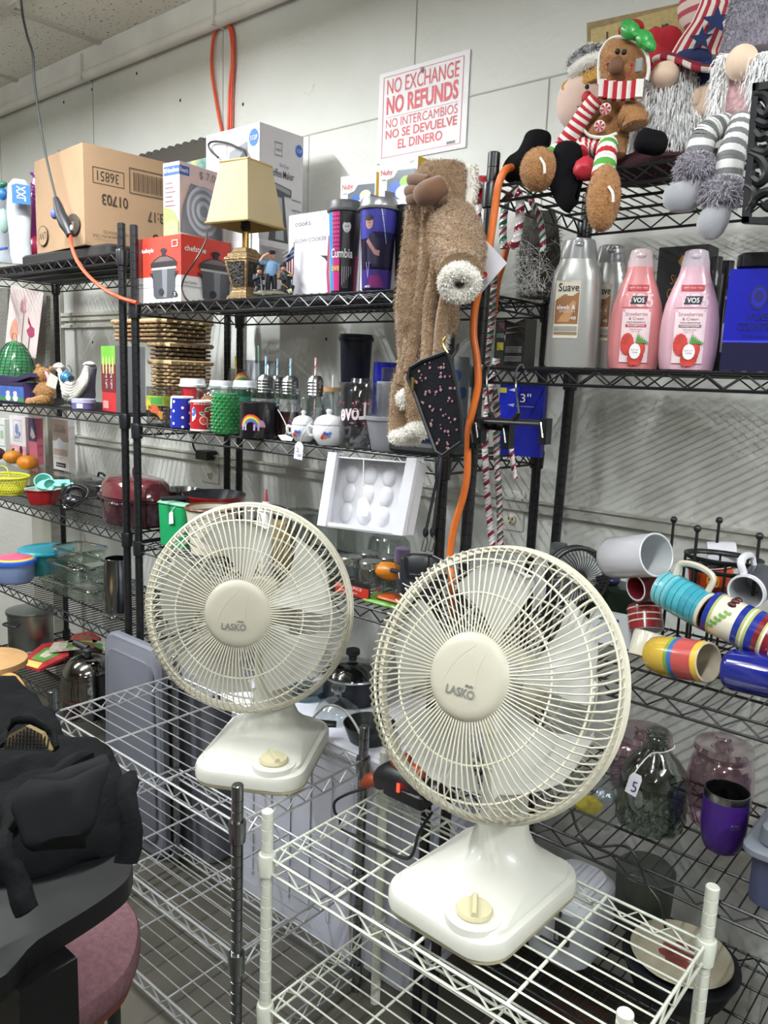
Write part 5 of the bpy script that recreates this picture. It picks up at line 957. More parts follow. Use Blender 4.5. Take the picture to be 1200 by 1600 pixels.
for i, c_ in enumerate(('#d8423a', '#e08a3a', '#e8d34a', '#5fae5a', '#4a6ac0', '#8a5ab0')):
    r0 = 1-.10*i; sh = [(.5+.5*r0*math.cos(math.pi*k/12), .95*r0*math.sin(math.pi*k/12)) for k in range(13)]+[(.5+.5*(r0-.1)*math.cos(math.pi*k/12), .95*(r0-.1)*math.sin(math.pi*k/12)) for k in range(12, -1, -1)]
    v.patch(-58, 12, .32, .70, M(c_, .4), .0008+.0001*i, sh)
for a in (-50, -40, -12, 0): v.patch(a-3, a+3, .22, .40, M('#b99ac8', .4), .0016)
v.patch(2, 26, .28, .54, M('#b98ab8', .4), .0015, leaf((0, .9), -.8, 1.1, .3)); v.done()
# wicker baskets
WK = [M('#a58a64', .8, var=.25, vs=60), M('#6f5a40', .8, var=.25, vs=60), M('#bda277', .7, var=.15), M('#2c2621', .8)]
def wicker(lab, xl, xr, yt, Y, zz, dark=False):
    b = BX((at(xr, 600, Y).x, Y, zz), xl, 331, yt, 0, WK[0]); w, d, h = b.w, min(b.d, 1.828-Y), b.h; t = T('wicker_basket', lab, 'basket', (b.loc[0], Y+d/2, zz), 0, 'stacked wicker baskets'); m = MB(WK[1] if dark else WK[0])
    nr = max(3, int(h/.011)); k = 0
    for j in range(nr):
        q = []; zz_ = .004+(h-.008)*j/(nr-1)
        per = [(-w/2+.02, -d/2), (w/2-.02, -d/2), (w/2, -d/2+.02), (w/2, d/2-.02), (w/2-.02, d/2), (-w/2+.02, d/2), (-w/2, d/2-.02), (-w/2, -d/2+.02)]
        for i in range(8):
            a, b_ = Vector(per[i]), Vector(per[(i+1) % 8]); L_ = (b_-a).length; nn = 4*max(1, int(L_/.030)); nrm = Vector((b_.y-a.y, a.x-b_.x)).normalized()
            for s_ in range(nn): p = a.lerp(b_, s_/nn)+nrm*.0065*math.sin(math.pi*(s_/2+j)); q.append((p.x, p.y, zz_))
        m.tube(q, .0048, 5, closed=True)
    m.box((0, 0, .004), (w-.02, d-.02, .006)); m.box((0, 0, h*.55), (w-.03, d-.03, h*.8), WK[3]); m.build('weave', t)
    m = MB(WK[2]); m.tube([(-w/2, -d/2, h), (w/2, -d/2, h), (w/2, d/2, h), (-w/2, d/2, h)], .008, 8, closed=True); m.build('bamboo_rim', t)
    return t, h
t, h1 = wicker('large woven wicker basket at the bottom of the basket stack', 233, 268, 566, 1.575, z+.004)
m = MB(M('#1d1a18', .7)); w_ = 0
t, h2 = wicker('dark wicker basket in the middle of the basket stack', 232, 266, 538, 1.58, z+h1+.014, True)
t, h3 = wicker('wicker basket on top of the basket stack, just under the shelf', 176, 263, 500, 1.572, z+h1+h2+.028)
# takeaway-style cups with white lids
for lab, xl, xr, yt, Y, c_ in (('red reusable coffee cup with white lid behind the berry mug', 281, 321, 589, 1.56, '#c0303a'), ('white reusable coffee cup with white lid', 327, 366, 592, 1.62, '#dfe3e6'), ('green reusable coffee cup with white lid behind the rainbow mug', 364, 403, 592, 1.60, '#2f7a5c')):
    v = vs('coffee_cup', lab, 'cup', xl, xr, yt, Y, z, [(.72, 0), (.74, .02), (.95, .80)], M(c_, .4), solid=True, group='reusable coffee cups with white lids'); v.done(); m = MB(M('#e6e8ec', .35)); R, H = v.R, v.H; m.lathe([(.97*R, .79*H), (1.08*R, .80*H), (1.09*R, .84*H), (1.0*R, .86*H), (.97*R, .94*H), (.93*R, .965*H), (.85*R, .94*H), (.001, .94*H)], 32); v.part('lid', m)
# clear jars
v = vs('glass_jar', 'clear glass jar with cream rainbow drawing behind the berry mug', 'jar', 306, 346, 603, 1.53, z, [(.95, 0), (1, .04), (1, .8), (.9, .88), (1, .92), (1, 1)], G('#d9e2de', .2)); v.patch(-50, 40, .45, .80, M('#a8795a', .5), .001, [(.5+.5*math.cos(math.pi*k/10), math.sin(math.pi*k/10)) for k in range(11)]); v.patch(-35, 25, .45, .70, M('#d9cdb4', .5), .0014, [(.5+.5*math.cos(math.pi*k/10), math.sin(math.pi*k/10)) for k in range(11)]); v.dot(50, .66, .010, M('#e2ddce', .5), .001); v.done()
BULBG = G('#d6e0dc', .25)
def straw(v, col, top, col2=None, dx=0, tilt=0, r=.0032):
    m = MB(M(col, .3)); n = 14
    m.tube([(dx+tilt*i/n, 0, .01+(top-.01)*i/n) for i in range(n+1)], r, 8)
    if col2:
        tw = [(dx+tilt*i/60+math.cos(i*.8)*r*.8, math.sin(i*.8)*r*.8, .01+(top-.01)*i/60) for i in range(61)]; m.tube(tw, r*.55, 5, M(col2, .3))
    v.part('straw', m)
for lab, xl, xr, yt, yst, Y, c1, c2 in (('bulb-shaped jar with screw cap and blue striped straw, first from the left', 401, 430, 585, 557, 1.56, '#cfe6f4', '#4aa0dc'), ('bulb-shaped jar with screw cap and blue striped straw, second from the left', 421, 446, 587, 561, 1.62, '#cfe6f4', '#4a9ad0'), ('bulb-shaped jar with screw cap and blue striped straw, third from the left', 440, 468, 587, 560, 1.56, '#cfe6f4', '#4aa8e0'), ('bulb-shaped jar with screw cap and red striped straw, beside the sugar bowls', 480, 506, 587, 559, 1.54, '#f0d4d4', '#c84048')):
    x, y, r, zt = spot(xl, xr, yt, Y); hh_ = zt-z; v = VS('bulb_jar', lab, 'jar', (x, y, z), r*1.2, hh_, [(.6, 0), (.95, .12), (1.0, .3), (.95, .5), (.72, .64), (.7, .70)], BULBG, group='bulb-shaped drinking jars'); v.done()
    m = MB(M('#b4b5b7', .25, 1)); q = [(.78*v.R, .68*hh_)]
    for k in range(5): q += [(.84*v.R, (.70+.05*k)*hh_), (.78*v.R, (.725+.05*k)*hh_)]
    m.lathe(q+[(.70*v.R, .965*hh_), (.5*v.R, hh_), (.001, hh_)], 24); v.part('screw_cap', m); straw(v, c1, at((xl+xr)/2, yst, Y).z-z, c2)
v = vs('clear_cup', 'tall clear plastic cup with pale green straw behind the bulb jars', 'cup', 384, 432, 564, 1.68, z, [(.75, 0), (.78, .02), (1, .95), (1.04, .96), (1.04, 1)], G('#dcdfe8', .16), group=None); v.done(); straw(v, '#8fc0a8', at(403, 540, 1.68).z-z, None, -.005, -.008)
v = vs('rainbow_jar', 'round clear jar with rainbow picture and yellow straw', 'jar', 355, 392, 577, 1.70, z, [(.8, 0), (1, .3), (1, .75), (.85, .95), (.85, 1)], G('#dde0e0', .2)); straw(v, '#d8b83a', at(369, 557, 1.70).z-z, '#e8d87a', -.006, -.012)
for i, c_ in enumerate(('#c04a4a', '#d88a4a', '#d8c85a', '#5a9a6a')): v.patch(-25+3*i, 60-3*i, .80, .95-.03*i, M(c_, .4), .0008+.0002*i, [(.5+.5*math.cos(math.pi*k/10), math.sin(math.pi*k/10)) for k in range(11)])
v.done()
for lab, xl, xr, yt, Y in (('short clear glass mug standing behind the rainbow mug', 392, 432, 608, 1.52), ('short clear glass mug with silver glitter, right of the rainbow mug\'s rim', 436, 470, 608, 1.50), ('clear glass mug with green label band behind the green bumpy cup', 355, 398, 605, 1.54)):
    v = vs('glass_mug', lab, 'mug', xl, xr, yt, Y, z, [(.9, 0), (1, .05), (1, 1)], G('#d2ddd8', .28), group='short clear glass mugs'); v.patch(-70, 70, .55, .80, M('#b9bcbc', .2, .7, var=.5, vs=120) if xl < 400 and xl > 390 or xl == 436 else M('#2f7a5c', .4), .001); v.handle(v.ca+95, v.H*.25, v.H*.8, .022, .004); v.done()
v = vs('rose_mug', 'dark red tin mug with rose drawing and white rim', 'mug', 434, 472, 633, 1.53, z, [(1, 0), (1, 1)], M('#5c1c22', .4), th=.003, rim=WHT, inner=WHT); v.patch(-90, 90, .94, 1.0, WHT); v.dot(0, .52, .013, M('#a8323a', .4), .0008, 18); v.dot(0, .52, .008, M('#3a1418', .4), .0011, 14); v.dot(0, .52, .005, M('#c0404a', .4), .0014, 12); v.done()
# sugar bowls
def sugar(lab, xl, xr, Y, yt, flower):
    x, y, r, zt = spot(xl, xr, 670, Y); H = zt*0+at((xl+xr)/2, 664, Y).z-z; v = VS('sugar_bowl', lab, 'sugar bowl', (x, y, z), r, H, [(.62, 0), (.66, .04), (.93, .35), (1, .62), (.95, .92), (.92, 1)], M('#e2e2e6', .12, coat=.6, var=.02), th=.003, group='white china sugar bowls')
    if flower:
        for a, b_, c_ in ((-22, .5, '#c8503a'), (-14, .42, '#d06a4a'), (-8, .58, '#4a62b0'), (-2, .48, '#6a8ac8'), (-16, .62, '#4a5aa0'), (-26, .40, '#a83a3a'), (2, .62, '#5a74b8')): v.dot(a+flower, b_, .0045, M(c_, .3), .0008)
    v.mb.lathe([(v.R*.925, v.H*.98), (v.R*.93, v.H)], 32, M('#8a4a4a', .3), caps=False); v.done(); m = MB(M('#e2e2e6', .12, coat=.6, var=.02)); ht = at((xl+xr)/2, yt, Y).z-z; m.lathe([(.92*r, H+.002), (.90*r, H+.006), (.74*r, H+(ht-H)*.45), (.4*r, H+(ht-H)*.62), (.16*r, H+(ht-H)*.66), (.15*r, H+(ht-H)*.75), (.22*r, H+(ht-H)*.86), (.14*r, ht), (.001, ht)], 32); v.part('lid', m)
    for sg in (-1, 1): m = MB(M('#e2e2e6', .12, coat=.6)); a = math.radians(v.ca+90*sg); u = Vector((math.cos(a), math.sin(a), 0)); m.tube(bez([u*r*.96+Vector((0, 0, H*.85)), u*r*1.25+Vector((0, 0, H*.9)), u*r*1.2+Vector((0, 0, H*.5)), u*r*.97+Vector((0, 0, H*.45))], 5), .004, 8); v.part('handle', m)
    return v
sugar('white china sugar bowl with lid, left one behind the hanging price tag', 454, 494, 1.475, 641, -20); sugar('white china sugar bowl with lid and blue and orange flowers, right one', 488, 540, 1.455, 639, 2)
v = vs('creamer_cup', 'small white china cup with handle between the sugar bowls', 'cup', 489, 520, 640, 1.60, z, [(.8, 0), (1, .3), (.95, 1)], M('#e2e2e6', .15, coat=.5)); v.done(); m = MB(M('#e2e2e6', .15)); m.tube([(-v.R*1.0+.014*math.cos(2*math.pi*i/20)-.008, -.0, v.H*.7+.014*math.sin(2*math.pi*i/20)) for i in range(20)], .004, 8, closed=True); v.part('handle', m)
v = vs('cork_jar', 'clear jar with wooden stopper and glass straw behind the right sugar bowl', 'jar', 504, 533, 612, 1.56, z, [(.95, 0), (1, .05), (1, .85), (.85, .95), (.85, 1)], G('#d8dfe0', .22)); v.done(); m = MB(M('#a98455', .7)); m.lathe([(.001, v.H), (v.R*.95, v.H), (v.R*.95, v.H+.012), (.001, v.H+.012)], 24); v.part('stopper', m); straw(v, '#d5dade', at(523, 586, 1.56).z-z, None, .004, 0)
v = vs('glass_pitcher', 'large clear glass jar with mirrored white Love lettering and pink dots', 'jar', 529, 597, 599, 1.465, z, [(.86, 0), (.92, .03), (.96, .5), (1, .93), (.98, .96), (1, 1)], G('#dadde2', .16), th=.004, n=44)
tm, tf = text_mesh('Love', .03); vv = []
rr2 = v.f
for xx, yy_ in tm: a = math.radians(v.ca-58+100*(1-xx)*.75); zz = v.H*(.42+.26*yy_+.04*(1-xx)); vv.append(((rr2(zz)+.001)*math.cos(a), (rr2(zz)+.001)*math.sin(a), zz))
v.mb.add(vv, tf, M('#e8d6dc', .4)); rnd = random.Random(7)
for i in range(46): v.dot(rnd.uniform(-75, 80), rnd.choice((.36, .40, .60, .66, .70, .73)), rnd.uniform(.0016, .003), M(rnd.choice(('#9c4a66', '#8a4058', '#b0708a')), .4), .0008, 8)
v.done()
v = vs('navy_tumbler', 'tall dark navy tumbler standing at the back near the wall', 'tumbler', 531, 583, 523, 1.77, z, [(.72, 0), (.75, .01), (.97, .93), (1.06, .94), (1.06, .97), (1, .98), (1, 1)], M('#161a2c', .35), solid=True); v.done()
v = vs('blue_glass', 'cobalt blue glass cup next to the navy tumbler', 'glass', 584, 622, 567, 1.74, z, [(.9, 0), (1, .05), (1, 1)], M('#1c28b0', .1, coat=.8, trans=.15), rim=M('#1a1c28', .3)); v.done()
v = vs('glass_cup', 'small clear glass cup in front of the blue glass', 'glass', 596, 618, 575, 1.66, z, [(.9, 0), (1, .05), (1, 1)], G('#cfd2de', .3)); v.done()
v = vs('clear_lid_jar', 'clear glass jar with lid ring behind the Love jar', 'jar', 543, 586, 592, 1.60, z, [(.8, 0), (.95, .1), (.95, .8), (.7, .88), (.8, .92), (.7, 1)], G('#d5dade', .25)); v.done()
v = vs('grey_cup', 'tall grey plastic cup nested in a stack beside the Love jar', 'cup', 589, 622, 597, 1.53, z+.0, [(.80, 0), (.82, .02), (.96, .70), (1, .71), (1, 1)], M('#85868b', .5)); v.done()
v = vs('grey_pot', 'grey plastic plant pot half hidden by the costume cuffs', 'pot', 570, 640, 651, 1.475, z, [(.62, 0), (.66, .03), (.93, .88), (1, .90), (1, 1)], M('#7f8086', .5), solid=False); v.done()
m = MB(M('#26272a', .5)); p = at(640, 700, 1.46); m.rbox((0, 0, .014), (.20, .07, .026), .02); tag(m.build('dark_tray', None, (p.x+.03, 1.485, z)), 'dark low tray at the shelf front under the costume cuffs', 'tray')
v = vs('blue_cup', 'bright blue cup partly hidden behind the floral pouch', 'cup', 664, 690, 672, 1.56, z, [(.9, 0), (1, 1)], M('#2f62b4', .4)); v.done()
# price tag hanging from the left sugar bowl
def pricetag(name, lab, pts, Y, hole, strg, txts=(), mt=None):
    p = at(*pts[0], Y); t = T(name, lab, 'price tag', p); m = MB(mt or M('#eceaf2', .7, var=.02)); ax = away(p); m.prism([at(a, b_, Y) for a, b_ in pts], ax, .0012)
    for s_, o_, u_, v_ in txts: O = at(*o_, Y)-ax*.0006; m.text(s_, O, at(*u_, Y)-at(*o_, Y), at(*v_, Y)-at(*o_, Y), M('#3a3a8a', .6))
    wb(m, 'card', t); m = MB(M('#e0e0e4', .7)); m.tube(bez([at(a, b_, yy_) for a, b_, yy_ in strg], 4), .0012, 5); wb(m, 'string', t); return t
pricetag('price_tag', 'white paper price tag hanging below the mug shelf from the left sugar bowl', [(461, 695), (465, 690), (470, 690), (474, 697), (472, 719), (459, 716)], 1.412, None, [(468, 692, 1.412), (470, 686, 1.412), (474, 676, 1.414), (482, 664, 1.435), (488, 658, 1.455)], (('2.', (463, 706), (469, 707), (463, 699)), ('oo', (464, 713), (470, 714), (465, 709))))
pricetag('price_tag', 'white paper price tag lying at the foot of the left sugar bowl', [(434, 680), (446, 679), (458, 684), (456, 689), (440, 688)], 1.428, None, [(446, 680, 1.428), (448, 668, 1.43), (440, 650, 1.44), (434, 640, 1.44)])
# black outlet cord and fan etc. under the shelf are built below
# ------------------------------------------------------------------ centre unit, lower shelf and below
z = ZL
IV = M('#d8d2b6', .4)
def outlet(lab, x0, x1, y0, y1):
    a = at(x0, y1, YW); b_ = at(x1, y0, YW); w = b_.x-a.x; h = .115; t = T('wall_outlet', lab, 'outlet', ((a.x+b_.x)/2, YW-.001, (a.z+b_.z)/2)); m = MB(M('#d6d5cd', .4)); m.rbox((0, 0, 0), (w, h, .006), .004, X=RX(math.pi/2)); m.build('cover_plate', t)
    for s_ in (-1, 1):
        m = MB(IV); m.ell((0, -.004, s_*.026), (.017, .004, .016)); m.build('socket', t); m = MB(INK)
        for dx in (-.006, .006): m.box((dx, -.008, s_*.026+.003), (.002, .002, .008))
        m.ell((0, -.008, s_*.026-.008), (.0025, .001, .0025)); m.build('slots', t)
    return t
outlet('electrical outlet plate on the wall above the red frying pan', 316, 343, 718, 746)
t = T('black_adapter', 'black plug adapter and looping cord above the outlet behind the mug shelf', 'adapter', at(322, 712, YW-.03)); m = MB(M('#232326', .5)); p = at(322, 711, YW-.03); m.box(p, (.07, .05, .035)); wb(m, 'adapter', t); m = MB(M('#3a3030', .5)); m.tube(bez([at(312, 712, YW-.03), at(303, 700, YW-.04), at(302, 685, YW-.05), at(312, 672, YW-.04), at(330, 668, YW-.03)], 6), .004, 6); wb(m, 'cord', t)
for i in range(4):
    x, y, r, zt = spot(240+3*i, 318, 745-7*i, 1.67); t = T('pie_tin', ['shiny pie tin at the bottom of the stack behind the frying pan', 'second shiny pie tin from the bottom of the stack behind the frying pan', 'third shiny pie tin from the bottom of the stack behind the frying pan', 'shiny pie tin on top of the stack behind the frying pan'][i], 'pie tin', (x, y, z+.036*i+.001), 0, 'stacked pie tins'); m = MB(M('#aeb6b4', .14, 1)); m.lathe([(.001, 0), (r*.78, 0), (r*.97, .030), (r*1.03, .033), (r*1.03, .035), (r*.95, .033), (r*.76, .003), (.001, .003)], 40); m.build('tin', t)
# red frying pan leaning
p = at(335, 772, 1.63); t = T('frying_pan', 'red frying pan with dark non-stick inside, tilted towards the viewer', 'frying pan', p, 0, None, ((-away(p)*.02+Vector((0, 0, 1))).normalized()).to_track_quat('Z', 'Y').to_euler()); R = spot(285, 386, 770, 1.63)[2]
m = MB(M('#9c1c20', .25, coat=.5)); m.lathe([(.001, -.045), (R*.72, -.045), (R*.92, -.02), (R, 0), (R*.985, .001)], 44, caps=False); m.lathe([(R*.985, .001), (R*.9, -.018), (R*.70, -.040), (.001, -.041)], 44, M('#2c2d31', .35), caps=False); m.build('pan', t)
m = MB(INK); a = math.radians(215); m.tube([(R*.95*math.cos(a), R*.95*math.sin(a), -.004), (R*1.3*math.cos(a), R*1.3*math.sin(a), .0), (R*1.9*math.cos(a), R*1.9*math.sin(a), .004)], [.008, .010, .009], 8, sq=.6); m.build('handle', t)
st_ = MB(M('#40262a', .4)); st_.lathe([(.001, 0), (.055, 0), (.06, .055), (.001, .055)], 32); pz = p.z-.047; st_.v = [Vector((v.x, v.y, v.z*(pz-z-.001)/.055)) for v in st_.v]; tag(st_.build('cake_tin', None, (p.x, p.y, z)), 'round dark maroon tin underneath the red frying pan', 'tin')
# green container
n_ = at(288, 848, 1.462); b = BX((n_.x, n_.y, z+.001), 240, 302, 795, math.radians(6), M('#1f9a5a', .4)); w, d, h = b.w, b.d, b.h
t = T('food_container', 'green plastic food container with pale clear lid and price tag', 'container', b.loc, b.yaw); m = MB(M('#1f9f60', .35, trans=.12)); m.rbox((0, 0, h/2), (w*.86, d*.86, h), .015, tx=1.14, ty=1.14, e=.002); m.build('tub', t); m = MB(M('#8fcfae', .3, trans=.3)); m.rbox((0, 0, h+.006), (w*1.06, d*1.06, .012), .018); m.build('lid', t)
pricetag('price_tag', 'tiny white price tag hanging on the green food container', [(264, 802), (267, 799), (270, 800), (271, 818), (264, 819)], 1.452, None, [(267, 800, 1.452), (272, 793, 1.456), (278, 790, 1.47)])
x, y, r, zt = spot(290, 372, 793, 1.50); v = VS('casserole_dish', 'cream casserole bowl with brown rim just above the left fan', 'casserole', (x, y, z), r, zt-z, [(.7, 0), (.8, .05), (.95, .8), (1, .95), (1, 1)], M('#d6d0c0', .35), rim=M('#6a3c22', .3), th=.006); m = MB(M('#6a3c22', .3)); m.tube([(r*math.cos(2*math.pi*i/40), r*math.sin(2*math.pi*i/40), v.H) for i in range(40)], .005, 7, closed=True); v.part('rim', m); m = MB(M('#33251f', .3)); m.lathe([(r*.86, v.H*.9), (r*.5, v.H*.94), (.001, v.H*.95)], 32); v.part('lid', m); v.done()
v = vs('glue_bottle', 'white squeeze bottle with pointed nozzle behind the left fan', 'bottle', 405, 427, 784, 1.46, z, [(.9, 0), (1, .05), (1, .9), (.5, 1)], M('#e2e2e2', .4), solid=True); m = MB(M('#a8444a', .4)); m.lathe([(v.R*.3, v.H), (v.R*.12, v.H+.035), (.001, v.H+.036)], 16); v.part('nozzle', m); v.done()
x, y, r, zt = spot(392, 470, 782, 1.66); t = T('pan_cover', 'black saucepan cover with looped handle behind the white squeeze bottle', 'pan cover', (x, y, z+.09)); m = MB(M('#17181b', .3)); m.lathe([(r, 0), (r*.98, .012), (r*.6, .03), (.001, .036)], 36); m.tube(bez([(-.05, 0, .034), (-.04, 0, .055), (.04, 0, .055), (.05, 0, .034)], 5), .007, 8); m.build('lid', t)
st_ = MB(M('#3c3d40', .3, .8)); st_.lathe([(.001, 0), (r*.9, 0), (r*.96, .088), (.001, .088)], 36); tag(st_.build('saucepan', None, (x, y, z)), 'dark steel saucepan under the black looped cover', 'saucepan')
x, y, r, zt = spot(440, 500, 800, 1.60); v = VS('glass_bowl', 'shallow clear glass bowl seen beside the white egg bin', 'bowl', (x, y, z), r, zt-z, [(.5, 0), (.6, .05), (.9, .6), (1, 1)], G('#d0d8d6', .3), th=.004); m = MB(G('#cdd8d4', .6)); m.tube([(r*math.cos(2*math.pi*i/36), r*math.sin(2*math.pi*i/36), v.H) for i in range(36)], .005, 7, closed=True); v.part('rim', m); v.done()
x, y, r, zt = spot(384, 462, 800, 1.54); v = VS('food_bag', 'clear bag of tan pasta seen through the top of the left fan', 'bag', (x, y, z), r, zt-z-.03, [(.9, 0), (1, .2), (1, .7), (.7, 1)], M('#a89468', .5, var=.35, vs=60), solid=True); v.done()
for lab, xl, xr, yt, Y in (('clear plastic storage box with lid standing left behind the egg bin', 500, 535, 822, 1.57), ('clear plastic storage box with lid, second behind the egg bin', 533, 572, 826, 1.74)):
    n_ = at(xr-8, 880, Y); b = BX((n_.x, n_.y, z), xl, xr, yt, 0, G('#d3dad8', .22), d=.09); t = T('storage_box', lab, 'storage box', b.loc, 0, 'clear storage boxes behind the egg bin'); m = MB(G('#d3dad8', .22)); m.rbox((0, 0, b.h*.47), (b.w, b.d, b.h*.92), .012); m.build('tub', t); m = MB(G('#c6d2cf', .5)); m.rbox((0, 0, b.h*.965), (b.w*1.06, b.d*1.06, b.h*.06), .014); m.build('lid', t)
x, y, r, zt = spot(566, 651, 838, 1.68); t = T('glass_casserole', 'clear oval glass casserole turned upside down behind the glass jars', 'casserole', (x, y, z+.045)); h = zt-z-.045; m = MB(G('#cbd6d2', .3)); m.lathe([(r, 0), (r*.95, h*.1), (r*.86, h*.85), (r*.7, h), (.001, h)], 40, sy=.7, caps=False); m.tube([(r*1.0*math.cos(2*math.pi*i/40), .7*r*math.sin(2*math.pi*i/40), .003) for i in range(40)], .005, 7, closed=True); m.build('dish', t)
st_ = MB(M('#5a6268', .4)); st_.rbox((0, 0, .022), (.30, .17, .042), .02); tag(st_.build('grey_tray', None, (x, y, z)), 'blue-grey tray under the upturned glass casserole', 'tray')
v = vs('lidded_jar', 'small jar with purple lid in front of the upturned casserole', 'jar', 617, 641, 857, 1.50, z, [(.95, 0), (1, .1), (1, .8)], G('#d5d0dc', .3), solid=True); m = MB(M('#8a7a9c', .4)); m.lathe([(v.R*1.03, v.H*.78), (v.R*1.03, v.H), (.001, v.H)], 24); v.part('lid', m); v.done()
# pack of ribbed glass jars
n_ = at(573, 932, 1.452); w1 = .068
for i in range(2):
    for j in range(2):
        t = T('ribbed_jar', ['front left ribbed clear glass jar in the boxed set under the egg bin', 'rear left ribbed clear glass jar in the boxed set under the egg bin', 'front right ribbed clear glass jar in the boxed set under the egg bin', 'rear right ribbed clear glass jar in the boxed set under the egg bin'][2*i+j], 'jar', (n_.x-.094+.072*i, 1.49+.075*j, z+.003), 0, 'ribbed glass jar set'); m = MB(G('#d2d8d6', .35)); g = []
        for zz, k in ((0, .85), (.008, 1), (.065, 1), (.078, .88)): g.append([Vector((.034*k*(1+.04*(q % 2))*math.cos(2*math.pi*q/32), .034*k*(1+.04*(q % 2))*math.sin(2*math.pi*q/32), zz)) for q in range(32)])
        m.loft(g); m.build('glass', t); m = MB(M('#bfc2c2', .15, .9)); m.lathe([(.030, .078), (.031, .082), (.031, .092), (.028, .095), (.001, .095)], 24); m.build('lid', t)
t = T('jar_set_label', 'black and red paper band around the ribbed jar set', 'label', (n_.x-.06, 1.452, z+.003)); m = MB(INK); m.box((0, 0, .022), (.14, .002, .042)); m.box((.01, -.0015, .018), (.115, .002, .026), RED); m.text('GLASS SPICE', (-.04, -.0028, .022), (.085, 0, 0), (0, 0, .007), WHT, .01); m.text('JARS 4pc', (-.03, -.0028, .010), (.06, 0, 0), (0, 0, .007), WHT, .01); m.build('band', t)
# bright scoops
t = T('serving_scoop', 'orange plastic scoop with dark handle lying behind the black camera pouch', 'scoop', at(612, 892, 1.50)); m = MB(M('#d9861e', .35)); m.ell(at(608, 892, 1.50), (.05, .03, .022)); wb(m, 'bowl', t); m = MB(M('#33263a', .4)); m.tube([at(612, 891, 1.47), at(624, 894, 1.46), at(632, 893, 1.45)], .006, 8); wb(m, 'handle', t)
t = T('green_lid', 'flat bright green plastic lid under the orange scoop', 'container lid', at(608, 908, 1.49)[:2]+(z,)); m = MB(M('#5f9f2e', .4)); m.rbox((0, 0, .006), (.12, .09, .010), .015); m.build('panel', t); m = MB(M('#b8501e', .4)); m.rbox((.02, 0, .016), (.09, .06, .008), .012); m.build('insert', t)
# white egg bin hanging from the shelf edge
t = T('egg_bin', 'white plastic refrigerator egg bin hung by its rails from the mug shelf edge', 'egg bin', at(575, 712, 1.415)); WP = M('#d6d6dc', .35, var=.02, coat=.2); A, B_, C_, D_ = at(517, 712, 1.362), at(650, 722, 1.362), at(628, 838, 1.34), at(500, 822, 1.34); nr = (B_-A).cross(D_-A).normalized(); nr = nr if nr.y > 0 else -nr; dp = .038
def fr_(u, v, k=0): return A.lerp(B_, u).lerp(D_.lerp(C_, u), v)+nr*k
m = MB(WP)
def slab(u0, v0, u1, v1, k0, k1, mt=None): m.add([fr_(u, v, k) for k in (k0, k1) for u, v in ((u0, v0), (u1, v0), (u1, v1), (u0, v1))], [(0, 1, 2, 3), (7, 6, 5, 4), (0, 4, 5, 1), (1, 5, 6, 2), (2, 6, 7, 3), (3, 7, 4, 0)], mt)
slab(0, 0, 1, 1, dp, dp+.003); slab(0, 0, 1, .02, 0, dp); slab(0, .98, 1, 1, 0, dp); slab(0, 0, .02, 1, 0, dp); slab(.98, 0, 1, 1, 0, dp); slab(.02, .93, .98, .98, -.002, .004)
m2 = m; m = MB(WP)
xr_ = (B_-A).normalized(); up_ = (A-D_).normalized(); X3 = Matrix((xr_, up_, -nr)).transposed()
m2.build; wb(m2, 'bin', t)
for j in range(3):
    for i in range(4): c = fr_(.17+.225*i, .22+.28*j, dp); m.ell(c, (.021, .026, .008), 20, 8, None, X3)
wb(m, 'egg_cups', t)
for lab_, u0, u1 in (('left', -.02, .09), ('right', .91, 1.02)):
    m = MB(WP); slab(u0, -.03, u1, .99, -.006, .006); slab(u0, -.05, u1, -.02, -.006, .02); wb(m, 'rail', t)
m = MB(M('#bfbfc6', .5)); slab(.35, .075, .68, .10, dp-.004, dp-.001); wb(m, 'handle_slot', t)
pricetag('price_tag', 'white price tag hanging inside the white egg bin', [(559, 782), (565, 776), (572, 777), (577, 787), (574, 807), (557, 805)], 1.33, None, [(565, 778, 1.33), (567, 755, 1.335), (568, 735, 1.345), (568, 719, 1.357)])
# camera pouch on lanyard
t = T('camera_pouch', 'small black camera pouch with wrist straps hanging above the right fan', 'pouch', at(655, 900, 1.42)); Yp = 1.385; m = MB(M('#20222a', .45, var=.1)); n_ = at(668, 935, Yp); 
sil(m, [(868, 632, 684), (872, 626, 690), (900, 624, 692), (930, 625, 690), (942, 628, 686)], Yp, .38, n=24, sq=.5); wb(m, 'body', t)
m = MB(M('#191b22', .4)); sil(m, [(866, 638, 670, Yp-.012), (870, 630, 672, Yp-.016), (890, 630, 671, Yp-.018), (902, 634, 668, Yp-.016)], Yp-.012, .40, n=20, sq=.5); p = at(640, 898, Yp-.045); u = perp(p); m.text('SMALL BAG', p, u*.03, Vector((0, 0, .003)), GREYP); wb(m, 'flap', t)
m = MB(M('#8c8f94', .4)); m.tube(bez([at(623, 895, Yp-.02), at(628, 910, Yp-.035), at(645, 918, Yp-.04), at(665, 915, Yp-.04), at(690, 880, Yp-.02), at(684, 872, Yp), at(676, 868, Yp)], 6), .0016, 6); wb(m, 'wire_strap', t)
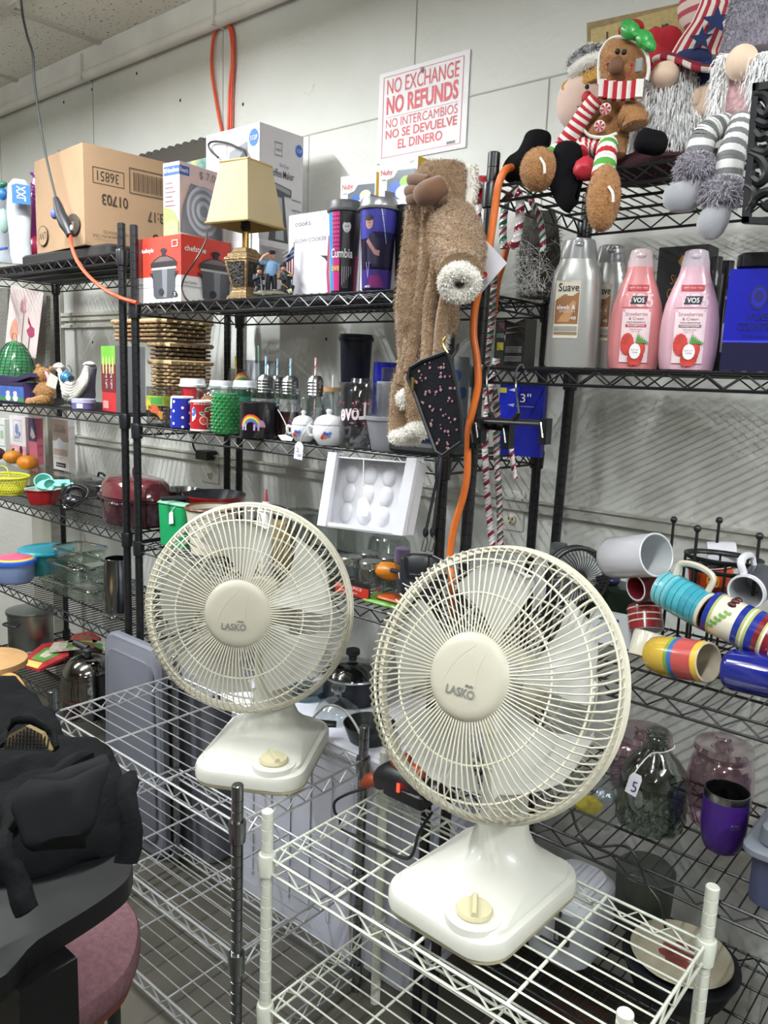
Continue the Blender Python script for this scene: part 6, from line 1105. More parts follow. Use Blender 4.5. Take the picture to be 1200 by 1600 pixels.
for lab_, a, b_, e, c in (('l', (690, 716), (678, 770), (665, 832), (661, 862)), ('r', (691, 712), (684, 770), (676, 832), (672, 862))):
    m = MB(M('#23252d', .6)); m.tube(bez([at(*a, 1.412), at(*b_, 1.40), at(*e, 1.39)], 6), .0034, 6); m.ell(at(*e, 1.405), (.007, .006, .012)); wb(m, 'strap', t)
    m = MB(M('#a6a7aa', .25, .9)); m.tube([at(e[0]-1, e[1]+4, 1.403), at(e[0]-4, e[1]+16, 1.403), at(c[0]-3, c[1]-2, 1.403), at(c[0]+3, c[1], 1.403), at(e[0]+3, e[1]+14, 1.403), at(e[0]+1, e[1]+4, 1.403)], .0017, 6); wb(m, 'snap_hook', t)
# big totes and pots under the centre unit
T1 = .665
t = T('white_tote', 'large pale lavender plastic tote behind the chrome rack', 'storage tote', (-1.47, 1.66, 0)); m = MB(M('#cfd0de', .45, var=.03)); m.rbox((0, 0, (HC-1.0)/2), (.74, .38, HC-1.0), .03, e=.004)
for i in range(9): m.box((-.33+.082*i, -.19, (HC-1.0)/2), (.012, .008, HC-1.15))
m.build('tub', t); m = MB(M('#d9d9e4', .4, var=.03)); m.rbox((0, 0, HC-.985), (.80, .42, .035), .03, e=.006); m.build('lid', t)
TL = HC-.967
t = T('grey_tote', 'dark grey plastic tote standing on the floor behind the chrome rack', 'storage tote', (-2.07, 1.66, 0)); m = MB(M('#6e7078', .5, var=.05)); m.rbox((0, 0, (HC-1.02)/2), (.30, .38, HC-1.02), .03, e=.004); m.build('tub', t); m = MB(M('#6e7078', .5)); m.rbox((0, 0, HC-1.005), (.34, .42, .03), .03); m.build('lid', t)
# grey folding table leaf standing upright
t = T('folding_table', 'grey plastic folding tray table standing upright beside the chrome rack', 'folding table', (-2.215, 1.385, 0)); PG = M('#6c6e78', .45, var=.04); tl = at(190, 988, 1.39); h = tl.z; m = MB(PG); m.rbox((0, 0, 0), (.36, h, .035), .06, X=RX(math.pi/2), e=.008); m.xf(0, Matrix.Translation((0, 0, h/2))); m.v = [Vector((v.x*(1-.10*max(0, v.z/h)), v.y, v.z)) for v in m.v]; m.build('top', t); m = MB(M('#5d5f69', .5)); m.rbox((0, 0, 0), (.30, h*.86, .012), .05, X=RX(math.pi/2), e=.003); m.xf(0, Matrix.Translation((0, -.020, h/2))); m.v = [Vector((v.x*(1-.10*max(0, v.z/h)), v.y, v.z)) for v in m.v]; m.build('recess', t)
# pots on the tote
x, y, r, zt = spot(505, 596, 1050, 1.70); t = T('stock_pan', 'dark pan with glass lid and black knob on the lavender tote', 'pan', (x, y, TL+.002)); m = MB(M('#2c2e33', .3, .6)); h = .075; m.lathe([(.001, 0), (r*.95, 0), (r, .01), (r, h), (r*.97, h), (r*.96, .01)], 40); m.build('pan', t); m = MB(G('#b9c8c6', .35)); m.lathe([(r*1.0, h+.004), (r*.8, h+.03), (r*.4, h+.045), (.001, h+.048)], 40, caps=False); m.build('glass_lid', t); m = MB(STEEL); m.tube([(r*math.cos(2*math.pi*i/40), r*math.sin(2*math.pi*i/40), h+.003) for i in range(40)], .004, 7, closed=True); m.build('lid_rim', t); m = MB(INK); m.lathe([(.012, h+.046), (.012, h+.058), (.022, h+.066), (.020, h+.080), (.001, h+.082)], 18); m.build('knob', t)
x, y, r, zt = spot(490, 566, 1085, 1.57); t = T('glass_cover', 'clear glass dome lid with glass knob in front of the dark pan', 'dome lid', (x, y, TL+.002)); m = MB(G('#cfdad8', .3)); m.lathe([(r, 0), (r*.98, .012), (r*.8, .035), (r*.4, .055), (.012, .060), (.010, .072), (.021, .080), (.023, .090), (.018, .098), (.001, .099)], 36, caps=False); m.build('dome', t)
t = T('black_skillet', 'black pan handle and mixer bowl piled right of the glass dome', 'skillet', at(578, 1118, 1.53)[:2]+(TL+.002,)); m = MB(M('#141518', .35)); m.lathe([(.001, 0), (.055, 0), (.072, .045), (.069, .045), (.05, .004), (.001, .004)], 36); m.build('pan', t); m = MB(M('#101114', .35)); c = at(560, 1118, 1.50); u = perp(c); m.tube([(-u.x*.09, -u.y*.09, .038), (-u.x*.15, -u.y*.15, .040), (-u.x*.20, -u.y*.20, .036)], [.010, .012, .009], 8, sq=.7); m.build('handle', t)
v = vs('steel_pot', 'blue-grey glass pot lid edge showing under the left fan\'s rim', 'pot', 446, 512, 1075, 1.62, TL+.003, [(.9, 0), (1, .1), (1, .9), (.9, 1)], G('#9fb6bc', .35), solid=True); v.done()
# ------------------------------------------------------------------ between the centre and right units
def cane(m, pts, r, cols, tw=260, n=9):          # twisted candy stick: spiral stripes as colour bands
    P = bez(pts, 14); L_ = 0; pr = None; rings = []; u = None
    for i, p in enumerate(P):
        a = P[min(i+1, len(P)-1)]; b_ = P[max(i-1, 0)]; t = (a-b_).normalized(); u = t.orthogonal().normalized() if u is None else (u-t*u.dot(t)).normalized(); w = t.cross(u)
        if i: L_ += (p-P[i-1]).length
        rings.append([p+(u*math.cos(2*math.pi*j/n+L_*tw)+w*math.sin(2*math.pi*j/n+L_*tw))*r*(1+.10*(j % 3 == 0)) for j in range(n)])
    o = len(m.v); m.v += [v for g in rings for v in g]
    for i in range(len(rings)-1):
        for j in range(n): m.f.append((o+i*n+j, o+i*n+(j+1) % n, o+(i+1)*n+(j+1) % n, o+(i+1)*n+j)); m.k.append(m.mi(cols[j*len(cols)//n])); m.sm.append(True)
CR1, CW, CG = M('#8c2233', .3, coat=.4), M('#e2dcdc', .3, coat=.4), M('#2f7a5c', .3, coat=.4)
def P3(pts, Y): return [at(p[0], p[1], p[2] if len(p) > 2 else Y) for p in pts]
t = T('candy_cane_rope', 'long twisted red white and green candy cane garland hanging beside the right unit post', 'garland', at(768, 480, 1.50)); m = MB(CW)
cane(m, P3([(772, 430), (768, 500), (760, 560), (756, 625)], 1.56), .0085, [CR1, CW, CG, CR1, CW, CW], 210); cane(m, P3([(776, 560), (764, 620), (758, 690), (762, 780), (770, 862)], 1.555), .0085, [CR1, CW, CW], 210); cane(m, P3([(768, 590), (776, 640), (776, 700), (780, 780), (782, 862)], 1.58), .0085, [CR1, CW, CG, CR1, CW, CW], 210); wb(m, 'twist', t)
for lab, pts, Y, r, cols in (('candy cane ornament hanging nearest the orange cord, red and white', [(813, 330), (815, 345), (808, 375), (800, 385)], 1.47, .008, [CR1, CW, CW]), ('thin candy cane ornament of pale green and red hanging under the plush shelf', [(826, 300), (832, 330), (846, 345), (848, 395)], 1.50, .006, [CR1, CW, CG, CW]), ('thin red and white candy cane hanging below the blue box', [(796, 662), (800, 700), (803, 748)], 1.47, .006, [CR1, CW, CW])):
    pass
t = T('candy_cane', 'candy cane ornament with fat red and white twist hanging by the orange cord', 'candy cane', at(806, 296, 1.47)); m = MB(CW); cane(m, P3([(798, 385), (807, 375), (812, 340), (812, 310), (804, 297), (796, 304)], 1.475), .009, [CR1, CW, CW], 190); wb(m, 'stick', t)
t = T('candy_cane', 'candy cane ornament with green and red twist left of the fat one', 'candy cane', at(790, 300, 1.50)); m = MB(CW); cane(m, P3([(787, 388), (786, 350), (792, 310), (800, 300)], 1.50), .008, [CG, CW, CR1, CW], 190); wb(m, 'stick', t)
t = T('candy_cane', 'thin pale candy cane hanging farther right under the plush shelf', 'candy cane', at(828, 300, 1.50)); m = MB(CW); cane(m, P3([(848, 395), (848, 370), (843, 340), (832, 318), (827, 300)], 1.50), .0065, [CR1, CW, CG, CW], 200); wb(m, 'stick', t)
t = T('candy_cane', 'thin red and white candy cane hanging below the blue glove box', 'candy cane', at(800, 680, 1.47)); m = MB(CW); cane(m, P3([(796, 655), (798, 690), (801, 720), (805, 749)], 1.47), .0055, [CR1, CW, CW], 220); wb(m, 'stick', t)
t = T('tinsel_garland', 'shiny red candy garland bunched between the costume and the post', 'garland', at(745, 290, 1.50)); m = MB(M('#a3202c', .2, coat=.6)); 
for i in range(6): m.ell(at(740+6*(i % 3), 292+10*(i//3), 1.52), (.028, .02, .022), 12, 8, nz=.25, seed=i)
cane(m, P3([(752, 285), (740, 300), (731, 325), (735, 345), (742, 360)], 1.49), .008, [CR1, CW, CW], 190); cane(m, P3([(757, 300), (748, 330), (752, 355)], 1.52), .006, [CR1, CW, CW], 190); wb(m, 'twist', t)
t = T('orange_extension_cord', 'thick orange extension cord running down the centre post past the pouch', 'cord', at(790, 262, 1.385)); m = MB(M('#d9702e', .4, var=.06))
m.tube(bez(P3([(812, 262, 1.50), (792, 264, 1.405), (780, 285, 1.385), (774, 320), (767, 370), (758, 420), (747, 458), (741, 490), (740, 525), (745, 560), (747, 600), (740, 635), (733, 665), (731, 700), (730, 740), (724, 775), (712, 815), (705, 850), (703, 880), (706, 910), (706, 960, 1.5)], 1.385), 9), .0078, 10)
wb(m, 'cord', t)
t = T('orange_extension_cord', 'short length of orange extension cord behind the candy cane garland', 'cord', at(788, 395, 1.56)); m = MB(M('#c9642a', .4)); m.tube(bez(P3([(793, 380), (786, 410), (778, 440), (773, 475), (770, 500)], 1.58), 8), .0078, 9); wb(m, 'cord', t)
# trouser hangers hooked on the shelf
HKM = M('#b0b2b4', .2, 1)
for i, (lab, xh, bx0, bx1, by) in enumerate((('black clip hanger with chrome hook, left of the two under the shampoo shelf', 766, 738, 800, 668), ('black clip hanger with chrome hook, right of the two under the shampoo shelf', 811, 745, 858, 660))):
    Yh = 1.395-.02*i; t = T('clip_hanger', lab, 'hanger', at(xh, 572, 1.43), 0, 'clip hangers'); m = MB(HKM); m.tube(bez(P3([(xh+10, 580, 1.44), (xh+4, 570, 1.425), (xh-4, 578, 1.405), (xh-5, 600), (xh-3, 622), (xh, 645)], Yh), 6), .0022, 7); wb(m, 'hook', t)
    m = MB(M('#1d1e21', .3)); a, b_ = at(bx0, by-4, Yh), at(bx1, by+2, Yh); m.tube([a, b_], .0085, 8, sq=.5); m.tube(bez([at(xh, 645, Yh), at(xh+8*(1-2*i), by-3, Yh)], 3), .006, 8); wb(m, 'bar', t)
    for xc in (bx0+6, bx1-6): m = MB(M('#17181a', .35)); c = at(xc, by+14, Yh); m.box(c, (.016, .022, .050)); m.box(c+Vector((0, -.012, -.01)), (.012, .006, .03)); m.tube([c+Vector((-.004, -.014, .018)), c+Vector((.004, -.016, -.012))], .002, 6, HKM); wb(m, 'clip', t)
# items at the right end of the centre unit
b = BX((at(817, 574, 1.60).x, 1.60, RM+.004), 789, 824, 497, 0, M('#23221f', .35), d=.05)
for i in range(5): b.q('F', .12, .40-.028*i, .9, .412-.028*i, GREYP)
for i in range(4): b.q('F', .1, .19-.03*i, .92, .205-.03*i, GREYP)
for p_ in ([(.05, .97), (.95, .99), (.5, .90)], [(.1, .80), (.9, .84), (.15, .78)], [(.1, .70), (.8, .72), (.15, .68)], [(.05, .62), (.12, .72), (.09, .5)]): b.poly('F', p_, M('#8c8a84', .3))
b.done('black_carton', 'small black carton with white printing and torn film beside the garland', 'box')
b = BX((at(791, 574, 1.66).x, 1.66, RM+.004), 775, 796, 500, 0, M('#33352f', .4), d=.04); b.q('F', .2, .35, .7, .52, M('#c8b83a', .5)).q('F', .1, .62, .9, .72, M('#6f8a86', .4)).q('F', .2, .76, .8, .95, M('#6a4248', .4)); b.done('small_carton', 'narrow dark carton with yellow sticker half hidden by the garland', 'box')
b = BX((at(844, 706, 1.66).x, 1.66, ZM+.001), 788, 850, 600, math.radians(4), M('#1a2186', .3, var=.12), d=.02); b.q('F', 0, .45, .45, .95, M('#2230c0', .2)).q('F', 0, .86, .16, .93, M('#d8cf2c', .5)).t('F', '3"', .48, .74, .72, .86, WHT).q('F', .4, .68, .8, .69, M('#8a92d0', .4)).poly('F', [(.2, .90), (.35, .93), (.38, .88)], WHT).poly('F', [(.2, .70), (.36, .72), (.34, .67)], M('#c0c8f4', .3)); b.done('glove_box', 'dark blue glossy pack marked 3 inches at the right end of the mug shelf', 'box')
v = vs('dotted_tumbler', 'grey tumbler with blue ovals half hidden behind the floral pouch', 'tumbler', 706, 735, 558, 1.66, ZM, [(.9, 0), (1, .05), (1, .95), (.9, 1)], M('#7d858c', .5), solid=True)
for a, b_ in ((-20, .8), (20, .62), (-25, .45), (30, .3)): v.dot(a, b_, .012, M('#34548c', .4), .0008, 14, .015)
v.done()
CLAMP[0] = (ZT+.001, 1.45)
t = T('cobweb', 'wispy white artificial cobweb and grey fur hanging below the plush shelf', 'cobweb', at(830, 440, 1.62)); t['kind'] = 'stuff'
m = MB(M('#e6e6e4', .9)); rnd = random.Random(3)
for i in range(260):
    a = (rnd.gauss(822, 16), rnd.gauss(440, 28)); b_ = (a[0]+rnd.gauss(0, 16), a[1]+rnd.gauss(8, 18)); c = (b_[0]+rnd.gauss(4, 12), b_[1]+rnd.gauss(4, 14)); Yc = rnd.gauss(1.66, .03); m.tube(bez([at(*a, Yc), at(*b_, Yc+rnd.gauss(0, .01)), at(*c, Yc)], 4), .0003, 3)
wb(m, 'strands', t)
t = T('grey_wig', 'dark grey furry costume piece hanging in shadow under the plush shelf', 'costume piece', at(840, 420, 1.76)); m = MB(M('#4a4743', .9)); sil(m, [(330, 822, 868), (360, 815, 874), (420, 808, 876), (465, 812, 872), (478, 830, 860)], 1.76, .35, n=20, nz=.06); fur(m, 2500, .02, M('#6a6864', .9), w=.0006, seed=6); wb(m, 'fur', t)
CLAMP[0] = None
outlet('double electrical outlet with a broken upper socket, on the wall right of the garland', 780, 822, 768, 826)
# ------------------------------------------------------------------ plush dolls on the top shelf of the right unit
Z = RT
GB = M('#a5764a', .95, sheen=.3, var=.15, vs=60, bump=.5, bs=250); SKN = M('#ecd0b8', .9, sheen=.3, var=.04); BLKF = M('#0e0e11', .9, 0, .15); RW = None
def stripes(m, path, r, cols, seg, n=14):         # tube in coloured bands along its length
    P = bez(path, seg*2); k = len(P); rr_ = r if isinstance(r, (list, tuple)) else [r]*2
    for i in range(k-1):
        a, b_ = rr_[0]+(rr_[-1]-rr_[0])*i/(k-1), rr_[0]+(rr_[-1]-rr_[0])*(i+1)/(k-1); m.cyl(P[i], P[i+1]+(P[i+1]-P[i])*.25, a, b_, n, cols[(i//2) % len(cols)], caps=(i in (0, k-2)))
CLAMP[0] = (RT+.001, 1.418)
# burlap sign
t = T('burlap_sign', 'tan burlap wall sign with dark lettering behind the plush dolls', 'sign', at(1000, 80, 1.80)); m = MB(M('#8f7a58', .9, var=.2, vs=80)); Yb = 1.78; q = [at(917, 118, Yb), at(1094, 78, Yb), at(1094, -2, Yb), at(917, 36, Yb)]; m.prism(q, (0, 1, 0), .03); wb(m, 'frame', t)
m = MB(M('#b3a06f', .9, var=.12, vs=150)); o, U, V = q[0], q[1]-q[0], q[3]-q[0]; e = Vector((0, -.002, 0)); m.prism([o+U*.04+V*.06+e, o+U*.96+V*.06+e, o+U*.96+V*.85+e, o+U*.04+V*.85+e], (0, 1, 0), .003); m.text('laugh on', o+U*.19+V*.22+e*1.6, U*.56, V*.5, M('#4a3a2c', .8), .01); wb(m, 'panel', t)
# curly-haired elf doll behind
t = T('elf_doll', 'rosy-cheeked plush doll with curly blond hair and knit hat, leftmost behind the gingerbread', 'plush doll', at(915, 240, 1.62)[:2]+(Z,)); Yd = 1.62
m = MB(M('#dcc0b2', .9, sheen=.3)); c = at(910, 160, Yd); m.ell(c, (.055, .05, .06), 20, 14); m.ell(at(893, 168, Yd)-aw3(c)*.036, (.018, .012, .015), m=M('#d8929a', .9)); m.tube(bez(P3([(912, 205), (925, 240), (935, 270)], Yd), 4), .03, 12); wb(m, 'head', t)
m = MB(M('#b02430', .6)); m.ell(at(917, 153, Yd)-aw3(c)*.055, (.011, .011, .013)); wb(m, 'nose', t); m = MB(INK)
for q_ in ((905, 141), (917, 136)): m.ell(at(*q_, Yd)-aw3(c)*.050, .0045)
m.tube(bez([at(x_, y_, Yd)-aw3(c)*.052 for x_, y_ in ((898, 163), (905, 167), (912, 164))], 4), .0012, 5); wb(m, 'face', t)
m = MB(M('#b98a3e', .7))
for i in range(14): p = at(886+4.2*i, 134-1.9*i+(i % 2)*3, Yd-.035); m.tube([p+Vector((.009*math.cos(k), .009*math.sin(k*1.0)*.4, .009*math.sin(k))) for k in [2*math.pi*j/10 for j in range(10)]], .004, 6, closed=True)
wb(m, 'curls', t); m = MB(M('#6a6a6c', .9, var=.9, vs=90)); m.ell(at(926, 100, Yd+.01), (.055, .05, .035)); m.tube(bez(P3([(893, 118), (915, 100), (943, 92)], Yd-.03), 5), .016, 10, M('#d9d6d0', .95)); fur(m, 900, .008, M('#e8e5de', .9), w=.0008, seed=2); wb(m, 'knit_hat', t)
# gingerbread
Yg = 1.50; c = at(972, 100, Yg); aw = aw3(c)
t = T('gingerbread_doll', 'brown gingerbread plush with red striped scarf and green bow, legs dangling', 'plush doll', at(950, 240, Yg)[:2]+(Z,))
m = MB(GB); sil(m, [(58, 958, 982), (64, 946, 998), (80, 939, 1009), (100, 937, 1012), (118, 938, 1008), (132, 944, 1000), (140, 955, 990)], Yg, .55, n=24); sil(m, [(138, 950, 985), (150, 934, 986), (175, 921, 988), (200, 909, 985), (225, 902, 980), (242, 905, 978), (248, 920, 965)], Yg-.005, .60, n=24); m.tube(bez(P3([(978, 178), (990, 184), (993, 198)], Yg-.02), 4), [.026]*4+[.024]*4+[.02], 12); m.tube(bez(P3([(930, 165), (912, 182), (905, 200)], Yg-.02), 4), .018, 10); fur(m, 5000, .003, M('#b5854f', .9), w=.0005, droop=.3, seed=12); wb(m, 'body', t)
for lab_, x_, y_, w_, h_, Yf in (('a', 842, 265, .036, .040, 1.40), ('b', 943, 310, .030, .058, 1.38)):
    m = MB(GB); p = at(x_, y_, Yf); m.ell(p, (w_, w_, h_), 20, 14); fur(m, 1800, .003, M('#b5854f', .9), w=.0005, droop=.3, seed=13); wb(m, 'foot', t)
    m = MB(M('#e6e2da', .8)); sx = 8 if lab_ == 'a' else 14; m.tube(bez([at(x_+sx-6, y_-18, Yf)-aw3(p)*w_*.92, at(x_+sx, y_-8, Yf)-aw3(p)*w_*.98, at(x_+sx+1, y_+6, Yf)-aw3(p)*w_*.95], 5), .0026, 6); wb(m, 'icing_trim', t)
SR, SW, SG = M('#b3202c', .85), M('#e4e0dc', .85), M('#4f9a3a', .85)
m = MB(SW); stripes(m, P3([(900, 228, 1.48), (878, 235, 1.44), (858, 248, 1.42)], 0), [.020, .018], [SR, SW, SG, SW], 4); wb(m, 'striped_leg', t); m = MB(SW); stripes(m, P3([(950, 226, 1.45), (946, 250, 1.405), (942, 278, 1.39)], 0), [.018, .022], [SW, SG, SW, SR], 4); wb(m, 'striped_leg', t)
m = MB(SW); P_ = P3([(942, 140), (950, 147), (968, 150), (985, 150), (1000, 145)], Yg-.045); 
for i in range(9): p = at(941+7.2*i, 139+4*math.sin(i/8*3.1), Yg-.048); m.box(p, (.013, .014, .030), SR if i % 2 else SW, X=RZ(.5))
wb(m, 'scarf_wrap', t); m = MB(SW); stripes(m, P3([(932, 154), (916, 174), (900, 199), (883, 225)], Yg-.055), [.014, .018], [SR, SW], 5, 10); wb(m, 'scarf_tail', t)
m = MB(INK); m.ell(at(965, 81, Yg)-aw*.046, .005); m.ell(at(975, 82, Yg)-aw*.047, .005); m.tube(bez([at(x_, y_, Yg)-aw*.052 for x_, y_ in ((978, 122), (984, 112), (987, 104))], 4), .0014, 5, M('#b3303a', .8)); m.ell(at(950, 100, Yg)-aw*.045, .003, m=M('#b3303a', .8)); m.ell(at(987, 101, Yg)-aw*.043, .003, m=M('#b3303a', .8)); wb(m, 'face', t)
m = MB(M('#6f4b34', .7)); m.ell(at(963, 103, Yg)-aw*.05, (.015, .012, .016)); wb(m, 'nose', t)
m = MB(M('#8a8f92', .8)); m.box(at(998, 102, Yg)-aw*.036, (.012, .006, .022)); wb(m, 'cheek_patch', t)
m = MB(M('#e6e2da', .8)); m.tube(bez([at(x_, y_, Yg)-aw*d_ for x_, y_, d_ in ((937, 132, .02), (936, 105, .02), (940, 80, .02), (952, 63, .02), (970, 58, .02), (992, 64, .02), (1008, 80, .02), (1013, 105, .02), (1010, 125, .02))], 5), .0035, 6); wb(m, 'head_icing', t)
m = MB(M('#e6e2da', .8)); m.tube(bez([at(x_, y_, Yg)-aw*.058 for x_, y_ in ((914, 200), (922, 208), (935, 211), (950, 210), (964, 205))], 5), .003, 6); wb(m, 'waist_icing', t)
for x_, y_ in ((947, 168), (938, 194)):
    p = at(x_, y_, Yg)-aw*.060; m = MB(WHT); X_ = (-aw).to_track_quat('Z', 'Y').to_matrix(); m.ell(p, (.0105, .0105, .003), X=X_)
    for k in range(6): a = 2*math.pi*k/6; m.add([p-aw*.0034, p-aw*.0034+X_ @ Vector((.0095*math.cos(a), .0095*math.sin(a), 0)), p-aw*.0034+X_ @ Vector((.0095*math.cos(a+.55), .0095*math.sin(a+.55), 0))], [(0, 1, 2)], M('#c8303c', .5))
    wb(m, 'mint_button', t)
m = MB(M('#2f9a44', .4, coat=.3)); bc = at(996, 62, Yg)-aw*.03
for dx, dy, s_ in ((-12, -10, .024), (10, 4, .022), (16, 12, .018), (-3, -3, .012), (-16, -14, .014)): m.ell(at(996+dx, 58+dy, Yg)-aw*.03, (s_, .010, s_*.6), 12, 8, X=RY(.7), nz=.2)
wb(m, 'green_bow', t)
# black boots with red pom (a stocking elf lying behind)
t = T('elf_boots_doll', 'plush elf legs in pointed black boots with red pompom dangling over the shelf edge', 'plush doll', at(900, 245, 1.46)[:2]+(Z,))
for pts, rr_ in (([(842, 204), (838, 225), (824, 250), (804, 264), (790, 266)], .028), ([(891, 222), (885, 252), (881, 285), (892, 312), (905, 330)], .029)):
    m = MB(BLKF); m.tube(bez(P3(pts, 1.43 if pts[0][0] > 850 else 1.46), 5), [rr_*k for k in (.45, .75, .9, .97, 1, 1, 1, 1, 1, 1, 1, 1, 1, 1, 1, 1, .95, .88, .78, .62, .35)], 14); wb(m, 'boot', t)
m = MB(SW); stripes(m, P3([(902, 232, 1.46), (925, 228, 1.47), (948, 232, 1.47)], 0), .018, [SW, SR], 5); stripes(m, P3([(905, 245, 1.44), (906, 232, 1.46)], 0), .016, [SR, SW], 2); wb(m, 'striped_stocking', t)
m = MB(M('#b32638', .5)); m.ell(at(914, 264, 1.415), .021, nz=.2); wb(m, 'pompom', t)
# patriotic gnome
Yn = 1.62; c = at(1060, 120, Yn); aw = aw3(c); t = T('patriotic_gnome', 'plush gnome in red and white striped starred hat with long white beard', 'plush gnome', at(1045, 230, Yn)[:2]+(Z,))
FW = M('#fbfaf8', .95, 0, .2, sheen=.5, var=.03); FWH = M('#ffffff', .95, 0, .2, sheen=.6, var=.02)
m = MB(FW); sil(m, [(112, 1025, 1085), (125, 1012, 1094), (150, 1000, 1098), (180, 994, 1098), (210, 996, 1096), (228, 1004, 1088), (238, 1020, 1070)], Yn-.03, .62, n=24); fur(m, 5500, .036, FWH, w=.0016, droop=2.2, seed=21, curl=.25); wb(m, 'beard', t)
m = MB(SKN); m.ell(at(1040, 117, Yn)-aw*.095, (.026, .024, .023), 18, 12); wb(m, 'nose', t)
SRW = STR('#a32a3e', '#dcd4c8', 30, 'x', .9, .5)
rows = [(92, 1044, 1122), (84, 1046, 1122), (60, 1060, 1131), (35, 1078, 1140), (10, 1090, 1146), (-15, 1100, 1140)]
m = MB(M('#ddd5c9', .9)); sil(m, rows, Yn, .5, n=48)
# red stripes: recolour every third column of the hat
m.k = [m.mi(M('#a32a3e', .9)) if (len(f) == 4 and (f[0] % 48)//2 % 2 == 0) else k for f, k in zip(m.f, m.k)]; wb(m, 'striped_hat', t)
m = MB(M('#22305c', .9))
def star(x_, y_, s_, YY, push): 
    p = at(x_, y_, YY)-aw*push; u = perp(p); w_ = Vector((0, 0, 1)); return m.prism([p+u*(s_*(1 if k % 2 == 0 else .42))*math.sin(math.pi*k/5)+w_*(s_*(1 if k % 2 == 0 else .42))*math.cos(math.pi*k/5) for k in range(10)], aw, .004)
star(1118, 34, .027, Yn, .040); star(1095, 62, .022, Yn, .045); wb(m, 'stars', t)
m = MB(M('#222f5a', .9)); sil(m, [(104, 1056, 1108), (98, 1052, 1112), (88, 1052, 1112), (82, 1058, 1108)], Yn-.018, .7, n=24); wb(m, 'hat_band', t)
m = MB(SRW); bl = bez(P3([(1008, 128, Yn-.06), (1014, 104, Yn-.07), (1030, 92, Yn-.075), (1060, 98, Yn-.09), (1090, 110, Yn-.09), (1124, 113, Yn-.06)], 0), 6); br_ = bez(P3([(1018, 120, Yn+.02), (1020, 98, Yn), (1036, 86, Yn-.02), (1062, 90, Yn-.02), (1092, 100, Yn-.02), (1122, 102, Yn)], 0), 6)
vs_ = bl+br_; nn = len(bl); up = Vector((0, 0, .006)); m.add(vs_+[v+up for v in vs_], [(i, i+1, nn+i+1, nn+i) for i in range(nn-1)]+[(2*nn+i, 3*nn+i, 3*nn+i+1, 2*nn+i+1) for i in range(nn-1)]+[(i, 2*nn+i, 2*nn+i+1, i+1) for i in range(nn-1)], M('#8f2438', .9, var=.1), True); m.tube([v+up*.5 for v in bl], .005, 8, SRW); wb(m, 'hat_brim', t)
m = MB(M('#22305c', .9)); m.tube(bez(P3([(1100, 108), (1103, 122), (1100, 145)], Yn-.02), 4), .028, 14); wb(m, 'sleeve', t); m = MB(SKN); m.ell(at(1100, 158, Yn-.04), (.026, .020, .030), 16, 12); m.ell(at(1090, 152, Yn-.055), (.010, .010, .016)); m.tube(bez(P3([(1104, 182, Yn-.03), (1100, 192, Yn-.03), (1105, 200, Yn-.03)], 0), 4), .007, 8, WHT); wb(m, 'hand', t)
m = MB(BLKF); m.tube(bez(P3([(1040, 226, 1.46), (1015, 222, 1.44), (994, 216, 1.43)], 0), 5), [.012, .02, .024, .026, .026, .026, .026, .026, .025, .02, .012], 14, sq=.8); wb(m, 'boot', t)
m = MB(M('#a8202c', .9)); t2 = T('red_heart', 'red felt heart propped up behind the gingerbread and the striped gnome', 'heart', at(1030, 75, 1.70)); m.ell(at(1022, 70, 1.66), (.032, .02, .032)); m.ell(at(1042, 68, 1.66), (.032, .02, .032)); m.ell(at(1032, 84, 1.66), (.034, .02, .036)); wb(m, 'felt', t2)
t2 = T('felt_hat', 'small red felt hat tip behind the gingerbread doll', 'hat', at(985, 42, 1.62)); m = MB(M('#a3202c', .9)); m.ell(at(986, 45, 1.60), (.026, .02, .016)); wb(m, 'felt', t2)
st2 = T('striped_cushion', 'pale pink striped cushion edge at the top picture edge behind the hat', 'cushion', at(1125, 10, 1.72)); m = MB(STR('#d8c4bc', '#b04a5a', 40, 'z', .9, .6)); m.ell(at(1125, 2, 1.72), (.085, .04, .06), 20, 12); wb(m, 'cover', st2)
# grey-hat gnome
Yn = 1.50; c = at(1150, 100, Yn); aw = aw3(c); t = T('grey_gnome', 'plush gnome in grey fur hat with pink knit body and grey striped legs dangling', 'plush gnome', at(1150, 200, Yn)[:2]+(Z,))
m = MB(M('#8b8793', .95, sheen=.4, var=.15, vs=30)); sil(m, [(82, 1130, 1250), (70, 1130, 1252), (40, 1134, 1246), (0, 1142, 1225), (-60, 1160, 1200)], Yn, .6, n=26); fur(m, 5000, .007, M('#9c98a4', .9), w=.0007, seed=31); wb(m, 'fur_hat', t)
m = MB(SKN); m.ell(at(1159, 98, Yn)-aw*.055, (.026, .025, .028), 18, 12); wb(m, 'nose', t)
m = MB(FW); sil(m, [(85, 1128, 1145), (120, 1122, 1148), (160, 1118, 1140), (188, 1116, 1132)], Yn-.03, .6, n=14); sil(m, [(85, 1170, 1260), (110, 1172, 1265), (150, 1185, 1262), (180, 1195, 1250)], Yn-.03, .5, n=18); fur(m, 4200, .030, FWH, w=.0016, droop=2.0, seed=22, curl=.3); wb(m, 'beard', t)
m = MB(M('#c9a3a6', .95, var=.25, vs=90, bump=.6, bs=120)); sil(m, [(110, 1136, 1230), (150, 1132, 1236), (185, 1130, 1236), (198, 1136, 1228)], Yn-.01, .6, n=22); wb(m, 'knit_body', t)
LG1, LG2 = M('#77787a', .95), M('#dfdfdc', .95); GF = M('#86828c', .95, sheen=.3, var=.3, vs=60); GBT = M('#9a9ba2', .7, sheen=.6, var=.06)
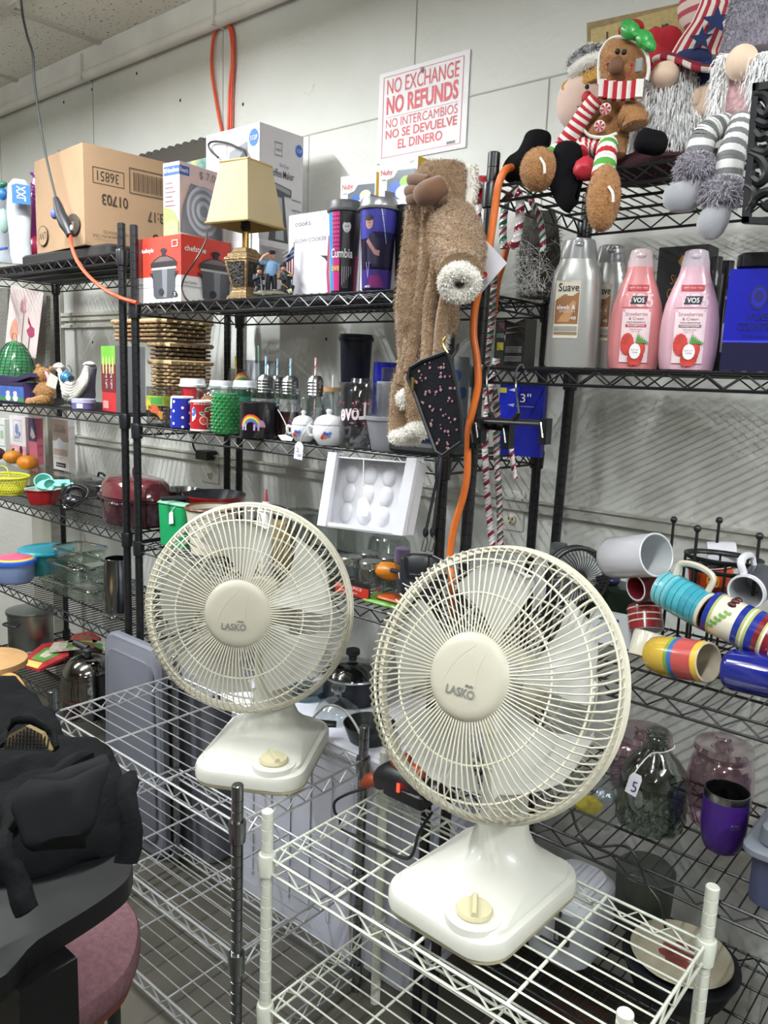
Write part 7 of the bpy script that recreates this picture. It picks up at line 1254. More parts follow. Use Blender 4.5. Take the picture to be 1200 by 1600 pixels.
m = MB(LG1); stripes(m, P3([(1132, 196, 1.46), (1118, 200, 1.42), (1100, 215, 1.40), (1092, 248, 1.395)], 0), [.020, .022], [LG1, LG2], 4, 16); wb(m, 'striped_leg', t); m = MB(LG1); stripes(m, P3([(1158, 192, 1.45), (1152, 215, 1.42), (1142, 245, 1.40), (1136, 285, 1.395)], 0), [.021, .022], [LG1, LG2], 4, 16); wb(m, 'striped_leg', t)
for xa, ya, bt in ((1087, 264, [(282, 1066, 1103), (292, 1040, 1100), (305, 1035, 1098), (320, 1036, 1095), (330, 1046, 1082)]), (1128, 302, [(318, 1106, 1141), (332, 1094, 1143), (350, 1088, 1138), (365, 1091, 1130), (374, 1102, 1120)])):
    m = MB(GF); m.ell(at(xa, ya, 1.39), (.031, .031, .026), 16, 10); fur(m, 1800, .011, M('#a8a4ae', .9), w=.0008, seed=xa); wb(m, 'fur_cuff', t); m = MB(GBT); sil(m, bt, 1.385, .75, n=20); wb(m, 'boot', t)
CLAMP[0] = None
# ornate black bracket
t = T('scroll_bracket', 'black ornate scrollwork shelf panel at the right picture edge on the plush shelf', 'bracket', at(1175, 345, 1.36)); BKM = M('#17181b', .45, 0, .3); m = MB(BKM); Yk = 1.36
m.prism(P3([(1176, 130), (1186, 128), (1170, 348), (1158, 348)], Yk), (0, 1, 0), .014); m.prism(P3([(1176, 130), (1260, 118), (1260, 130), (1176, 142)], Yk), (0, 1, 0), .014); m.prism(P3([(1158, 348), (1250, 352), (1250, 342), (1160, 338)], Yk), (0, 1, 0), .014)
for pts in ([(1180, 150), (1195, 150), (1205, 165), (1196, 180), (1186, 172), (1192, 165)], [(1182, 190), (1200, 195), (1215, 180), (1225, 160)], [(1176, 235), (1196, 240), (1208, 225), (1200, 212), (1188, 214), (1180, 205)], [(1172, 240), (1190, 250), (1198, 270), (1188, 285), (1176, 278), (1180, 268)], [(1168, 330), (1180, 310), (1200, 300), (1215, 310), (1205, 325), (1194, 318)], [(1166, 290), (1178, 300), (1176, 318), (1168, 322)]): m.tube(bez(P3(pts, Yk+.007), 6), .008, 8)
wb(m, 'scrollwork', t)
t = T('dark_fabric', 'dark maroon fabric bundle lying on the plush shelf below the dolls', 'fabric', at(1010, 285, 1.6)[:2]+(Z,)); m = MB(M('#3a1a22', .9, var=.3)); m.ell((0, 0, .032), (.12, .08, .027), 20, 10, nz=.2); wb_ = m.build('folds', t)
# ------------------------------------------------------------------ bottles on the right unit
z = RM
def bottle(lab, xl, xr, yt, Y, prof, dep, mat, capm, capy, tilt=0, cp=None):
    """flattened shampoo bottle: prof [(row fraction from top 0..1, half-width fraction)], faces the viewer"""
    xc = (xl+xr)/2; p = at(xc, 560, Y); zt = at(xc, yt, Y).z-z; zc = at(xc, capy, Y).z-z; hw = abs((at(xr, 500, Y)-at(xl, 500, Y)).dot(perp(p)))/2; ya = yaw_to_cam(p)
    t = T('shampoo_bottle', lab, 'bottle', (p.x, p.y, z), ya); m = MB(mat); rings = []
    for f, k in prof:
        zz = f*zc; ring = []
        for i in range(36):
            a = 2*math.pi*i/36; c, s_ = math.cos(a), math.sin(a); c = math.copysign(abs(c)**.8, c); s_ = math.copysign(abs(s_)**.8, s_); dd = dep*(.55+.45*min(1, k*1.0)); ring.append(Vector((hw*k*c, dd*s_, zz)))
        rings.append(ring)
    m.loft(rings); ck = prof[-1][1]
    def front(x, f):                              # point on the front skin
        zz = f*zc; k = 1
        for (f0, k0), (f1, k1) in zip(prof, prof[1:]):
            if f0 <= f <= f1: k = k0+(k1-k0)*(f-f0)/max(f1-f0, 1e-6)
        dd = dep*(.55+.45*min(1, k)); cc = min(.98, abs(x)/(hw*k)); cc = cc**(1/.8); return -dd*math.sqrt(1-cc*cc)**.8
    cm = MB(capm); w0 = hw*ck
    def cr(kx, zz, ky=1): return [Vector((w0*kx*math.cos(2*math.pi*i/28), dep*.72*ky*math.sin(2*math.pi*i/28), zz)) for i in range(28)]
    cm.loft([cr(1.0, zc), cr(1.0, zc+(zt-zc)*.25), cr(.86, zt-.006), cr(.80, zt-.001), cr(.7, zt)]); cm.ell((0, -dep*.66, zt-.012), (.009, .004, .006)); cm.build('flip_cap', t)
    return t, m, front, hw, zc
class LB:
    def __init__(s, m, front, hw, zc): s.m, s.f, s.hw, s.zc, s.e = m, front, hw, zc, .0008
    def pt(s, u, v): x = u*s.hw; return Vector((x, s.f(x, v)-s.e, v*s.zc))
    def poly(s, pts, mt):
        s.e += .00022; us = [p[0] for p in pts]; vs_ = [p[1] for p in pts]; n = 22; k = 22; u0, u1, v0, v1 = min(us), max(us), min(vs_), max(vs_)
        def ins(x, y):
            r = False
            for i in range(len(pts)):
                (xa, ya), (xb, yb) = pts[i-1], pts[i]
                if (ya > y) != (yb > y) and x < (xb-xa)*(y-ya)/(yb-ya)+xa: r = not r
            return r
        vv = [s.pt(u0+(u1-u0)*i/n, v0+(v1-v0)*j/k) for i in range(n+1) for j in range(k+1)]; fs = [(i*(k+1)+j, (i+1)*(k+1)+j, (i+1)*(k+1)+j+1, i*(k+1)+j+1) for i in range(n) for j in range(k) if ins(u0+(u1-u0)*(i+.5)/n, v0+(v1-v0)*(j+.5)/k)]
        s.m.add(vv, fs, mt); return s
    def q(s, a, b, c, d, mt): return s.poly([(a, b), (c, b), (c, d), (a, d)], mt)
    def el(s, cu, cv, ru, rv, mt): return s.poly([(cu+ru*math.cos(2*math.pi*i/24), cv+rv*math.sin(2*math.pi*i/24)) for i in range(24)], mt)
    def t(s, txt, a, b, c, d, mt, bold=0): s.e += .00022; p, f = text_mesh(txt, bold); s.m.add([s.pt(a+(c-a)*x, b+(d-b)*y) for x, y in p], f, mt); return s
SIL = M('#b4b5b2', .28, .55, var=.03); SCAP = M('#b0b1b3', .25, .5)
BRZ = M('#8f6440', .4, .2, var=.25, vs=25); CRM = M('#cfc8b8', .45)
SP = [(0, .94), (.03, .97), (.5, .93), (.80, .88), (.90, .82), (.96, .70), (1, .66)]
for lab, xl, xr, yt, Y, cy_ in (('silver shampoo bottle with bronze label, front one at the shelf\'s left end', 849, 936, 376, 1.475, 408), ('silver shampoo bottle with bronze label standing behind the front one', 906, 978, 386, 1.575, 414)):
    t, m, fr_2, hw, zc = bottle(lab, xl, xr, yt, Y, SP, .034, SIL, SCAP, cy_); L = LB(m, fr_2, hw, zc)
    L.q(-.72, .27, .15, .80, CRM).poly([(-.70, .40), (.12, .40), (.12, .70), (-.1, .66), (-.4, .67), (-.70, .62)], BRZ).poly([(-.6, .42), (-.2, .42), (.05, .6), (-.1, .62)], M('#b98a60', .4, .2)).q(-.70, .30, .12, .33, M('#8a7458', .4)).q(-.70, .34, .12, .38, M('#a8a8a4', .3, .5))
    L.t('Suave', -.62, .70, .10, .775, INK, .01).t('sleek &', -.64, .535, .02, .575, WHT, .01).t('SMOOTH', -.55, .505, .0, .53, M('#d9c8ac', .5)).t('48', -.15, .44, .05, .47, WHT).t('PROFESSIONALS', -.62, .79, -.2, .80, GREYP); m.build('body', t)
VP = [(0, .88), (.02, .92), (.15, .98), (.35, 1.0), (.5, .97), (.65, .88), (.80, .70), (.90, .56), (.96, .50), (1, .48)]
for lab, xl, xr, yt, Y, c_, cp_ in (('pink strawberry shampoo bottle with clear cap, left one of the pink pair', 946, 1031, 393, 1.475, '#d98a8e', '#d8c3c8'), ('pale pink strawberry conditioner bottle with clear cap, right one of the pink pair', 1026, 1119, 394, 1.47, '#dcb0bf', '#cfc0cc')):
    t, m, fr_2, hw, zc = bottle(lab, xl, xr, yt, Y, VP, .036, M(c_, .3, var=.02, coat=.2), M(cp_, .15, coat=.4), 420); L = LB(m, fr_2, hw, zc); RD = M('#b8323e', .4); PL = M('#e6cfd4', .45, var=.02)
    L.q(-.38, .76, .38, .82, RD).t('NEW!  Great  Value', -.32, .785, .32, .80, WHT); L.poly([(-.52, .60), (.52, .60), (.52, .74), (-.52, .74)], M(c_, .4)).t('VO5', -.45, .605, .56, .735, PL, .02)
    L.poly([(-.26, .63), (.30, .63), (.36, .71), (-.20, .71)], M('#22222c', .4)).t('VO5', -.16, .645, .24, .695, WHT, .02)
    L.poly([(-.50, .06), (.50, .06), (.52, .54), (.42, .58), (-.40, .58), (-.50, .54)], PL); TX = M('#8a4a58', .5)
    L.t('Strawberries', -.40, .515, .40, .555, TX).t('& Cream', -.26, .475, .28, .505, TX).t('NOURISHING', -.32, .445, .34, .462, INK).q(-.36, .408, .38, .435, RD if xl < 1000 else M('#8a6a78', .5)).t('SHAMPOO' if xl < 1000 else 'CONDITIONER', -.30, .413, .32, .430, WHT, .01).t('infused with', -.22, .380, .24, .395, TX).t('soy milk', -.16, .355, .18, .37, TX)
    for cu, cv, r_ in ((-.25, .24, .24), (.12, .14, .24), (-.05, .10, .16), (.25, .20, .16)): L.el(cu, cv, r_, r_*.45, M('#c2423c', .4, var=.25, vs=80))
    for a in range(7): L.poly([(.05+.06*a, .25), (.12+.06*a, .36-.015*a), (.16+.06*a, .25)], M('#4f8a3c', .5))
    L.el(.05, .17, .20, .075, WHT).t('SILKY SOFT', -.10, .175, .2, .19, TX).t('VITAMIN', -.06, .15, .16, .165, TX); m.build('body', t)
b = BX((at(1098, 480, 1.66).x, 1.66, z), 1020, 1110, 381, 0, M('#1c1a1e', .4), d=.06); GD = M('#a8863c', .35, .6)
b.poly('F', [(.5, .93), (.58, .88), (.5, .83), (.42, .88)], GD).t('F', 'Simply', .30, .68, .75, .78, GD).t('F', 'Gorgeous', .25, .57, .85, .67, GD).q('F', .28, .50, .66, .60, M('#c8c02c', .5)).t('F', '10', .42, .515, .60, .57, INK, .01); b.done('gift_carton', 'black carton with gold lettering and yellow price sticker behind the pink bottles', 'box')
for lab, xl, xr, yt, Y in (('plain black bottle right of the pink conditioner', 1104, 1132, 402, 1.55), ('plain black bottle farther back beside the blue wash pack', 1126, 1150, 408, 1.62)):
    v = vs('black_bottle', lab, 'bottle', xl, xr, yt, Y, z, [(.95, 0), (1, .02), (1, .84), (.86, .88)], M('#1a191b', .3), solid=True); m = MB(M('#232225', .3)); m.lathe([(.84*v.R, .88*v.H), (.86*v.R, v.H), (.001, v.H)], 24); v.part('cap', m); v.done()
v = vs('body_wash_bottle', 'dark bottle with white label peeking out left of the blue wash bottle', 'bottle', 1136, 1160, 430, 1.52, z, [(.95, 0), (1, .02), (1, .9), (.8, 1)], M('#2c2a30', .3), solid=True); v.patch(-70, -10, .2, .85, M('#c9c8d2', .5)); v.patch(-60, -15, .5, .75, M('#4a4456', .5), .0008); v.patch(-70, -10, .78, .85, M('#6a6474', .5), .0008); v.done()
b = BX((at(1225, 580, 1.46).x, 1.455, z), 1132, 1240, 418, math.radians(14), M('#1b1f9c', .25, var=.06), d=.055); b.q('F', 0, 0, 1, .28, M('#1a1838', .3)).q('F', 0, .28, 1, .30, M('#3a44c8', .3)); SB = M('#12135e', .4)
b.el('F', .50, .72, .14, .12, SB).el('F', .50, .72, .11, .095, M('#2227a8', .3)).el('F', .50, .73, .07, .06, SB).t('F', 'VUE', .34, .50, .66, .57, SB, .01).t('F', 'COUNTRY', .22, .40, .80, .48, SB, .01).t('F', 'BODY WASH', .3, .33, .7, .36, SB); m = b.mb; tz = at(1180, 396, 1.46).z-z
o = b.done('body_wash_bottle', 'bright blue body wash bottle with black cap at the right picture edge', 'bottle'); m = MB(M('#17171b', .2, coat=.5)); m.rbox((0, 0, (b.h+tz)/2+.0005), (b.w*.82, b.d*.8, tz-b.h), .012); m.build('cap', o)
# ------------------------------------------------------------------ mug shelf of the right unit
z = RL
def mug(lab, c0, c1, R, mat, inner, bands=None, hang=None, Y0_=1.55, Y1_=1.55, name='mug', rim=None, hl=.034, hr=.006, prof=None, extra=None, hm=None, grp='mugs heaped on the mug rack'):
    """mug lying at an angle: base centre at pixel c0 on depth Y0_, mouth centre at pixel c1 on depth Y1_"""
    a, b_ = at(*c0, Y0_), at(*c1, Y1_); d = b_-a; L_ = d.length; t = T(name, lab, 'mug', a, 0, None, d.to_track_quat('Z', 'Y').to_euler()); m = MB(mat); pr = prof or [(.90, 0), (.96, .03), (1, .12), (1, 1)]
    pr = [(r_*R, f*L_) for r_, f in pr]; m.lathe([(.001, 0)]+pr, 40, caps=False)
    fi = interp(pr); vl = t.rotation_euler.to_matrix().inverted() @ (Vector((0, 0, HC))-(a+b_)/2); mug.ca = math.atan2(vl.y, vl.x)
    if bands:
        for f0, f1, mm in bands: m.lathe([(fi(L_*(f0+(f1-f0)*i/4))+.0005, L_*(f0+(f1-f0)*i/4)) for i in range(5)], 40, mm, caps=False)
    m.lathe([pr[-1], (pr[-1][0]-.002, L_+.001), (pr[-1][0]-.004, L_)], 40, rim or inner, caps=False); m.lathe([(pr[-1][0]-.004, L_), (pr[-1][0]-.005, L_*.5), (pr[0][0]-.006, .006), (.001, .005)], 40, inner, caps=False)
    if extra: extra(m, fi, L_)
    m.build('body', t)
    if hang is not None:
        # handle direction: towards pixel hang
        h = at(*hang, (Y0_+Y1_)/2)-(a+b_)/2; h = h-d.normalized()*h.dot(d.normalized()); h = t.rotation_euler.to_matrix().inverted() @ h.normalized(); h.z = 0; h.normalize()
        m = MB(hm or mat); m.tube(bez([h*(R*.97)+Vector((0, 0, L_*.85)), h*(R+hl*.8)+Vector((0, 0, L_*.86)), h*(R+hl)+Vector((0, 0, L_*.55)), h*(R+hl*.7)+Vector((0, 0, L_*.22)), h*(R*.97)+Vector((0, 0, L_*.18))], 7), hr, 9, sq=1.2); m.build('handle', t)
    return t
WC = M('#d9d9e0', .15, coat=.6, var=.02); CRC = M('#ddd6c4', .18, coat=.5, var=.03)
mug('tall white mug lying on its side, topmost of the mug heap', (955, 872), (1026, 867), .045, WC, M('#cfd3d6', .2), None, None, 1.60, 1.545)
mug('dark red cup with white rim lying under the tall white mug', (1030, 910), (993, 919), .028, M('#6f1c26', .3), M('#7a2430', .35), None, None, 1.62, 1.56, rim=WC)
TQ1, TQ2, TQ3 = M('#4fb0c0', .18, coat=.5), M('#3f9cb0', .18, coat=.5), M('#76c4cf', .18, coat=.5)
def lines(m, fi, L_):
    for i in range(7): f = .10+.125*i; m.lathe([(fi(L_*f)+.0009, L_*f), (fi(L_*(f+.015))+.0009, L_*(f+.015))], 40, M('#2f7f92', .2), caps=False)
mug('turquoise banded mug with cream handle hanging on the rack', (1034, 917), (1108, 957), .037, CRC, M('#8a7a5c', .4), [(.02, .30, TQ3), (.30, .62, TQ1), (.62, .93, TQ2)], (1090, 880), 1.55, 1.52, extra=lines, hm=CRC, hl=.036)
BL_, YG, MR_ = M('#1f2f8c', .15, coat=.6), M('#a3ad68', .2), M('#7a2028', .18, coat=.5)
def leaves(m, fi, L_):
    for k in range(5):
        a0 = mug.ca-.75+.22*k
        for sgn in (-1, 1):
            vv = []
            for u, v_ in leaf((.0, 0), .6*sgn, 1, .35): a = a0+u*.22; zz = L_*(.86-.045*k+v_*.09); vv.append(((fi(zz)+.0011)*math.cos(a), (fi(zz)+.0011)*math.sin(a), zz))
            m.add(vv, [tuple(range(len(vv)))], M('#6f9a4a', .3))
    for k in range(3): a = mug.ca+.7+.3*k; zz = L_*.70; m.ell((fi(zz)*math.cos(a), fi(zz)*math.sin(a), zz), (.006, .006, .008), 10, 8, M('#4a1c20', .3))
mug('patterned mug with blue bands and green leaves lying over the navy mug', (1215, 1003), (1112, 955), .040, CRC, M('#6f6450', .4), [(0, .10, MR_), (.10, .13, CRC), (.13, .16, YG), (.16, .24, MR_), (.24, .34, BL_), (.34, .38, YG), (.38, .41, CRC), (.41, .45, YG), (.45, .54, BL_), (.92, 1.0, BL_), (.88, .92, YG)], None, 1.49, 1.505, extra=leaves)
Y_, PKR = M('#d8b545', .15, coat=.6), M('#c25450', .18, coat=.5)
mug('yellow mug with green, blue and coral bands lying mouth to the right', (1020, 1022), (1107, 1035), .0385, Y_, M('#bdb3a0', .35), [(.44, .50, M('#7fa04a', .2)), (.50, .58, M('#3f6fb0', .2)), (.58, .90, PKR), (.90, 1.0, M('#e0b84a', .2))], None, 1.50, 1.46, prof=[(.80, 0), (.92, .05), (1.0, .25), (1.02, .6), (.98, 1)])
mug('glossy navy blue mug lying at the right picture edge', (1140, 1045), (1225, 1062), .038, M('#16207c', .12, coat=.8), M('#2a2a3c', .3), None, None, 1.46, 1.44)
mug('grey-white mug hanging mouth forward from its handle on the rack', (1190, 905), (1165, 926), .034, M('#3a3c46', .25), M('#a4a6aa', .25), [(.9, 1.0, WC)], (1172, 885), 1.60, 1.52, rim=WC, hm=WC, hl=.026)
def lbl(m, fi, L_): pass
ot = mug('dark red mug with orange band and yellow lettering behind the rack ring', (1113, 935), (1110, 885), .043, M('#6a1a16', .3), M('#3a1a18', .4), [(.45, .95, M('#c8471e', .3))], None, 1.66, 1.66, rim=WC); 
m = MB(M('#d8a82c', .4)); a0 = math.degrees(math.atan2(-1.66, 0.60)); mr_ = ot.rotation_euler.to_matrix().inverted(); dv = mr_ @ Vector((-ot.location.x, -ot.location.y, 0)); ca = math.degrees(math.atan2(dv.y, dv.x)); m.rtext('eo', .0437, ca-10, ca+22, .030, .055, None, .01); m.build('lettering', ot)
mug('red and white striped mug lying upside down below the red cup', (1006, 945), (1010, 985), .036, M('#8f2a30', .2, coat=.4), WC, [(.15, .2, CRC), (.4, .45, CRC), (.65, .70, CRC)], None, 1.62, 1.60)
mug('plain cream mug lying tilted in front of the red striped mug', (1020, 990), (1010, 1028), .038, CRC, CRC, None, (1040, 965), 1.57, 1.55, hl=.028)
mug('white mug lying sideways at the back of the rack', (1150, 868), (1105, 868), .030, WC, WC, None, None, 1.72, 1.70)
# support tray beneath the heap so that every mug lies on something
x, y = at(1090, 1030, 1.62)[:2]
t = T('mug_rack', 'black metal mug rack with ball-topped pegs among the heaped mugs', 'mug rack', (x, y, z)); RK = M('#1b1b1d', .4); m = MB(RK)
for px, py, pb, Yk in ((1053, 812, 1000, 1.68), (1090, 826, 1010, 1.56), (1124, 813, 1000, 1.70), (1187, 838, 1010, 1.58)): a = at(px, py, Yk); m.cyl(a, (a.x, a.y, z), .0032, n=8); m.ell(a, .0075, 12, 8)
ct = at(1130, 872, 1.63); rr_ = spot(1068, 1192, 872, 1.63)[2]
for zz in (ct.z, ct.z-.022): m.tube([(ct.x+rr_*math.cos(2*math.pi*i/40), ct.y+rr_*.75*math.sin(2*math.pi*i/40), zz) for i in range(40)], .006, 8, closed=True, sq=.5)
m.tube([(ct.x+rr_*math.cos(2*math.pi*i/40), ct.y+rr_*.75*math.sin(2*math.pi*i/40), z+.006) for i in range(40)], .005, 8, closed=True)
for i in range(8): a = 2*math.pi*i/8+.3; m.cyl((ct.x+rr_*math.cos(a), ct.y+rr_*.75*math.sin(a), z), (ct.x+rr_*math.cos(a), ct.y+rr_*.75*math.sin(a), ct.z), .003, n=6)
m.tube([(ct.x-rr_, ct.y, z+.05), (ct.x+rr_, ct.y, z+.05)], .003, 6); wb(m, 'frame', t)
# mini fan
p = at(905, 900, 1.66); t = T('mini_fan', 'small black desk fan with pale blades behind the right fan\'s rim', 'fan', (p.x, p.y, z)); ax = -away(p)*.9+Vector((.35, 0, .1)); ax.normalize(); X_ = ax.to_track_quat('Z', 'Y').to_matrix(); c = at(904, 902, 1.66); R = .068; m = MB(M('#1a1a1c', .35))
def mp(r_, a, h_=0): return c+X_ @ Vector((r_*math.cos(a), r_*math.sin(a), h_))
m.tube([mp(R, 2*math.pi*i/40) for i in range(40)], .006, 8, closed=True); m.tube([mp(R*.98, 2*math.pi*i/40, -.03) for i in range(40)], .006, 8, closed=True)
wb(m, 'ring', t); m = MB(M('#2a2a2c', .35))
for i in range(44): a = 2*math.pi*i/44; m.tube([mp(.016, a, .012), mp(R*.6, a+.1, .014), mp(R, a+.2, .004)], .0011, 4)
m.ell(c+X_ @ Vector((0, 0, .012)), (.017, .017, .006), X=X_); wb(m, 'grille', t); m = MB(M('#b9bcbc', .3, .3))
for i in range(4):
    a = 2*math.pi*i/4; m.add([mp(.012, a, -.01), mp(.058, a+.1, -.006), mp(.060, a+.7, -.016), mp(.050, a+1.25, -.022), mp(.012, a+1.2, -.016)], [(0, 1, 2, 3, 4)]); m.add([mp(.012, a, -.012), mp(.058, a+.1, -.008), mp(.060, a+.7, -.018), mp(.050, a+1.25, -.024), mp(.012, a+1.2, -.018)], [(4, 3, 2, 1, 0)])
wb(m, 'blades', t); m = MB(M('#1a1a1c', .4)); m.tube([c-X_ @ Vector((0, R, 0)), Vector((p.x, p.y, z+.03))], .010, 10); m.lathe([(.001, z), (.05, z), (.048, z+.012), (.02, z+.03), (.001, z+.03)], 24, c=(p.x, p.y, 0)); wb(m, 'stand', t); m = MB(M('#55585a', .4)); m.box(at(872, 865, 1.68), (.03, .03, .05)); wb(m, 'clip', t)
b = BX((at(984, 1014, 1.62).x, 1.62, z+.001), 960, 988, 968, math.radians(5), M('#d5d9de', .5), d=.03); b.q('F', .2, .8, .7, .9, M('#3a5a9c', .5)); b.done('small_carton', 'small white carton with blue print beside the right fan\'s rim', 'box')
t = T('dark_clutter', 'dark green and navy trinket box in shadow below the mini fan', 'box', at(968, 945, 1.775)[:2]+(z,)); m = MB(M('#26382c', .4)); m.rbox((0, 0, .05), (.16, .10, .098), .02); m.build('box', t); m = MB(M('#20244a', .25)); m.ell((-.03, -.01, .11), (.03, .03, .016)); m.build('knob', t)
# ------------------------------------------------------------------ jar shelf of the right unit
z = RB
def jarp(lab, xl, xr, yl, Y):
    x, y, r, zt = spot(xl, xr, yl, Y); H = zt-z; v = VS('cookie_jar', lab, 'jar', (x, y, z), r, H*.80, [(.78, 0), (.88, .05), (1, .40), (1, .65), (.90, .88), (.80, .94), (.84, 1)], G('#dcbccc', .45), th=.005, n=40, group='purple glass cookie jars'); v.done(); m = MB(G('#d4b0c0', .9)); h0 = H*.80; m.lathe([(r*.84, h0+.001), (r*.90, h0+.006), (r*.86, h0+.018), (r*.6, h0+H*.09), (.02, h0+H*.115), (.012, h0+H*.13), (.022, h0+H*.165), (.020, h0+H*.19), (.001, h0+H*.2)], 40, caps=False); v.part('lid', m)
jarp('purple glass cookie jar with knobbed lid behind the clear jug', 955, 1060, 1134, 1.72); jarp('purple glass cookie jar with knobbed lid, right of the clear jug', 1079, 1190, 1148, 1.70)
x, y, r, zt = spot(973, 1086, 1142, 1.585); H = zt-z
v = VS('glass_jug', 'clear one-gallon glass jug with quilted base and price tag', 'jug', (x, y, z), r, H, [(.86, 0), (.97, .04), (1.02, .15), (1, .32), (1, .48), (.92, .60), (.66, .72), (.42, .80), (.33, .86), (.32, .90), (.37, .905), (.36, .93), (.33, .95), (.36, .97), (.33, .98), (.33, 1)], G('#b4c2ba', .24), th=.004, n=48)
for j in range(4):
    for i in range(14): a = 2*math.pi*(i+.5*(j % 2))/14; zz = H*(.06+.075*j); rr_ = v.f(zz); v.mb.ell(((rr_-.008)*math.cos(a), (rr_-.008)*math.sin(a), zz), (.011, .011, .011), 10, 8, G('#b6c4bc', .2))
v.done(); Yt = 1.48
pricetag('price_tag', 'white price tag reading 5 tied round the neck of the clear jug', [(976, 1236), (984, 1212), (990, 1207), (1002, 1213), (1003, 1220), (993, 1246)], Yt, None, [(990, 1210, Yt), (1003, 1192, 1.49), (1019, 1177, 1.52), (1035, 1176, 1.53), (1052, 1170, 1.56), (1054, 1164, 1.59)], (('5', (985, 1236), (993, 1239), (989, 1220)),))
v = vs('travel_tumbler', 'purple insulated tumbler with steel rim in front of the purple jar', 'tumbler', 1099, 1176, 1234, 1.60, z, [(.60, 0), (.74, .03), (.90, .16), (.98, .36), (1, .55), (.99, .88)], M('#3f1f74', .3, var=.05), inner=M('#2a2a2e', .3, .8), th=.003, n=40); m = MB(M('#9a9a98', .25, 1)); R, H = v.R, v.H; m.lathe([(.985*R, .87*H), (.99*R, .98*H), (.98*R, 1.0*H), (.93*R, 1.0*H), (.92*R, .87*H)], 40, caps=False); v.part('steel_rim', m); v.text('RTIC', 18, 40, .56, .60, M('#8f8fa4', .4), .01); v.text('stay cool', 16, 42, .52, .54, M('#8f8fa4', .4)); v.done()
CLAMP[0] = (RB+.001, 1.4)
t = T('clear_tub', 'octagonal clear plastic tub holding a yellow trinket, lying tilted by the right fan', 'tub', at(935, 1262, 1.53)[:2]+(z,)); m = MB(G('#c9d2d6', .28)); c = at(930, 1250, 1.53); ax = (-away(c)*.75+Vector((.1, 0, .65))).normalized(); X_ = ax.to_track_quat('Z', 'Y').to_matrix()
m.loft([[c+X_ @ Vector((r_*math.cos(2*math.pi*i/8+.4), r_*math.sin(2*math.pi*i/8+.4), h_)) for i in range(8)] for r_, h_ in ((.060, -.035), (.066, .012), (.070, .012), (.070, .018))], sm=False); wb(m, 'tub', t)
t2 = T('yellow_trinket', 'yellow and silver plastic trinket inside the clear tub', 'trinket', c); m = MB(M('#b8a428', .3, var=.3, vs=50)); m.ell(c+X_ @ Vector((-.015, -.01, 0)), (.030, .020, .012), X=X_, nz=.3); wb(m, 'body', t2); m = MB(M('#c0c8d2', .2, .6)); m.ell(c+X_ @ Vector((.02, .012, .004)), (.022, .016, .006), X=X_, nz=.25); wb(m, 'foil', t2)
CLAMP[0] = None
n_ = at(1152, 1398, 1.445); t = T('storage_tote', 'blue-grey storage tote with clear lid at the right picture edge on the jar shelf', 'storage tote', (n_.x+.14, 1.60, z)); m = MB(M('#454a68', .45)); m.rbox((0, 0, .05), (.26, .30, .098), .03, e=.004); m.build('tub', t); m = MB(M('#8e94a0', .35, trans=.3)); m.rbox((0, 0, .108), (.29, .33, .018), .03, e=.004); m.rbox((0, .0, .135), (.25, .29, .04), .03, e=.006, tx=.97); m.build('lid', t)
t = T('black_bag', 'black fabric bag lying on the grey storage tote at the right picture edge', 'bag', (n_.x+.17, 1.58, z+.157)); m = MB(M('#151619', .8)); m.ell((0, 0, .075), (.09, .10, .074), 18, 12, nz=.12); m.build('bag', t)
t = T('black_cable', 'thin black cable trailing over the front edge of the jar shelf', 'cord', at(900, 1300, 1.44)); m = MB(M('#151517', .5)); m.tube(bez(P3([(893, 1265, 1.414), (900, 1290, 1.414), (912, 1310, 1.414), (935, 1322, 1.414), (975, 1322, 1.414), (995, 1340, 1.414), (1010, 1380, 1.42), (1030, 1410, 1.42), (1040, 1450, 1.42)], 0), 7), .0028, 6); wb(m, 'cable', t)
# ------------------------------------------------------------------ lowest shelf of the right unit
z = RG
p = at(895, 1470, 1.56); t = T('white_appliance', 'white upright kitchen appliance seen through the off-white rack', 'appliance', (-.71, 1.58, z)); m = MB(M('#b9bcc4', .35, var=.03)); zt = at(900, 1385, 1.56).z-z; m.rbox((0, 0, zt*.5), (.15, .20, zt), .05, e=.02); m.build('body', t); ya = yaw_to_cam((-.71, 1.58))
u = Vector((math.cos(ya), math.sin(ya), 0)); fv = Vector((math.sin(ya), -math.cos(ya), 0))
m = MB(M('#2c2d31', .3)); m.box((fv.x*.02+.02, -.103, zt*.62), (.035, .008, .05)); m.box((.02, -.103, zt*.86), (.004, .006, .012)); m.box((.0, -.103, zt*.40), (.05, .006, .008)); m.build('switch', t); m = MB(CHR); m.box((.02, -.109, zt*.60), (.008, .008, .022)); m.build('lever', t)
t = T('plate_stack', 'stack of dark pans topped with a cream plate bearing a red floral pattern', 'plate', (-.475, 1.64, z)); 
m = MB(M('#1f2026', .4)); m.lathe([(.001, 0), (.10, 0), (.125, .06), (.12, .06), (.001, .05)], 40); m.build('pan', t)
t2 = T('floral_plate', 'cream plate with red floral centre resting on the dark pan', 'plate', (-.475, 1.64, z+.062)); m = MB(M('#b3ab94', .25, coat=.4)); m.lathe([(.001, 0), (.06, 0), (.108, .014), (.106, .017), (.065, .005), (.001, .004)], 44); m.build('plate', t2); m = MB(M('#7a3c34', .4, var=.5, vs=60))
for k in range(7): a = k*.9; m.ell((.03*math.cos(a)*(k > 0), .03*math.sin(a)*(k > 0), .006), (.018, .014, .002), 12, 6, nz=.3, seed=k)
m.build('flower_print', t2); t['label'] = 'wide dark pan underneath the cream floral plate'; t['category'] = 'pan'; t.name = 'wide_pan'
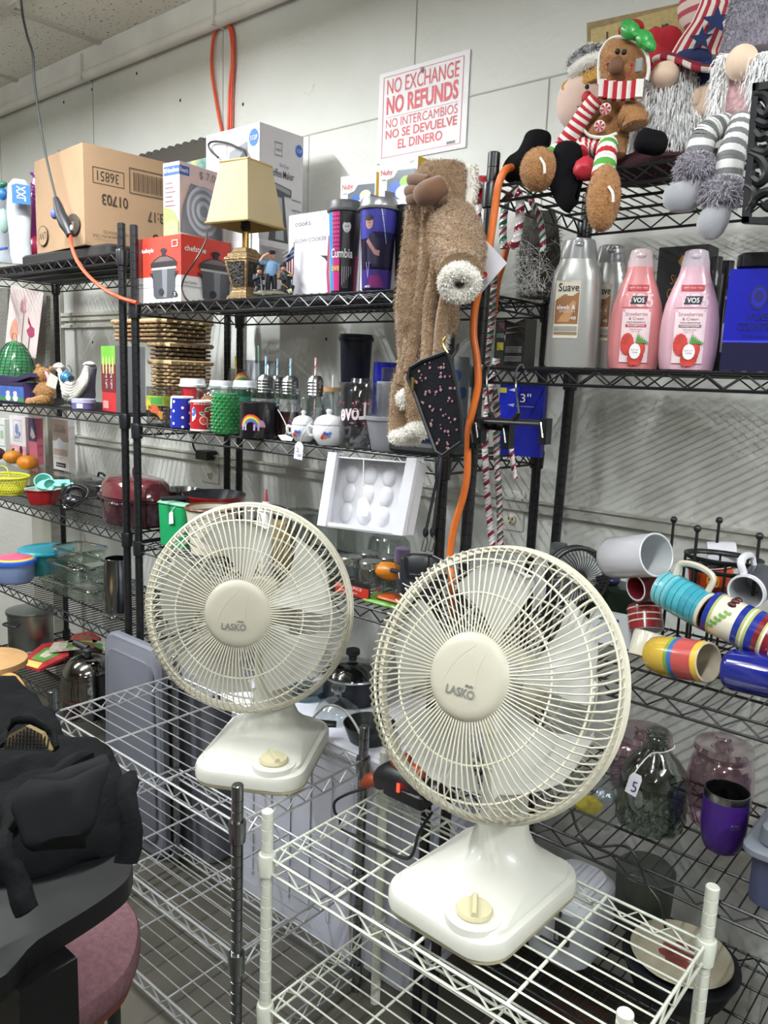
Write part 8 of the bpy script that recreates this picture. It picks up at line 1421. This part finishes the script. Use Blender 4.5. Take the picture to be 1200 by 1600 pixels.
x, y = -.62, 1.785; t = T('grey_pot', 'large dull green-grey pot behind the floral plate', 'pot', (x, y, z)); m = MB(M('#5c6058', .5)); m.lathe([(.001, 0), (.065, 0), (.07, .14), (.06, .15), (.001, .155)], 36); m.build('pot', t)
m = MB(M('#3a2416', .6, var=.3)); m.rbox((0, 0, .10), (.12, .16, .20), .015); tag(m.build('brown_carton', None, (-.66, 1.50, 0)), 'dark brown carton on the floor beneath the white appliance', 'box'); 
m = MB(M('#131416', .5)); m.lathe([(.001, 0), (.10, 0), (.13, .28), (.135, .30), (.12, .30), (.001, .02)], 36); tag(m.build('black_bucket', None, (-.155, 1.60, z+.001)), 'black bucket at the right picture edge beside the floral plate', 'bucket')
# ------------------------------------------------------------------ items on the front racks
z = WZ
ORG = M('#a84a2c', .4); DBK = M('#1e1f22', .45)
t = T('cordless_tool', 'black and orange power tool charger with glowing red light behind the right fan', 'power tool', at(640, 1215, 1.36)[:2]+(z,)); Yt = 1.345
m = MB(DBK); m.tube(bez(P3([(590, 1222), (612, 1212), (640, 1222), (665, 1235), (690, 1238)], Yt), 5), [.018, .022, .026, .03, .032, .034, .034, .034, .034, .034, .032, .03, .03, .028, .028, .026, .026, .024, .024, .022, .02], 14); m.rbox(at(640, 1232, Yt)-Vector((0, 0, .008)), (.12, .06, .035), .012); wb(m, 'body', t)
m = MB(ORG); m.tube(bez(P3([(566, 1228), (580, 1218), (592, 1222)], Yt-.01), 4), [.008, .012, .015, .017, .017, .017, .016, .014, .012], 12); wb(m, 'orange_grip', t); m = MB(ORG); m.ell(at(628, 1190, Yt), (.030, .024, .022)); m.ell(at(648, 1205, Yt-.02), (.030, .016, .016)); wb(m, 'orange_casing', t)
m = MB(M('#ff2a18', .4, emit=6)); m.box(at(622, 1231, Yt-.040), (.006, .004, .020)); wb(m, 'indicator_light', t)
m = MB(M('#1a1b1d', .5)); m.tube(bez(P3([(572, 1232, 1.33), (545, 1240, 1.31), (524, 1252, 1.29), (523, 1268, 1.28), (531, 1280, 1.28), (534, 1296, 1.29)], 0)+[atz(560, 1308, z+.004), atz(580, 1318, z+.004), atz(602, 1328, z+.004), atz(640, 1340, z+.004), atz(655, 1300, z+.004), atz(675, 1270, z+.004)], 7), .0035, 7); wb(m, 'power_cord', t)
t = T('fan_cord', 'pale grey power cord arching up from behind the left fan base', 'cord', at(490, 1125, 1.36)); m = MB(M('#b9b8b2', .45)); m.tube(bez(P3([(480, 1136, 1.40), (492, 1118, 1.42), (514, 1102, 1.43), (540, 1112, 1.437), (562, 1145, 1.437), (574, 1185, 1.437), (582, 1215, 1.437), (568, 1260, 1.437), (555, 1320, 1.437), (548, 1400, 1.437), (546, 1500, 1.437), (548, 1600, 1.437)], 0), 8), .0034, 7); wb(m, 'cord', t)
# plastic sheeting hanging under the off-white rack
t = T('plastic_bag', 'clear crumpled plastic bag hanging under the off-white rack', 'bag', at(680, 1380, 1.395)); m = MB(G('#c9ccd6', .35)); sil(m, [(1300, 672, 690), (1320, 664, 694), (1400, 650, 690), (1480, 640, 668), (1560, 625, 660)], 1.50, .3, n=18, nz=.3, seed=4); wb(m, 'film', t)
# ------------------------------------------------------------------ table with black bag, chair (left foreground)
TZ = HC-.66
t = T('black_table', 'black rounded table with square leg in the left foreground', 'table', (-1.62, .72, 0)); tl = [atz(206, 1355, TZ), atz(198, 1330, TZ), atz(120, 1235, TZ), atz(0, 1130, TZ), atz(-160, 1130, TZ), atz(-220, 1400, TZ), atz(-40, 1535, TZ), atz(60, 1468, TZ), atz(150, 1412, TZ), atz(195, 1378, TZ)]
m = MB(M('#0b0b0d', .5, 0, .25)); pl = bez(tl+[tl[0]], 5)[:-1]; m.prism(pl, (0, 0, -1), .030); wb(m, 'top', t)
m = MB(M('#0b0b0d', .5, 0, .25)); a = atz(52, 1462, TZ); q = [Vector((a.x+dx, a.y+dy, TZ-.031)) for dx, dy in ((-.035, -.035), (.035, -.035), (.035, .035), (-.035, .035))]; m.prism(q, (0, 0, -1), TZ-.032); wb(m, 'leg', t)
BAG = M('#0a0b0d', .9, 0, .12, var=.3, vs=20, bump=.5, bs=40)
c = atz(70, 1330, TZ); t = T('black_bag', 'slouching black fabric shoulder bag with mesh pocket on the black table', 'bag', (c.x, c.y, TZ))
CLAMP[0] = (TZ+.001, -9); Yb = c.y; m = MB(BAG)
sil(m, [(1060, -80, 6, Yb+.12), (1078, -100, 36, Yb+.11), (1110, -110, 70, Yb+.09), (1145, -115, 98, Yb+.07), (1176, -120, 118, Yb+.05), (1190, -125, 165, Yb+.03), (1204, -130, 186, Yb+.02), (1235, -138, 199, Yb), (1290, -140, 203, Yb-.02), (1340, -135, 199, Yb-.03), (1380, -120, 168, Yb-.03), (1390, -100, 120, Yb-.03)], Yb, .42, n=64, sq=.8, sub=5); wrinkle(m, 0, .018, 9); wb(m, 'body', t)
m = MB(M('#0c0d10', .85, 0, .15, var=.25, vs=25)); sil(m, [(1186, 100, 168, Yb-.06), (1200, 50, 176, Yb-.09), (1240, 20, 166, Yb-.11), (1300, 40, 150, Yb-.12), (1330, 60, 138, Yb-.11)], Yb-.1, .3, n=40, sq=.8, sub=5); wrinkle(m, 0, .014, 12, 4); wb(m, 'flap', t)
m = MB(BAG)
for pts, r_ in (([(-10, 1330, Yb-.10), (30, 1280, Yb-.12), (80, 1215, Yb-.08), (128, 1182, Yb-.02)], .014), ([(20, 1240, Yb-.07), (10, 1320, Yb-.14), (34, 1390, Yb-.15), (48, 1424, Yb-.15)], .012), ([(196, 1215, Yb), (203, 1270, Yb-.03), (195, 1350, Yb-.05)], .014), ([(0, 1165, Yb-.02), (8, 1142, Yb-.0), (40, 1122, Yb), (76, 1140, Yb), (88, 1172, Yb-.01)], .006)): m.tube(bez(P3(pts, 0), 6), r_, 10, sq=.6)
wrinkle(m, 0, .006, 20, 2); wb(m, 'strap', t)
m = MB(M('#6b5a36', .9)); Ym = Yb-.02; q = P3([(6, 1168), (14, 1148), (40, 1134), (64, 1146), (77, 1174), (50, 1168), (25, 1166)], Ym); m.prism(q, (0, 1, 0), .006); blk = M('#15161a', .7)
for i in range(13): x_ = 8+5.5*i; m.tube(P3([(x_, 1170), (x_+2, 1136+abs(x_-42)*.55)], Ym-.003), .0011, 4, blk)
for i in range(6): y_ = 1142+5.5*i; m.tube(P3([(40-(i+1)*6.5, y_+1), (42+(i+1)*6, y_+3)], Ym-.003), .0011, 4, blk)
wb(m, 'mesh_panel', t)
CLAMP[0] = None
# wooden stool pieces at the left edge
x, y = at(5, 1045, 1.06)[:2]; zz = at(5, 1045, 1.06).z; t = T('wooden_stool', 'light wooden round stool seat at the left picture edge behind the bag', 'stool', (x-.10, y, 0)); WD = M('#b08a5c', .5, var=.15, vs=8); zs = zz+.01; m = MB(WD); m.lathe([(.001, zs-.035), (.10, zs-.035), (.115, zs-.025), (.115, zs-.006), (.105, zs), (.06, zs), (.055, zs-.006), (.001, zs-.006)], 44); m.build('seat', t)
for k in range(3): m = MB(WD); a = 2*math.pi*k/3+.4; m.cyl((.07*math.cos(a), .07*math.sin(a), zs-.036), (.12*math.cos(a), .12*math.sin(a), 0), .016, .013, 12); m.build('leg', t)
m = MB(M('#b38a52', .4)); p2 = at(22, 1085, 1.02); m.tube(bez(P3([(-20, 1095, 1.05), (10, 1060, 1.03), (30, 1072, 1.02), (34, 1100, 1.02), (28, 1130, 1.03)], 0), 5), .016, 12); t2 = T('bentwood_hoop', 'curved honey-coloured bentwood hoop below the stool seat', 'hoop', p2); wb(m, 'hoop', t2)
# upholstered chair under the table
CU = M('#6e5056', .95, 0, .2, var=.2, vs=90, bump=.5, bs=300); SZ = HC-1.09
t = T('upholstered_chair', 'chair with mauve woven cushion seat tucked under the black table', 'chair', (-1.25, .78, 0)); pl = [atz(x_, y_, SZ) for x_, y_ in ((130, 1385), (180, 1390), (212, 1420), (219, 1460), (205, 1510), (175, 1545), (120, 1585), (40, 1640), (-60, 1700), (-140, 1560), (-60, 1470), (60, 1410))]; pl = bez(pl+[pl[0]], 4)[:-1]; c = sum(pl, Vector())/len(pl); n = len(pl); m = MB(CU)
m.loft([[c+(v-c)*k+Vector((0, 0, h_)) for v in pl] for k, h_ in ((.93, -.05), (1.0, -.035), (1.0, -.012), (.96, 0), (.80, .010), (.4, .016), (.02, .018))]); wb(m, 'seat_cushion', t)
m = MB(M('#5c2f24', .6)); m.loft([[c+(v-c)*k+Vector((0, 0, h_)) for v in pl] for k, h_ in ((.86, -.066), (.93, -.064), (.93, -.051), (.86, -.051))]); wb(m, 'seat_board', t)
for k in range(4): m = MB(M('#1c1c1e', .4)); q = c.lerp(pl[int((k+.3)*n/4) % n], .7); m.cyl((q.x, q.y, SZ-.066), (q.x, q.y, 0), .013, n=10); wb(m, 'leg', t)
t = T('seat_cushion', 'pale grey woven cushion lying on the mauve chair seat at the left picture edge', 'cushion', (-1.0, .6, SZ+.02)); pl = [atz(x_, y_, SZ+.05) for x_, y_ in ((56, 1470), (56, 1530), (20, 1565), (-60, 1620), (-140, 1560), (-60, 1500), (0, 1475))]; c = sum(pl, Vector())/len(pl); m = MB(M('#8e8e8c', .9, var=.15, vs=90, bump=.4, bs=300)); m.loft([[c+(v-c)*k+Vector((0, 0, h_)) for v in pl] for k, h_ in ((.95, -.030), (1, -.02), (1, -.006), (.95, 0), (.5, .004), (.02, .005))]); wb(m, 'cover', t)
